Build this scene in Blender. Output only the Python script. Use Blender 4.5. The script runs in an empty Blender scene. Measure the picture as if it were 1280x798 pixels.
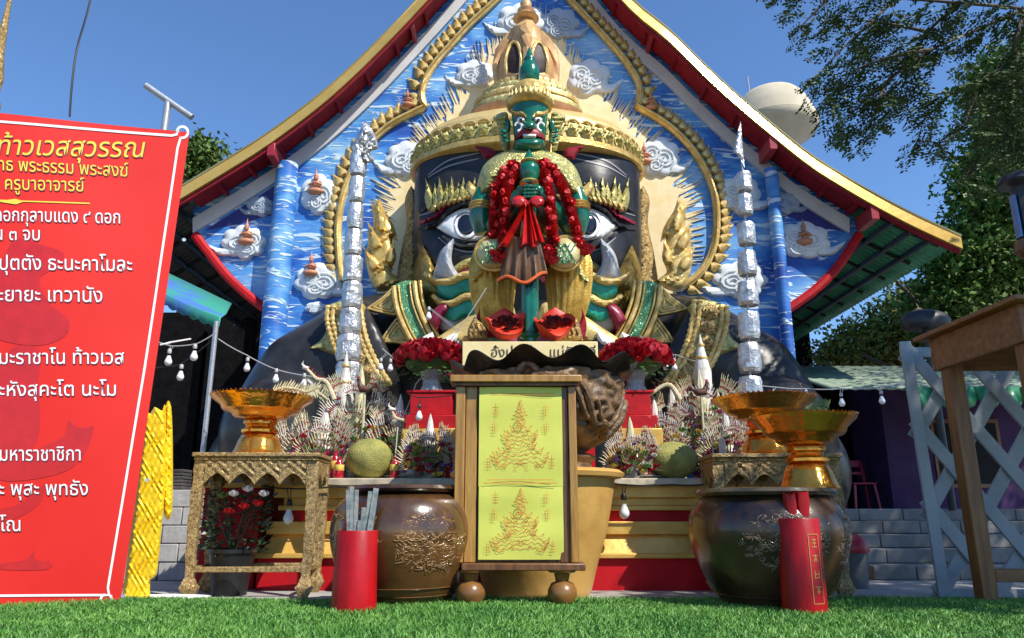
import bpy, math, random
import numpy as np
from math import sin, cos, pi, radians, atan2, sqrt
from mathutils import Vector, Matrix, noise
from mathutils.geometry import delaunay_2d_cdt
random.seed(7); rng = np.random.default_rng(11)
S = bpy.context.scene
# ---------------------------------------------------------------- camera
F, CX, CY, CH, PT = 920.0, 640.0, 399.0, 0.5, radians(14.6)
cam = bpy.data.objects.new('camera', bpy.data.cameras.new('camera'))
S.collection.objects.link(cam); S.camera = cam
cam.data.sensor_width = 36; cam.data.lens = 36*F/1280
cam.location = (0, 0, CH); cam.rotation_euler = (pi/2+PT, 0, 0)
cam.data.clip_end = 3000; cam.data.clip_start = 0.05
# ---------------------------------------------------------------- light
SUN_EL, SUN_AZ = radians(48), radians(130)      # azimuth clockwise from +Y (camera looks along +Y)
sd = Vector((sin(SUN_AZ)*cos(SUN_EL), cos(SUN_AZ)*cos(SUN_EL), sin(SUN_EL)))
w = bpy.data.worlds.new('World'); S.world = w; w.use_nodes = True
sky = w.node_tree.nodes.new('ShaderNodeTexSky'); sky.sky_type = 'NISHITA'; sky.sun_disc = False
sky.sun_elevation = SUN_EL; sky.sun_rotation = SUN_AZ; sky.air_density = 1.1; sky.dust_density = 0.0; sky.ozone_density = 10.0
bg = w.node_tree.nodes['Background']; bg.inputs[1].default_value = 0.138
w.node_tree.links.new(sky.outputs[0], bg.inputs[0])
sun = bpy.data.objects.new('sun', bpy.data.lights.new('sun', 'SUN')); S.collection.objects.link(sun)
sun.data.energy = 4.6; sun.data.angle = radians(0.5); sun.data.color = (1, 0.95, 0.86)
sun.rotation_euler = (-sd).to_track_quat('-Z', 'Y').to_euler(); sun.location = sd*60
S.view_settings.view_transform = 'Standard'; S.view_settings.look = 'None'
S.view_settings.exposure = 0.5; S.view_settings.gamma = 1.0
# ---------------------------------------------------------------- helpers
cP, sP = cos(PT), sin(PT)
def P(px, py, Y):
    u = (px-CX)/F; v = (CY-py)/F; t = Y/(cP-v*sP)
    return Vector((u*t, Y, CH+(sP+v*cP)*t))
def gY(py, z=0.0):                      # distance at which a point of height z shows at row py
    v = (CY-py)/F; return (z-CH)/(sP+v*cP)*(cP-v*sP)
def mpp(px, py, Y):                     # metres per pixel
    return (P(px+1, py, Y)-P(px, py, Y)).length
def proj(p):
    x, y, z = p; z -= CH; d = y*cP+z*sP; return (CX+F*x/d, CY-F*(z*cP-y*sP)/d)
OFF = {}
def thing(name, label, cat, loc, group=None):
    o = bpy.data.objects.new(name, None); S.collection.objects.link(o)
    o.empty_display_size = 0.1; o.location = loc; OFF[o.name] = Vector(loc)
    o['label'] = label; o['category'] = cat
    if group: o['group'] = group
    return o
def tag(o, label, cat, group=None):
    o['label'] = label; o['category'] = cat
    if group: o['group'] = group
    return o
# ---------------------------------------------------------------- materials
MATS = {}
def mat(name, col, rough=.6, metal=0, bump=0, bs=20, var=.12, vs=6, col2=None, spec=.5, coat=0, stretch=(1,1,1), trans=0, alpha=1, btype='noise', sharp=None):
    if name in MATS: return MATS[name]
    m = bpy.data.materials.new(name); m.use_nodes = True; nt = m.node_tree; N = nt.nodes; L = nt.links
    b = N['Principled BSDF']; b.inputs['Roughness'].default_value = rough; b.inputs['Metallic'].default_value = metal
    b.inputs['Specular IOR Level'].default_value = spec; b.inputs['Coat Weight'].default_value = coat
    b.inputs['Coat Roughness'].default_value = .08
    b.inputs['Transmission Weight'].default_value = trans; b.inputs['Alpha'].default_value = alpha
    tc = N.new('ShaderNodeTexCoord'); mp = N.new('ShaderNodeMapping'); mp.inputs['Scale'].default_value = stretch
    L.new(tc.outputs['Object'], mp.inputs['Vector'])
    c2 = col2 if col2 else tuple(max(0, c*(1-var*2.2)) for c in col)
    n = N.new('ShaderNodeTexNoise'); n.inputs['Scale'].default_value = vs; n.inputs['Detail'].default_value = 6; n.inputs['Roughness'].default_value = .62
    L.new(mp.outputs[0], n.inputs['Vector'])
    r = N.new('ShaderNodeValToRGB')
    lo, hi = sharp if sharp else (.35, .68)
    r.color_ramp.elements[0].position = lo; r.color_ramp.elements[1].position = hi
    r.color_ramp.elements[0].color = (*c2, 1); r.color_ramp.elements[1].color = (*col, 1)
    L.new(n.outputs['Fac'], r.inputs[0]); L.new(r.outputs[0], b.inputs['Base Color'])
    rr = N.new('ShaderNodeMapRange'); rr.inputs['To Min'].default_value = min(1, rough*1.25); rr.inputs['To Max'].default_value = rough*.8
    L.new(n.outputs['Fac'], rr.inputs[0]); L.new(rr.outputs[0], b.inputs['Roughness'])
    if bump:
        if btype == 'voronoi':
            t = N.new('ShaderNodeTexVoronoi'); t.inputs['Scale'].default_value = bs; t.feature = 'DISTANCE_TO_EDGE'; o_ = t.outputs['Distance']
        elif btype == 'wave':
            t = N.new('ShaderNodeTexWave'); t.inputs['Scale'].default_value = bs; t.inputs['Distortion'].default_value = 6; t.inputs['Detail'].default_value = 2; t.inputs['Detail Scale'].default_value = 2; o_ = t.outputs['Fac']
        else:
            t = N.new('ShaderNodeTexNoise'); t.inputs['Scale'].default_value = bs; t.inputs['Detail'].default_value = 5; o_ = t.outputs['Fac']
        L.new(mp.outputs[0], t.inputs['Vector'])
        bp = N.new('ShaderNodeBump'); bp.inputs['Strength'].default_value = min(1, bump); bp.inputs['Distance'].default_value = .012*max(1, bump)
        L.new(o_, bp.inputs['Height']); L.new(bp.outputs[0], b.inputs['Normal'])
    MATS[name] = m; return m
GOLD = mat('gold_paint', (.80, .56, .18), .34, .45, .5, 40, col2=(.50, .30, .07), vs=9)
GOLDL = mat('pale_gold_paint', (.80, .60, .24), .42, .25, .5, 45, col2=(.48, .31, .08), vs=8)
GOLDO = mat('old_gold_carving', (.62, .44, .17), .42, .45, 1.0, 70, col2=(.20, .11, .03), vs=28, btype='voronoi')
GOLDG = mat('greenish_gold_leaf', (.66, .58, .22), .4, .35, .8, 60, col2=(.28, .25, .07), vs=16)
SGOLD = mat('polished_gold', (.92, .46, .08), .17, .9, .25, 30, col2=(.80, .30, .04), vs=5)
CREAM = mat('cream_paint', (.86, .72, .42), .6, 0, .2, 30, col2=(.74, .56, .26))
WHITE = mat('white_paint', (.80, .79, .76), .55, 0, .2, 30, var=.08)
MAROON = mat('maroon_paint', (.27, .010, .022), .6, 0, .15, 30, col2=(.17, .007, .015), spec=.2)
RED = mat('red_paint', (.50, .008, .012), .5, 0, .2, 25, col2=(.34, .005, .009), spec=.25)
BLACK = mat('black_gloss_paint', (.010, .011, .013), .32, 0, .25, 7, col2=(.034, .034, .036), vs=2.6, coat=.0, spec=.28)
DARK = mat('dark_wall', (.007, .006, .006), .9, 0, .4, 12, var=.3, spec=.1)  # near-black: the shade of the interiors is put into the wall colour
GREEN = mat('green_glaze', (.0, .15, .075), .22, 0, .15, 20, col2=(.0, .085, .045), vs=9, coat=.5)
TURQ = mat('turquoise_paint', (.01, .33, .25), .4, 0, .2, 30, col2=(.01, .22, .17))
EMER = mat('green_mosaic', (.03, .26, .14), .3, .2, 1, 60, col2=(.12, .26, .10), vs=40, btype='voronoi')
EYEW = mat('eye_white', (.90, .88, .83), .3, var=.04, coat=.3)
FOIL = mat('silver_foil', (.80, .79, .77), .36, .75, .8, 40, var=.22, vs=14, btype='noise')
STEEL = mat('galvanised_pipe', (.50, .51, .52), .4, .6, .2, 30)
WOOD = mat('varnished_wood', (.46, .25, .05), .36, 0, .3, 6, col2=(.27, .12, .02), vs=5, stretch=(6, 6, .6), coat=.25)
WOODD = mat('dark_wood', (.20, .085, .03), .4, 0, .3, 6, col2=(.09, .035, .012), vs=5, stretch=(6, 6, .6))
# ---------------------------------------------------------------- geometry collector
def cat_rom(pts, step=4.0, closed=True):
    out = []; n = len(pts)
    rngi = range(n) if closed else range(n-1)
    for i in rngi:
        p1 = pts[i]; p2 = pts[(i+1) % n]
        p0 = pts[i-1] if (closed or i > 0) else p1; p3 = pts[(i+2) % n] if (closed or i+2 < n) else p2
        s1 = len(p1) > 2; s2 = len(p2) > 2
        a = np.array(p0[:2], float); b = np.array(p1[:2], float); c = np.array(p2[:2], float); d = np.array(p3[:2], float)
        m1 = (c-b)*.6 if s1 else (c-a)/2; m2 = (c-b)*.6 if s2 else (d-b)/2
        k = max(1, int(np.linalg.norm(c-b)/step))
        for j in range(k):
            t = j/k; t2 = t*t; t3 = t2*t
            out.append((2*t3-3*t2+1)*b+(t3-2*t2+t)*m1+(-2*t3+3*t2)*c+(t3-t2)*m2)
    if not closed: out.append(np.array(pts[-1][:2], float))
    return np.array(out)
def in_poly(q, poly):
    x, y = q[:, 0], q[:, 1]; r = np.zeros(len(q), bool); n = len(poly); j = n-1
    for i in range(n):
        xi, yi = poly[i]; xj, yj = poly[j]
        c = ((yi > y) != (yj > y)) & (x < (xj-xi)*(y-yi)/((yj-yi) if yj != yi else 1e-9)+xi)
        r ^= c; j = i
    return r
def edge_dist(q, poly):
    a = poly; b = np.roll(poly, -1, 0); d = np.full(len(q), 1e9)
    for i in range(len(a)):
        ab = b[i]-a[i]; L = ab@ab
        if L < 1e-12: continue
        t = np.clip(((q-a[i])@ab)/L, 0, 1); c = a[i]+t[:, None]*ab
        d = np.minimum(d, np.hypot(*(q-c).T))
    return d
class G:
    def __init__(s): s.v = []; s.f = []
    def add(s, v, f):
        n = len(s.v); s.v.extend([tuple(p) for p in v]); s.f.extend([tuple(i+n for i in q) for q in f]); return s
    def box(s, a, b, rot=0, taper=0):
        x0, y0, z0 = a; x1, y1, z1 = b; cx, cy = (x0+x1)/2, (y0+y1)/2
        v = []
        for z, k in ((z0, 1), (z1, 1-taper)):
            for x, y in ((x0, y0), (x1, y0), (x1, y1), (x0, y1)):
                dx, dy = (x-cx)*k, (y-cy)*k
                v.append((cx+dx*cos(rot)-dy*sin(rot), cy+dx*sin(rot)+dy*cos(rot), z))
        return s.add(v, [(3, 2, 1, 0), (4, 5, 6, 7), (0, 1, 5, 4), (1, 2, 6, 5), (2, 3, 7, 6), (3, 0, 4, 7)])
    def beam(s, a, b, w, h, up=(0, 0, 1)):
        a = Vector(a); b = Vector(b); d = (b-a).normalized(); u = Vector(up)
        r = d.cross(u).normalized(); u = r.cross(d).normalized()
        v = []
        for p in (a, b):
            for i, j in ((-1, -1), (1, -1), (1, 1), (-1, 1)): v.append(p+r*(i*w/2)+u*(j*h/2))
        return s.add(v, [(0, 1, 2, 3), (7, 6, 5, 4), (0, 4, 5, 1), (1, 5, 6, 2), (2, 6, 7, 3), (3, 7, 4, 0)])
    def tube(s, pts, rad, n=8, cap=True):
        pts = [Vector(p) for p in pts]; m = len(pts)
        rad = rad if hasattr(rad, '__len__') else [rad]*m
        v = []; f = []; up = Vector((.13, .31, .94)).normalized()
        for i, p in enumerate(pts):
            d = (pts[min(i+1, m-1)]-pts[max(i-1, 0)])
            d = d.normalized() if d.length > 1e-9 else Vector((0, 0, 1))
            r = d.cross(up)
            if r.length < .05: r = d.cross(Vector((1, 0, 0)))
            r.normalize(); u = r.cross(d)
            for k in range(n):
                a = 2*pi*k/n; v.append(p+(r*cos(a)+u*sin(a))*rad[i])
        for i in range(m-1):
            for k in range(n):
                k2 = (k+1) % n; f.append((i*n+k, i*n+k2, (i+1)*n+k2, (i+1)*n+k))
        if cap: f.append(tuple(range(n-1, -1, -1))); f.append(tuple((m-1)*n+k for k in range(n)))
        return s.add(v, f)
    def lathe(s, c, prof, n=32, sy=1.0, wob=None, twist=0, flip=False):
        v = []; f = []; m = len(prof)
        for i, (r, z) in enumerate(prof):
            for k in range(n):
                a = 2*pi*k/n+twist*i; rr = r*(wob(a, i) if wob else 1)
                v.append((c[0]+rr*cos(a), c[1]+rr*sin(a)*sy, c[2]+z))
        for i in range(m-1):
            for k in range(n):
                k2 = (k+1) % n; f.append((i*n+k, i*n+k2, (i+1)*n+k2, (i+1)*n+k))
        f.append(tuple(range(n-1, -1, -1))); f.append(tuple((m-1)*n+k for k in range(n)))
        return s.add(v, f)
    def ell(s, c, r, n=20, m=12, rot=None, fn=None):
        v = []; f = []; R = rot if rot else Matrix.Identity(3)
        v.append(Vector(c)+R@Vector((0, 0, -r[2])))
        for i in range(1, m):
            t = pi*i/m-pi/2
            for k in range(n):
                a = 2*pi*k/n; q = Vector((r[0]*cos(t)*cos(a), r[1]*cos(t)*sin(a), r[2]*sin(t)))
                if fn: q *= fn(q)
                v.append(Vector(c)+R@q)
        v.append(Vector(c)+R@Vector((0, 0, r[2])))
        for k in range(n): f.append((0, 1+(k+1) % n, 1+k))
        for i in range(m-2):
            for k in range(n):
                a = 1+i*n+k; b = 1+i*n+(k+1) % n; f.append((a, b, b+n, a+n))
        l = len(v)-1
        for k in range(n): f.append((1+(m-2)*n+k, 1+(m-2)*n+(k+1) % n, l))
        return s.add(v, f)
    def relief(s, pts, Y, H=.03, wpx=None, cell=5.0, back=.04, fn=None, raw=False, both=False, prof=.5):
        """outline in picture coordinates -> rounded raised body standing at distance Y (number or function)"""
        poly = np.array([p[:2] for p in pts], float) if raw else cat_rom(pts, cell)
        n = len(poly); mn = poly.min(0); mx = poly.max(0)
        if wpx is None: wpx = .25*min(mx-mn)
        gx = np.arange(mn[0], mx[0], cell); gy = np.arange(mn[1], mx[1], cell*.87)
        g = np.array([(x+(cell/2 if j % 2 else 0), y) for j, y in enumerate(gy) for x in gx])
        g = g[in_poly(g, poly)] if len(g) else g.reshape(0, 2)
        if len(g): g = g[edge_dist(g, poly) > cell*.45]
        allp = np.vstack([poly, g]) if len(g) else poly
        res = delaunay_2d_cdt([Vector(p) for p in allp], [], [list(range(n))], 1, 1e-4)
        q = np.array([tuple(p) for p in res[0]]); faces = res[2]
        if not len(faces): return s
        d = edge_dist(q, poly); k = np.clip(d/wpx, 0, 1); h = H*(1-(1-k)**2)**prof
        yf = Y if callable(Y) else (lambda a, b: Y)
        V = []
        for (a, b), hh, dd in zip(q, h, d):
            y = yf(a, b); e = fn(a, b, dd) if fn else 0
            V.append(P(a, b, y-hh-(e*min(1, dd/3))))
        F2 = []
        for fc in faces:
            p = q[list(fc)]; ar = np.cross(p[1]-p[0], p[2]-p[0])
            F2.append(tuple(fc) if ar < 0 else tuple(reversed(fc)))
        nv = len(V)
        # boundary edges
        cnt = {}
        for fc in F2:
            for i in range(len(fc)):
                a, b = fc[i], fc[(i+1) % len(fc)]; cnt[(a, b)] = cnt.get((a, b), 0)+1
        bd = [e for e in cnt if (e[1], e[0]) not in cnt]
        VV = list(V); FF = list(F2)
        if both:
            for (a, b), hh in zip(q, h): VV.append(P(a, b, yf(a, b)+back+hh))
            FF += [tuple(reversed([i+nv for i in fc])) for fc in F2]
            for a, b in bd: FF.append((b, a, a+nv, b+nv))
        else:
            mp_ = {}
            for a, b in bd:
                for i in (a, b):
                    if i not in mp_:
                        mp_[i] = len(VV); x, y = q[i]; p0 = V[i]; VV.append(Vector((p0.x, yf(x, y)+back, p0.z)))
            for a, b in bd: FF.append((b, a, mp_[a], mp_[b]))
        return s.add(VV, FF)
    def build(s, name, m, parent=None, loc=None, sharp=40, bevel=0, kind=None, solid=0):
        off = Vector(loc) if loc is not None else (OFF[parent.name] if parent else Vector((0, 0, 0)))
        me = bpy.data.meshes.new(name)
        a = np.array(s.v, dtype=float)-np.array(off)
        me.from_pydata(a.tolist(), [], s.f); me.materials.append(m)
        o = bpy.data.objects.new(name, me); S.collection.objects.link(o)
        me.polygons.foreach_set('use_smooth', [True]*len(me.polygons))
        if sharp < 180: me.set_sharp_from_angle(angle=radians(sharp))
        if parent: o.parent = parent
        else: o.location = off
        OFF[o.name] = off
        if solid:
            md = o.modifiers.new('solid', 'SOLIDIFY'); md.thickness = solid
        if bevel:
            md = o.modifiers.new('bevel', 'BEVEL'); md.width = bevel; md.segments = 2; md.limit_method = 'ANGLE'; md.angle_limit = radians(45)
        if kind: o['kind'] = kind
        return o
def inst(me, name, parent, loc, rot=(0, 0, 0), scale=(1, 1, 1)):
    o = bpy.data.objects.new(name, me); S.collection.objects.link(o); o.parent = parent
    o.location = Vector(loc)-OFF[parent.name]; o.rotation_euler = rot; o.scale = scale; return o
def mesh_of(g, name, m, sharp=40):
    me = bpy.data.meshes.new(name); me.from_pydata([tuple(p) for p in g.v], [], g.f); me.materials.append(m)
    me.polygons.foreach_set('use_smooth', [True]*len(me.polygons)); me.set_sharp_from_angle(angle=radians(sharp)); return me
def sheet(name, pts, z, m, kind='structure', thick=0):
    g = G(); n = len(pts); g.add([(x, y, z) for x, y in pts], [tuple(range(n))])
    return g.build(name, m, kind=kind)
def prism_px(g, pts, Y0, Y1):
    """closed solid: outline in picture coordinates at distance Y0, carried straight back to Y1"""
    if sum(pts[i][0]*pts[(i+1) % len(pts)][1]-pts[(i+1) % len(pts)][0]*pts[i][1] for i in range(len(pts))) > 0: pts = list(reversed(pts))
    v = [P(x, y, Y0) for x, y in pts]; n = len(v)
    v += [Vector((p.x, Y1, p.z)) for p in v]
    fr = tuple(range(n)); bk = tuple(range(2*n-1, n-1, -1)); sd_ = [(i, i+n, (i+1) % n+n, (i+1) % n) for i in range(n)]
    g.add(v, [fr, bk]+sd_)
    return g
FL = [(-.28, 0, 1), (-.40, .2), (-.33, .42), (-.14, .62), (-.02, .8), (.16, 1.0, 1), (.15, .78), (.26, .6), (.38, .42), (.36, .2), (.24, 0, 1)]
def flame_px(cx, cy, ang, L, W, mir=1):
    a = radians(ang); out = []
    for p in FL:
        x = p[0]*W*mir; y = p[1]*L
        q = (cx+x*cos(a)+y*sin(a), cy+x*sin(a)-y*cos(a))
        out.append(q+((1,) if len(p) > 2 else ()))
    return out
def ellipse_px(cx, cy, rx, ry, n=24, a0=0):
    return [(cx+rx*cos(2*pi*i/n+a0), cy+ry*sin(2*pi*i/n+a0)) for i in range(n)]
def lathe_px(cx, prof, Yc, name, m, parent=None, loc=None, n=36, sy=1, wob=None, sharp=45, **kw):
    """prof: (half width px, row) from bottom to top, measured at distance Yc"""
    g = G(); b = P(cx, prof[0][1], Yc)
    g.lathe((b.x, Yc, 0), [(max(.0005, w_*mpp(cx, y, Yc)), P(cx, y, Yc).z) for w_, y in prof], n=n, sy=sy, wob=wob)
    return g.build(name, m, parent, loc, sharp=sharp, **kw)
# ================================================================ SETTING
GRASSM = mat('turf_backing', (.035, .10, .02), .8, 0, .6, 60, var=.3, vs=30)
CONC = mat('concrete_ground', (.42, .40, .37), .85, 0, .5, 25, col2=(.26, .25, .23), vs=2.2)
sheet('ground', [(-400, -200), (400, -200), (400, 600), (-400, 600)], -.07, mat('bare_earth', (.20, .17, .13), .9, 0, .5, 8, var=.2, vs=1))
sheet('concrete_yard', [(-12, 2), (12, 2), (12, 30), (-12, 30)], -.05, CONC)
YG = 4.56
g = G().box((-6, .4, -.06), (6, YG, -.004)); g.build('turf_ground', GRASSM, kind='structure')
# artificial turf blades
nb = 150000
bx = rng.uniform(-4.2, 4.2, nb); by = 2.6+(YG-2.6)*rng.random(nb)**.8
keep = np.abs(bx) < by*.78+.35; bx = bx[keep]; by = by[keep]; nb = len(bx)
hh = rng.uniform(.015, .034, nb)*(.85+.3*np.sin(bx*2.1+by*3)*np.sin(bx*.9-by*5)); an = rng.uniform(0, 2*pi, nb); ln = rng.normal(0, .013, (nb, 2))+np.array([.004, -.003])
wd = rng.uniform(.0016, .0030, nb)
V = np.zeros((nb, 5, 3)); dx = np.cos(an)*wd; dy = np.sin(an)*wd
V[:, 0] = np.stack([bx-dx, by-dy, np.full(nb, -.004)], 1); V[:, 1] = np.stack([bx+dx, by+dy, np.full(nb, -.004)], 1)
V[:, 2] = np.stack([bx+dx*.8+ln[:, 0]*.4, by+dy*.8+ln[:, 1]*.4, hh*.6], 1); V[:, 3] = np.stack([bx-dx*.8+ln[:, 0]*.4, by-dy*.8+ln[:, 1]*.4, hh*.6], 1)
V[:, 4] = np.stack([bx+ln[:, 0]*1.3, by+ln[:, 1]*1.3, hh], 1)
def raw_mesh(name, V, faces, m, kind=None, smooth=False):
    """V (n,k,3) per-item vertices, faces: list of index tuples inside one item"""
    n, k, _ = V.shape; loops = []; starts = []; tot = []
    base = (np.arange(n)*k)[:, None]
    allf = []
    for fc in faces: allf.append(base+np.array(fc)[None, :])
    lp = np.concatenate([a.ravel() for a in allf]); cnt = np.concatenate([np.full(n, len(f)) for f in faces])
    me = bpy.data.meshes.new(name); me.vertices.add(n*k); me.vertices.foreach_set('co', V.reshape(-1))
    me.loops.add(len(lp)); me.loops.foreach_set('vertex_index', lp.astype(np.int32))
    me.polygons.add(len(cnt)); st = np.concatenate([[0], np.cumsum(cnt)[:-1]]).astype(np.int32)
    me.polygons.foreach_set('loop_start', st); me.polygons.foreach_set('loop_total', cnt.astype(np.int32))
    me.update(calc_edges=True); me.materials.append(m)
    o = bpy.data.objects.new(name, me); S.collection.objects.link(o)
    if kind: o['kind'] = kind
    return o
GB = mat('turf_blade', (.19, .40, .07), .5, 0, 0, var=.3, vs=2.2, col2=(.06, .21, .028), sharp=(.3, .7))
g_ = raw_mesh('turf_blades', V, [(0, 1, 2, 3), (3, 2, 4)], GB, 'stuff')
tag(g_, 'bright green artificial turf with short blades in the foreground', 'turf')
# ================================================================ MURAL MATERIAL
def mural():
    m = bpy.data.materials.new('painted_sky_mural'); m.use_nodes = True; N = m.node_tree.nodes; L = m.node_tree.links
    b = N['Principled BSDF']; b.inputs['Roughness'].default_value = .55
    tc = N.new('ShaderNodeTexCoord')
    def ns(scale, st, det=4, dist=0, loc=(0, 0, 0)):
        mp = N.new('ShaderNodeMapping'); mp.inputs['Scale'].default_value = st; mp.inputs['Location'].default_value = loc; L.new(tc.outputs['Object'], mp.inputs[0])
        n = N.new('ShaderNodeTexNoise'); n.inputs['Scale'].default_value = scale; n.inputs['Detail'].default_value = det; n.inputs['Distortion'].default_value = dist
        L.new(mp.outputs[0], n.inputs['Vector']); return n.outputs['Fac']
    def ramp(f, stops):
        r = N.new('ShaderNodeValToRGB'); e = r.color_ramp.elements
        while len(e) < len(stops): e.new(.5)
        for k, (p, c) in enumerate(stops): e[k].position = p; e[k].color = (*c, 1)
        L.new(f, r.inputs[0]); return r.outputs[0]
    base = ramp(ns(.9, (1, 1, 1.7), 3, .4), [(.34, (.012, .08, .36)), (.46, (.03, .18, .52)), (.57, (.11, .34, .64)), (.72, (.30, .52, .72))])
    mid = ramp(ns(4.5, (.8, 1, 5.5), 3, .6), [(.44, (0, 0, 0)), (.56, (1, 1, 1))])
    wh = ramp(ns(2.0, (.9, 1, 5.0), 3, 1.3, (3, 5, 1)), [(.55, (0, 0, 0)), (.62, (.8, .8, .8))])
    x1 = N.new('ShaderNodeMix'); x1.data_type = 'RGBA'; x1.blend_type = 'MULTIPLY'; x1.inputs[0].default_value = .55
    L.new(base, x1.inputs[6]); sub = ramp(ns(4.5, (.8, 1, 5.5), 3, .6), [(.42, (.45, .62, .95)), (.58, (1, 1, 1))]); L.new(sub, x1.inputs[7])
    x2 = N.new('ShaderNodeMix'); x2.data_type = 'RGBA'; L.new(wh, x2.inputs[0]); L.new(x1.outputs[2], x2.inputs[6]); x2.inputs[7].default_value = (.66, .78, .86, 1)
    L.new(x2.outputs[2], b.inputs['Base Color'])
    bp = N.new('ShaderNodeBump'); bp.inputs['Strength'].default_value = .6; bp.inputs['Distance'].default_value = .03; L.new(wh, bp.inputs['Height']); L.new(bp.outputs[0], b.inputs['Normal'])
    return m
MURAL = mural()
PURPLE = mat('deep_purple_paint', (.03, .03, .22), .55, 0, .2, 12, col2=(.015, .018, .12), vs=8, stretch=(.7, 1, 5))
# ================================================================ TEMPLE HALL
YW = 11.0; YF = 10.45
hall = thing('temple_hall', 'temple hall with a blue sky mural gable under a curved maroon and gold roof', 'temple', (0, YW, 0))
Lg = [(668, -165), (600, -84), (560, -38), (525, 0), (490, 37), (447, 80), (400, 122), (340, 167), (300, 193), (264, 215), (222, 240), (180, 266), (136, 292)]
Rg = [(668, -165), (730, -70), (787, 0), (835, 40), (884, 88), (927, 127), (1003, 190), (1050, 221), (1098, 249), (1146, 274), (1201, 299)]
def dens(p, k=4): return cat_rom(p, 16, closed=False)
def off_dn(pts, d): return [(x, y+d) for x, y in pts]
LgD, RgD = dens(Lg), dens(Rg)
# wall outline: roof line carried to the wall plane
def at_wall(pts, Y=YW, dn=0, Y0=YF):
    o = []
    for x, y in pts:
        p = P(x, y, Y0); q = proj((p.x, Y, p.z)); o.append((q[0], q[1]+dn))
    return o
wl = at_wall(LgD, dn=2); wr = at_wall(RgD, dn=2)
wl = [p for p in wl if p[0] > 240]; wr = [p for p in wr if p[0] < 1076]
# main wall and wing panels (curved lower edges)
lcur = cat_rom([(246, 292), (283, 340), (308, 364), (333, 384)], 8, closed=False)
rcur = cat_rom([(1072, 291), (1045, 332), (1015, 362), (978, 388)], 8, closed=False)
g = G()
out = [tuple(p) for p in wl][::-1]+[tuple(p) for p in wr[1:]]
out += [tuple(p) for p in rcur]+[(978, 640), (333, 640)]+[tuple(p) for p in lcur[::-1]]
g = prism_px(G(), out, YW, YW+.25); g.build('mural_wall', MURAL, hall, sharp=30)
# white barge band, maroon trim, gold verge
def band(line, d0, d1, Y0, Y1):
    pts = [(x, y+d0) for x, y in line]+[(x, y+d1) for x, y in reversed(line)]
    return prism_px(G(), pts, Y0, Y1)
WHB = mat('white_barge_paint', (.62, .61, .60), .6, 0, .15, 20, var=.08, vs=2)
for ln in (wl, wr):
    band([tuple(p) for p in ln], 13, 31, YW-.05, YW-.003).build('barge_band', WHB, hall, sharp=30)
for ln in (LgD, RgD):
    g = G(); v = []; n = len(ln)
    for x, y in ln:                     # canted verge board tilted back so its face catches the sun's glint
        a = P(x, y-3, YF); b = P(x, y+13.5, YF); v += [(b.x, YF-.055, b.z), (a.x, YF-.005, a.z), (a.x, YF+.06, a.z), (b.x, YF+.06, b.z)]
    g.add(v, [(i*4+j, (i+1)*4+j, (i+1)*4+(j+1) % 4, i*4+(j+1) % 4) for i in range(n-1) for j in range(4)]+[(3, 2, 1, 0), tuple((n-1)*4+j for j in range(4))])
    if ln[0][0] > ln[-1][0]: g.f = [tuple(reversed(q)) for q in g.f]
    g.f = [tuple(reversed(q)) for q in g.f]
    g.build('gold_verge', mat('gold_verge_paint', (.80, .53, .15), .15, .5, .2, 7, col2=(.70, .44, .10), vs=3), hall, sharp=30)
    band([tuple(p) for p in ln], 14, 18, YF-.01, YF+.05).build('maroon_fascia', MAROON, hall, sharp=30)
for ln in (LgD, RgD):
    G().tube([P(x, y-4, YF-.0) for x, y in ln], .022, 8).build('verge_roll', mat('polished_verge_gold', (.85, .62, .25), .2, .85, .05, 20, var=.05), hall)  # polished tube added along the verge top to catch the sun's glint
# purple painted tops of the wings
def tri_panel(pts, m, nm, Y=YW-.02): return prism_px(G(), pts, Y, YW-.002).build(nm, m, hall)
tri_panel([(256, 288), (344, 232), (344, 268), (300, 280)], PURPLE, 'purple_panel', YW-.006)
tri_panel([(963, 232), (1058, 290), (1015, 283), (966, 262)], PURPLE, 'purple_panel', YW-.006)
# red curved trims
for cur, s_ in ((lcur, -1), (rcur, 1)):
    g = G(); pts = [P(x+s_*2, y+2, YW-.06) for x, y in cur]
    g.tube(pts, .075, 8); g.build('curved_trim', RED, hall)
# soffit boards under the overhang (front to wall)
def roof_surf(line, Y0, Y1, nY, dz, m, name, amp=0, pitch=.2, x_lo=-1e9, x_hi=1e9, boards=False, parent=hall):
    ln = [p for p in line if x_lo <= p[0] <= x_hi]; W = [P(x, y, YF) for x, y in ln]
    g = G(); v = []; f = []
    for j in range(nY+1):
        y = Y0+(Y1-Y0)*j/nY; z = amp*abs(sin(pi*y/pitch))
        for p in W: v.append((p.x, y, p.z+dz-z))
    n = len(W)
    for j in range(nY):
        for i in range(n-1): f.append((j*n+i, j*n+i+1, (j+1)*n+i+1, (j+1)*n+i))
    g.add(v, f); return g.build(name, m, parent, sharp=60, solid=.02)
GRN = mat('green_roof_sheet', (.07, .34, .19), .42, .1, .25, 8, col2=(.03, .17, .10), vs=2)
GRAYR = mat('weathered_roof_underside', (.13, .12, .11), .6, .2, .3, 8, var=.2, vs=2)  # left roof sheet, greyer and darker than the green right one
m_ = mpp(900, 100, YF)
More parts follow.
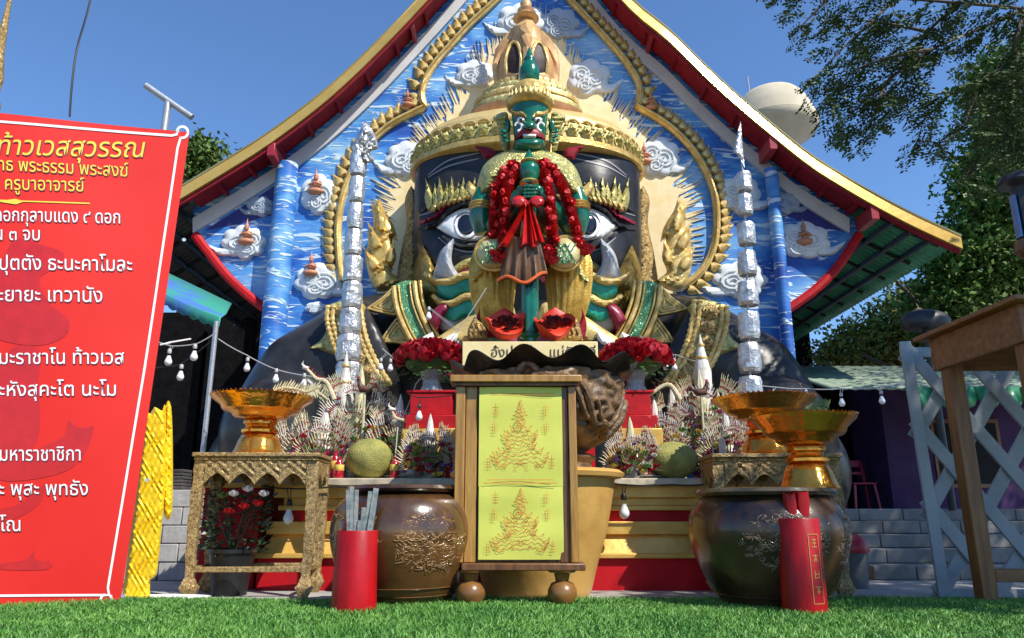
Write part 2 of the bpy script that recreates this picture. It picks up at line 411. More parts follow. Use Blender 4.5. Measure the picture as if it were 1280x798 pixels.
for ln, gm in ((LgD, GRAYR), (RgD, GRN)):
    ln = [tuple(p) for p in ln]
    roof_surf(ln, YF+.06, 17.5, 300, -.02, gm, 'roof_sheet', amp=.022, pitch=.13)
    roof_surf(ln, YF+.08, YW-.06, 8, -.16, MAROON, 'soffit', x_lo=236, x_hi=1092)
    # tapering rafter tails across the soffit
    xs = list(range(272, 640, 37)) if ln[5][0] < 660 else list(range(770, 1090, 38))
    for x in xs:
        y = np.interp(x, [p[0] for p in (ln if ln[0][0] < ln[-1][0] else ln[::-1])], [p[1] for p in (ln if ln[0][0] < ln[-1][0] else ln[::-1])])
        a = P(x, y, YF)
        G().beam((a.x, YF+.07, a.z-.215), (a.x, YW-.06, a.z-.215), .04, .075).build('rafter_tail', MAROON, hall, sharp=20)
# big purlin ends and brackets
for x, y in ((341, 168), (964, 160), (1090, 246), (515, 12), (815, 25)):
    a = P(x, y, YF); big = x not in (515, 815)
    hgt = .22 if big else .13
    G().beam((a.x, YF-.03 if big else YF+.05, a.z-.16-hgt/2), (a.x, YW-.06, a.z-.16-hgt/2), .12 if big else .06, hgt).build('purlin', mat('maroon_timber', (.36, .02, .03), .4, 0, .2, 20), hall, bevel=.008)
# purlins and rafters under the open side roof
DKS = mat('dark_steel', (.03, .035, .035), .5, .3)
for ln, lo, hi, st, r_ in ((RgD, 1100, 1196, 24, 0), (LgD, 140, 236, 24, 0)):
    l2 = [tuple(p) for p in (ln if ln[0][0] < ln[-1][0] else ln[::-1])]; xx = [p[0] for p in l2]; yy = [p[1] for p in l2]
    for x in range(lo, hi, st):
        a = P(x, np.interp(x, xx, yy), YF)
        G().beam((a.x, YF+.1, a.z-.09), (a.x, 17, a.z-.09), .05, .08).build('side_purlin', DKS, hall, sharp=20)
    for k in range(8):
        y = 10.75+k*.85
        a = [P(x, np.interp(x, xx, yy), YF) for x in range(lo-10, hi-3, 12)]
        gg = G()
        for p, q in zip(a[:-1], a[1:]): gg.beam((p.x, y, p.z-.085), (q.x, y, q.z-.085), .04, .05)
        gg.build('rafter', DKS, hall, sharp=20)
# wing edge board running back from the curved trim, columns
COLM = MURAL
for cx, wb, wt, top in ((361, 16, 14, 208), (962, 8, 9, 214)):
    a = P(cx, top, YW-.1); b = P(cx+(-6 if cx < 600 else 8), 560, YW-.1)
    g = G(); r0 = wb*.0118; r1 = wt*.0118
    cxm = a.x; g.lathe((cxm, YW-.16, 0), [(r0*1.15, 0), (r0*1.15, .4), (r0, .45), (r0, a.z*.6), (r1, a.z)], n=20)
    g.build('painted_column', COLM, hall)
# arch moulding with leaf crest
ARL = [(428, 352), (424, 320), (423, 280), (430, 240), (443, 208), (462, 180), (490, 155), (531, 134, 1), (527, 118), (532, 100), (545, 78), (565, 55), (588, 30), (612, 8), (640, -20)]
ARR = [(700, -12), (722, 10), (748, 38), (775, 68), (792, 92), (800, 112), (797, 134, 1), (828, 152), (856, 176), (878, 206), (892, 240), (896, 275), (893, 305), (882, 332), (866, 350), (848, 362)]
arch = 'arch_moulding'
leafg = G().relief(flame_px(640, 420, 0, 19, 17), YW, H=.06, cell=3.2, back=.01); 
lc = P(640, 420, YW); LEAF = mesh_of(G().add([Vector(p)-lc for p in leafg.v], leafg.f), 'leaf', GOLDL)
for ar, s_ in ((ARL, 1), (ARR, -1)):
    c = cat_rom(ar, 5, closed=False); pts = [P(x, y, YW-.045) for x, y in c]
    am = G().tube(pts, .062, 8).build(arch, GOLDL, hall)
    G().tube([p+Vector((0, -.07, 0)) for p in pts], .022, 6).build('bead_line', GOLD, hall)
    L_ = 0; nxt = 0
    for i in range(1, len(c)-1):
        t = c[i+1]-c[i-1]; L_ += np.linalg.norm(c[i]-c[i-1])
        if L_ < nxt: continue
        nxt = L_+8.6
        d = t/np.linalg.norm(t); nrm = np.array([d[1], -d[0]]) if s_ == 1 else np.array([-d[1], d[0]])
        nrm = nrm*(-1 if (s_ == 1) else -1)
        if s_ == 1: nrm = np.array([d[1], -d[0]])
        ctr = np.array([660, 300]); 
        if (c[i]+nrm-ctr)@(c[i]+nrm-ctr) < (c[i]-ctr)@(c[i]-ctr): nrm = -nrm
        q = c[i]+nrm*5
        p = P(q[0], q[1], YW); ang = math.atan2(nrm[0], -nrm[1])+(.55 if s_ == 1 else -.55)
        sc = mpp(q[0], q[1], YW)/mpp(640, 420, YW)
        o = inst(LEAF, 'leaf', hall, (p.x, YW-.03, p.z), (0, ang, 0), (sc*(1 if s_ == 1 else -1), 1, sc*1.05))
# cream aura with ragged rays
def aura(pts_in, pts_out, nr, m, nm):
    pass
RAY = mat('cream_aura_paint', (.88, .74, .44), .6, 0, .2, 20, col2=(.80, .60, .28), vs=4)
AU = [(668, 24), (652, 36), (622, 62), (598, 92), (574, 130), (543, 168), (508, 208), (494, 250), (490, 330), (500, 420), (810, 420), (838, 400), (850, 340), (852, 270), (848, 238), (820, 198), (786, 160), (750, 122), (722, 86), (692, 48)]
o_ = []; cc = cat_rom(AU, 7)
for i, q in enumerate(cc):
    d = q-np.array([662, 300]); d = d/np.linalg.norm(d); k = rng.uniform(4, 15) if i % 2 else rng.uniform(-5, 0)
    if q[1] > 380: k = 0
    o_.append(tuple(q+d*k))
prism_px(G(), o_, YW-.025, YW-.002).build('aura_panel', RAY, hall, sharp=20)
# thin painted rays standing round the aura
g = G()
for i in range(0, len(cc)):
    q = cc[i]; 
    if q[1] > 330: continue
    for _ in range(4):
        qq = q+rng.uniform(-4, 4, 2); d = qq-np.array([662, 330]); d /= np.linalg.norm(d); n_ = np.array([-d[1], d[0]]); l = rng.uniform(10, 32)
        a = qq+d*2; prism_px(g, [tuple(a+n_*.9), tuple(a-n_*.9), tuple(a+d*l)], YW-.02-rng.uniform(0, .004), YW-.003)
o = g.build('aura_rays', RAY, hall, sharp=20); o['kind'] = 'stuff'
# carved clouds: scalloped discs with spiral grooves, each a part of the hall
CLD = mat('cloud_relief_paint', (.72, .74, .74), .6, 0, .3, 20, col2=(.56, .60, .62), vs=4)
def cloud(cx, cy, rx, ry, tail=1, Y=YW, m=CLD, seed=0, k=7):
    r_ = random.Random(seed*7+int(cx)); pts = []
    for i in range(56):
        a = 2*pi*i/56; q = .82+.2*abs(sin(k*a/2+seed))**.7*(.9+.2*sin(a*2+seed))
        pts.append((cx+rx*q*cos(a), cy+ry*q*sin(a)))
    g = G(); g.relief(pts, Y-.03, H=.05, cell=3.6, raw=True, wpx=min(rx, ry)*.3, back=.03)
    c0 = (cx, cy)
    tl = [(cx+tail*rx*.5, cy+ry*.2, 1), (cx+tail*rx*1.05, cy+ry*.35), (cx+tail*rx*1.6, cy+ry*.05, 1), (cx+tail*rx*1.15, cy+ry*.75), (cx+tail*rx*.4, cy+ry*.8, 1)]
    g.relief(tl, Y-.02, H=.05, cell=3.2, back=.02)
    ob = g.build('cloud_relief', m, hall)
    g = G(); sub = []
    for (ox, oy, rr) in ((-.3*tail, -.2, .42), (.25*tail, .05, .5), (-.15*tail, .38, .38)):
        x0, y0 = cx+ox*rx, cy+oy*ry; sp = []
        for i in range(30):
            t = i/29*4.4*pi; q = rr*(1-i/33)
            sp.append(P(x0+rx*q*cos(t+seed), y0+ry*q*sin(t+seed)*tail, Y-.082-.015*i/30))
        g.tube(sp, [.021*(1-.5*i/30) for i in range(30)], 6)
    g.build('spiral_ridge', m, hall)
CL2 = mat('grey_blue_cloud_paint', (.40, .46, .52), .6, 0, .3, 20, col2=(.26, .32, .42), vs=4)
for a in ((594, 93, 24, 19, -1, 1), (509, 199, 27, 24, -1, 2), (398, 243, 23, 26, 1, 3), (398, 352, 32, 23, 1, 4), (305, 303, 30, 21, -1, 5),
          (652, 26, 30, 23, -1, 7), (736, 97, 27, 24, 1, 9), (824, 197, 27, 25, 1, 10), (925, 243, 28, 24, 1, 11), (1004, 300, 34, 24, 1, 13), (925, 350, 34, 25, -1, 14), (395, 385, 14, 8, 1, 15)):
    cloud(*a[:5], seed=a[5], k=6+a[5] % 3)
for a in ((326, 258, 18, 13, -1, 6), (700, 30, 24, 21, 1, 8), (982, 254, 20, 14, 1, 12)): cloud(*a[:5], seed=a[5], m=CL2)
# small kneeling deity figures
DEI = mat('rosy_figure_paint', (.58, .16, .12), .5, 0, .3, 40, col2=(.42, .24, .10), vs=20)
def deity(px, py, h, Y=YW-.1):
    s_ = mpp(px, py, Y)*h; b = P(px, py, Y); g = G()
    g.ell((b.x, Y, b.z+.14*s_), (.30*s_, .22*s_, .14*s_), 12, 8); g.ell((b.x+.04*s_, Y, b.z+.38*s_), (.15*s_, .12*s_, .2*s_), 12, 8)
    g.ell((b.x, Y-.02, b.z+.66*s_), (.085*s_, .085*s_, .11*s_), 12, 8)
    g.lathe((b.x, Y-.02, b.z+.72*s_), [(.09*s_, 0), (.075*s_, .06*s_), (.05*s_, .1*s_), (.035*s_, .17*s_), (.004*s_, .32*s_)], 10)
    g.tube([(b.x+.15*s_, Y, b.z+.5*s_), (b.x+.22*s_, Y-.12*s_, b.z+.36*s_), (b.x+.02*s_, Y-.2*s_, b.z+.42*s_)], [.05*s_, .045*s_, .035*s_], 8)
    g.tube([(b.x-.12*s_, Y, b.z+.5*s_), (b.x-.2*s_, Y-.1*s_, b.z+.36*s_), (b.x, Y-.2*s_, b.z+.42*s_)], [.05*s_, .045*s_, .035*s_], 8)
    g.build('deity_figure', DEI, hall)
for a in ((307, 307, 34), (394, 244, 34), (388, 346, 32), (509, 134, 24), (814, 138, 26), (1006, 307, 34), (806, 206, 30), (524, 196, 22)): deity(*a)
# near-black walls paint in the shaded interior behind the open sides
BK = 17.4
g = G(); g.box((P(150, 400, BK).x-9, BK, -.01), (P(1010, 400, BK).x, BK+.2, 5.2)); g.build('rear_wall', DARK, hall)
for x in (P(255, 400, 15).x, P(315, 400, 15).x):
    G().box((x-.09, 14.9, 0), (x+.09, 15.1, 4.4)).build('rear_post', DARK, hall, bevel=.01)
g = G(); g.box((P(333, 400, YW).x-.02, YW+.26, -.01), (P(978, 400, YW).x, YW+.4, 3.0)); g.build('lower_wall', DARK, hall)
# ================================================================ GIANT GUARDIAN FIGURE
YC = 10.3; XC = P(659, 300, YC).x
giant = thing('giant_guardian_statue', 'huge black-faced guardian bust with tusks and gold tiered crown emerging from the temple gable', 'statue', (XC, YC, 0))
MP = mpp(659, 300, YC)
hz = [P(659, y, YC).z for y in (470, 440, 400, 350, 300, 250, 216)]; ha = [MP*k for k in (88, 104, 124, 138, 141, 142, 141)]
def headY(X, Z):
    a = np.interp(Z, hz, ha); x = min(.999, abs(X-XC)/a); b = .92*(.82+.18*min(1, max(0, (Z-2.2)/1.5)))
    y = YC-b*(1-x**2.7)**(1/2.7)
    def gb(px, py, r, h, sgn=1):
        q = 0
        c = P(px, py, 9.45); q = h*math.exp(-(((abs(X-XC)-abs(c.x-XC))**2+(Z-c.z)**2)/(r*MP)**2)); return q
    y -= gb(566, 318, 26, .20)              # round cheeks
    y += gb(580, 282, 34, .06)              # eye hollow
    y -= gb(572, 236, 32, .07)              # brow
    return y
def hY(px, py, up=0):
    Y = 9.5
    for _ in range(6):
        p = P(px, py, Y); Y = .5*Y+.5*headY(p.x, p.z)
    return Y-up
def on(up): return lambda a, b: hY(a, b, up)
g = G(); nz, na = 40, 72; v = []; f = []
zs = np.linspace(hz[0], hz[-1], nz)
for z in zs:
    a = np.interp(z, hz, ha)
    for k in range(na):
        t = pi*k/(na-1); c = cos(t); X = XC-a*c*.998
        v.append((X, headY(X, z), z))
for j in range(nz-1):
    for k in range(na-1): f.append((j*na+k, j*na+k+1, (j+1)*na+k+1, (j+1)*na+k))
# back half closes to the wall
for j in range(nz-1):
    pass
n0 = len(v)
for z in zs:
    a = np.interp(z, hz, ha); v.append((XC-a*.95, YC+.6, z)); v.append((XC+a*.95, YC+.6, z))
for j in range(nz-1):
    f.append((n0+2*j, j*na, (j+1)*na, n0+2*j+2)); f.append((j*na+na-1, n0+2*j+1, n0+2*j+3, (j+1)*na+na-1))
g.add(v, f); g.build('head', BLACK, giant, sharp=180)
# body: shoulders, upper arms and knees merged into one surface
g = G()
def el(px, py, Y, rx, ry, rz, rot=None, fn=None):
    c = P(px, py, Y); k = mpp(px, py, Y); g.ell(c, (rx*k, ry, rz*k), 28, 18, rot)
el(659, 560, 10.4, 190, .75, 210)
for s_ in (-1, 1):
    X = lambda x: 659+s_*(659-x)*1
    el(659+s_*-(-178), 455, 10.2, 88, .62, 92)
    c0 = P(659+s_*180, 446, 10.1); c1 = P(659+s_*270, 482, 9.9); c2 = P(659+s_*325, 560, 9.6)
    k = mpp(500, 500, 10)
    pts = [c0.lerp(c1, t/8) for t in range(9)]+[c1.lerp(c2, t/5) for t in range(1, 6)]
    g.tube(pts, [k*(90-2.2*i) for i in range(len(pts))], 24)
    el(659+s_*318, 540, 9.0, 66, .55, 70)
    el(659+s_*345, 590, 9.4, 56, .6, 70)
bo = g.build('body', BLACK, giant, sharp=180)
md = bo.modifiers.new('merge', 'REMESH'); md.mode = 'VOXEL'; md.voxel_size = .075; md.use_smooth_shade = True
md = bo.modifiers.new('soft', 'SMOOTH'); md.iterations = 12; md.factor = .6
def M2(pts, s_):                # mirror outline about the face axis
    return pts if s_ < 0 else [(2*659-p[0],)+tuple(p[1:]) for p in pts]
GREYL = mat('grey_line_paint', (.22, .22, .23), .35, var=.1)
PLUM = mat('plum_paint', (.24, .008, .04), .4)
PINK = mat('pink_mouth_paint', (.55, .10, .22), .4)
IRIS = mat('black_iris', (.006, .006, .008), .12, coat=.6, var=0)
def strip(path, w0, w1=None):           # a tapering ribbon outline round an open path
    c = cat_rom(path, 5, closed=False); n = len(c); L = []; R = []
    for i in range(n):
        t = c[min(i+1, n-1)]-c[max(i-1, 0)]; t = t/max(1e-6, np.linalg.norm(t)); m = np.array([-t[1], t[0]])
        u = i/(n-1); w = w0*(sin(pi*min(1, max(.03, u)))**.35 if w1 is None else 1)+( (w1-w0)*u if w1 is not None else 0)
        L.append(c[i]+m*w/2); R.append(c[i]-m*w/2)
    return [tuple(p) for p in L+R[::-1]]
for s_ in (-1, 1):
    eye = M2([(545, 284, 1), (560, 270), (580, 261), (600, 264), (618, 279, 1), (610, 293), (594, 301), (568, 297)], s_)
    e = G().relief(eye, on(.02), H=.09, wpx=16, cell=4).build('eyeball', EYEW, giant)
    c = M2([(583, 281)], s_)[0]
    def eyeS(up):
        return lambda a, b: hY(a, b, up)
    G().relief(ellipse_px(c[0], c[1], 11.5, 12.5), on(.105), H=.035, wpx=9, cell=3).build('iris', IRIS, e)
    gg = G().relief(strip(M2([(583-15.5, 281), (583-11, 293), (583, 297.5), (583+11, 293), (583+15.5, 281), (583+11, 269), (583, 265), (583-11, 269), (583-15.6, 280)], s_), 1.2, 1.2), on(.11), H=.012, cell=3, wpx=1)
    gg.build('iris_ring', GREYL, e)
    # lids
    G().relief(strip(M2([(523, 286), (545, 281), (560, 264), (580, 254), (600, 256), (616, 270)], s_), 8), on(.02), H=.09, wpx=4, cell=3.5).build('upper_lid', BLACK, giant)
    G().relief(strip(M2([(524, 279), (545, 270), (562, 255), (582, 246), (602, 248), (616, 260)], s_), 7), on(.02), H=.075, wpx=4, cell=3.5).build('eyelid_band', PLUM, giant)
    G().relief(strip(M2([(524, 270), (545, 262), (563, 246), (584, 238), (604, 240), (618, 250)], s_), 2.6), on(.01), H=.045, wpx=2, cell=3.5).build('lid_line', GREYL, giant)
    G().relief(strip(M2([(524, 264), (543, 256), (563, 240), (584, 232), (604, 234), (618, 244)], s_), 8), on(.01), H=.06, wpx=4, cell=3.5).build('brow_fold', BLACK, giant)
    G().relief(strip(M2([(545, 288), (562, 303), (585, 309), (606, 303), (618, 290)], s_), 6), on(.02), H=.08, wpx=3, cell=3.5).build('lower_lid', BLACK, giant)
    G().relief(strip(M2([(548, 297), (566, 310), (588, 315), (608, 309)], s_), 2), on(.02), H=.05, wpx=1.5, cell=3.5).build('lid_line', GREYL, giant)
    # brow lines under the crown
    for k in (0, 7):
        G().relief(strip(M2([(535, 222-k*.4), (560, 208-k), (600, 198-k)], s_), 2), on(.01), H=.03, wpx=1.5, cell=4).build('forehead_line', GREYL, giant)
    # eyebrow of gold flames
    for i, (x, y, L, W, a) in enumerate([(538+6.2*k, 263-16*min(1, k/8)**.8, 41-1.9*k, 13-.35*k, -12+3.0*k) for k in range(13)]):
        q = M2([(x, y)], s_)[0]
        G().relief(flame_px(q[0], q[1], (a+6+5*(i % 2))*(1 if s_ < 0 else -1), L*(1 if i % 2 == 0 else .8), W*1.1, 1 if s_ > 0 else -1), on(.04), H=.08, wpx=5, cell=3.0).build('eyebrow_flame', GOLDG, giant)
        q2 = M2([(x+3, y+1)], s_)[0]; G().relief(flame_px(q2[0], q2[1], (a+26)*(1 if s_ < 0 else -1), L*.5, W*.7, 1 if s_ < 0 else -1), on(.08), H=.06, wpx=4, cell=2.8).build('eyebrow_flame', GOLDL, giant)
    # tusk
    tp = M2([(543, 352), (545, 332), (551, 314), (567, 298, 1), (563, 316), (567, 334), (577, 352)], s_)
    G().relief(tp, on(.22), H=.16, wpx=11, cell=4, back=.25).build('tusk', mat('tusk_grey_white', (.50, .52, .55), .4, 0, .3, 14, col2=(.30, .31, .34), vs=9), giant)
    # mouth, gums
    G().relief(M2([(566, 348), (580, 334), (600, 330), (640, 330), (640, 352), (600, 352)], s_), on(.06), H=.06, cell=5).build('lip', PINK, giant)
    G().relief(M2([(563, 338), (580, 325), (600, 321), (640, 320), (640, 331), (600, 331), (580, 336), (566, 345)], s_), on(.1), H=.09, wpx=5, cell=4.5).build('lip_border', GOLDG, giant)
    # whisker bands
    wb = [[(530, 341, 1), (545, 351), (562, 352), (580, 344), (598, 346), (622, 366)], [(540, 369, 1), (552, 378), (566, 379), (582, 371), (598, 374), (622, 398)]]
    for k, pth in enumerate(wb):
        up = .42+.05*k
        G().relief(strip(M2(pth, s_), 9), on(up), H=.06, wpx=4, cell=3.5, back=.3).build('whisker_trim', GOLDL, giant)
        low = [(x, y+18) for x, y, *_ in pth[1:]]; low[0] = (low[0][0]+2, low[0][1]-3)
        pts = [(p[0]+2, p[1]+4, 1) if i == 0 else (p[0], p[1]+4) for i, p in enumerate(pth[1:])]+[(x, y+(4 if i else 0)) for i, (x, y) in list(enumerate(low))[::-1]]
        G().relief(M2(pts, s_), on(up-.03), H=.03, wpx=3, cell=4, back=.3).build('whisker_band', TURQ, giant)
    # jaw: grey flesh, plum edge, gold plate
    G().relief(M2([(543, 400), (560, 384), (590, 380), (640, 384), (640, 425), (590, 424), (560, 418)], s_), 9.35, H=.12, wpx=14, cell=6, back=.4).build('jaw', mat('jaw_grey', (.42, .43, .46), .35, col2=(.22, .23, .26), vs=4), giant)
    G().relief(M2([(535, 400, 1), (543, 386), (556, 378), (562, 384), (552, 398), (546, 412, 1)], s_), 9.15, H=.08, cell=4, back=.4).build('jaw_corner', PLUM, giant)
    G().relief(M2([(538, 428, 1), (565, 410), (604, 386), (640, 380), (640, 418), (600, 420), (572, 436), (560, 450, 1)], s_), 9.05, H=.08, cell=6, wpx=8, back=.4).build('chin_plate', GOLDL, giant)
    G().relief(M2([(560, 446, 1), (600, 412), (640, 402), (640, 470), (560, 470)], s_), 9.12, H=.03, cell=8, back=.3).build('chin_shadow_plate', PLUM, giant)  # plum-painted plate below the gold one, its own colour
    for q in ((531, 424, 12), (561, 424, 13)):
        fx = [(q[0]-q[2], q[1]+5), (q[0]-2, q[1]-3), (q[0]+q[2]*.8, q[1]-9, 1), (q[0]+q[2]*.75, q[1]+1), (q[0], q[1]+8)]
        G().relief(M2(fx, s_), 8.90, H=.05, cell=3.5, back=.2).build('claw_tip', EYEW, giant)
        fx = [(q[0]-q[2]-6, q[1]+22), (q[0]-8, q[1]+4), (q[0]+q[2]*.9, q[1]-2), (q[0]+q[2]+4, q[1]+8), (q[0]+8, q[1]+24)]
        G().relief(M2(fx, s_), 8.96, H=.06, cell=4, back=.3).build('claw', BLACK, giant)
    # long pointed gold leaf in front of the ear
    G().relief(M2([(522, 400), (514, 370), (517, 335), (528, 306, 1), (545, 340), (558, 380), (560, 418), (545, 430)], s_), on(.06), H=.13, wpx=14, cell=5, back=.4,
               fn=lambda a, b, d: .025*sin(d*1.3)).build('cheek_leaf', mat('dark_gold_leaf', (.40, .27, .06), .3, .5, .8, 40, col2=(.16, .10, .02), vs=8), giant)
    # green jewelled collar bands with gold borders
    cl = [(492, 358), (496, 385), (508, 415), (527, 447), (545, 470)]
    cl2 = [(x+26, y-6) for x, y in cl]
    yb = lambda a, b: 9.35+(.25 if a < 470 or a > 850 else 0)
    G().relief(M2(cl+cl2[::-1], s_), yb, H=.05, wpx=3, cell=5, back=.5).build('collar_band', EMER, giant)
    for L_, nm in ((cl, 3.5), (cl2, 3.5), ([(x+33, y-7) for x, y in cl], 2.6), ([(x+20, y-5) for x, y in cl], 1.4), ([(x+6, y-1) for x, y in cl], 1.4)):
        G().tube([P(x, y, 9.28) for x, y in cat_rom(M2(L_, s_), 5, closed=False)], nm*MP*.8, 8).build('collar_border', GOLDL if nm > 3 else GOLD, giant)
    for tr in ([(458, 386, 1), (478, 372), (492, 358, 1), (500, 384), (494, 394, 1), (478, 391)], [(474, 428, 1), (486, 410), (497, 396, 1), (512, 420), (518, 434, 1), (495, 428)], [(500, 452, 1), (512, 442), (524, 440, 1), (532, 456), (516, 458)]):
        o = G().relief(M2(tr, s_), 9.42, H=.03, wpx=2, cell=4, back=.12).build('collar_point', GOLDG, giant)
        c = np.mean([p[:2] for p in tr], 0); ins = [tuple(c+(np.array(p[:2])-c)*.55) for p in tr]
        for q_ in (.93, .66, .38):
            c_ = [tuple(c+(np.array(p[:2])-c)*q_)+tuple(p[2:]) for p in tr]; gt = G(); L_ = [P(x, y, 9.385) for x, y in cat_rom(M2(c_, s_), 3)]; gt.tube(L_+[L_[0]], .016, 6); gt.build('point_ridge', GOLDL, o)
    # armlet with rosettes
    A0 = [(410, 382), (409, 400), (415, 425), (425, 450), (440, 476)]; A1 = [(450, 375), (452, 396), (458, 424), (470, 452), (486, 478)]
    yA = lambda a, b: 9.35
    G().relief(M2(A0+A1[::-1], s_), 9.12, H=.06, wpx=8, cell=5, back=.5).build('armlet', GOLDG, giant)
    for L_ in (A0, A1, [(x+7, y) for x, y in A0], [(x-7, y) for x, y in A1]):
        c = cat_rom(M2(L_, s_), 3.2, closed=False)
        G().tube([P(x, y, 9.04) for x, y in c], [.026+(.014 if i % 2 else 0) for i in range(len(c))], 8).build('armlet_beading', GOLDL, giant)
    for i in range(5):
        t = i/4; x = np.interp(t, [0, .5, 1], [430, 434, 462]); y = 390+t*76
        q = M2([(x, y)], s_)[0]; c = P(q[0], q[1], 9.04); gg = G()
        for rr, hh_ in ((.11, .02), (.075, .05), (.04, .08)):
            gg.lathe((0, 0, 0), [(rr, 0), (rr*.95, hh_), (rr*.6, hh_+.01)], 14, wob=lambda a, i: 1+.12*cos(a*7))
        vv = [(c.x+p[0], c.y-p[2], c.z+p[1]) for p in gg.v]; G().add(vv, gg.f).build('armlet_rosette', GOLDO, giant)
    tr = [(388, 435, 1), (402, 424), (410, 410, 1), (424, 440), (420, 446, 1), (402, 438)]
    G().relief(M2(tr, s_), 9.15, H=.06, wpx=4, cell=4, back=.15).build('armlet_point', GOLDG, giant)
    # big flame ornaments standing beside the head
    FLAM = [(470, 362), (458, 330), (460, 300), (458, 290, 1), (466, 285), (466, 268), (464, 258, 1), (475, 248, 1), (480, 262), (492, 282), (496, 300, 1), (489, 296), (494, 318), (488, 338), (500, 352)]
    if s_ > 0: FLAM = [(x+30 if False else x, y, *r) for x, y, *r in FLAM]
    def rid(a, b, d): return .012*sin((a*1.3+b*.3))+.006*sin(b*1.1-a*.6)
    dxs = 0 if s_ < 0 else 5
    G().relief([(p[0]+dxs*1.0,)+tuple(p[1:]) for p in M2(FLAM, s_)], 10.2, H=.14, wpx=10, cell=3.6, back=.1, fn=rid).build('ear_flame', GOLDL if s_ > 0 else GOLD, giant)
    for q in ((470, 338, 34, 20, -24), (472, 312, 38, 20, -16), (477, 290, 40, 17, -4), (486, 330, 34, 16, 14)):
        c = M2([(q[0], q[1])], s_)[0]
        G().relief(flame_px(c[0]+dxs, c[1], q[4]*(1 if s_ < 0 else -1), q[2], q[3], -s_*-1), 10.08, H=.09, wpx=5, cell=3.5, back=.05).build('flame_lick', GOLDL if s_ > 0 else GOLD, giant)
    G().relief(M2([(496, 360), (500, 320), (508, 280), (506, 250), (514, 232, 1), (522, 250), (521, 300), (520, 350), (512, 368)], s_), 10.25, H=.1, wpx=7, cell=4, back=.1, fn=rid).build('ear_ornament', GOLDO, giant)
# nose ridge hidden behind the green guardian
G().relief([(640, 260), (659, 255), (678, 260), (688, 310), (700, 330), (680, 342), (638, 342), (618, 330), (630, 310)], on(.0), H=.35, wpx=30, cell=7, back=.1).build('nose', BLACK, giant)
# -------- crown
def crown(prof, name, m, sy=.66, n=64, wob=None, parent=giant, yc=YC):
    gg = G(); c = [(w_*MP, P(659, y, yc).z) for w_, y in prof]; gg.lathe((XC, yc, 0), c, n=n, sy=sy, wob=wob); return gg.build(name, m, parent, sharp=50)
crown([(143, 224), (149, 222), (149, 216), (142, 213)], 'crown_rim', GOLD)
crown([(141, 216), (142, 210), (138, 188), (133, 186)], 'crown_band', GOLDL)
crown([(141, 196), (142, 192), (134, 186), (128, 178), (96, 166), (60, 160)], 'crown_dome', mat('pale_gold_dome', (.78, .60, .27), .35, .3, .15, 20, col2=(.66, .46, .16)))
zr = P(659, 205, YC).z
for i in range(25):
    a = pi+pi*(i+.5)/25; rx_ = 142*MP; x = XC+rx_*cos(a); y = YC+rx_*.66*sin(a)
    gg = G()
    for r_, h_ in ((.105, .025), (.07, .06), (.035, .09)): gg.lathe((0, 0, 0), [(r_, -.03), (r_, h_*.6), (r_*.7, h_)], 12, wob=lambda t, i: 1+.14*cos(t*6))
    nrm = Vector((cos(a), sin(a)/.66, 0)).normalized(); u = Vector((-nrm.y, nrm.x, 0))
    vv = [Vector((x, y, zr))+u*p[0]+Vector((0, 0, 1))*p[1]+nrm*p[2] for p in gg.v]
    G().add(vv, gg.f).build('crown_rosette', GOLDG, giant)
    # scallop above each rosette
    gg = G().tube([Vector((x, y, zr))+u*.115*cos(t)+Vector((0, 0, 1))*(.05+.10*sin(t))+nrm*.02 for t in np.linspace(0, pi, 9)], .018, 6)
    gg.build('crown_scallop', GOLDL, giant)
    gg = G(); gg.lathe((0, 0, 0), [(.045, 0), (.05, .03), (.02, .1), (.004, .16)], 8)
    if False:
        G().add([Vector((x, y, zr))+Vector(p)+Vector((0, 0, .15)) for p in gg.v], gg.f).build('crown_bud', GOLD, giant)
crown([(66, 158), (72, 154), (75, 148), (68, 147)], 'hat_rim', mat('rosy_gold', (.62, .32, .18), .45, .2, .4, 30, col2=(.40, .22, .10)))
crown([(72, 150), (70, 142), (61, 128), (48, 116), (38, 110), (32, 106)], 'hat_dome', CREAM)
for ring, (w_, y, cnt, sz) in enumerate(((70, 148, 26, .10), (66, 137, 24, .10), (56, 126, 20, .09), (45, 116, 16, .08))):
    z0 = P(659, y, YC).z
    for i in range(cnt):
        a = pi*.9+pi*1.2*(i+.5)/cnt; rx_ = w_*MP; x = XC+rx_*cos(a); yy = YC+rx_*.66*sin(a)
        nrm = Vector((cos(a), sin(a)/.66, 0)).normalized(); u = Vector((-nrm.y, nrm.x, 0)); gg = G()
        pts = [(-sz*.55, 0), (-sz*.6, sz*.6), (0, sz*.95), (sz*.6, sz*.6), (sz*.55, 0)]
        vv = [Vector((x, yy, z0))+u*p+Vector((0, 0, 1))*q+nrm*.03 for p, q in pts]+[Vector((x, yy, z0))+u*p+Vector((0, 0, 1))*q-nrm*.06 for p, q in pts]+[Vector((x, yy, z0+sz*.5))+nrm*.045]
        ff = [(0, 1, 10), (1, 2, 10), (2, 3, 10), (3, 4, 10), (4, 0, 10)][::1]+[(i_+5, (i_+1) % 5+5, (i_+1) % 5, i_) for i_ in range(5)]
        ff = [tuple(reversed(q)) for q in ff]
        G().add(vv, ff).build('crown_petal', GOLDL if ring % 2 else GOLDG, giant)
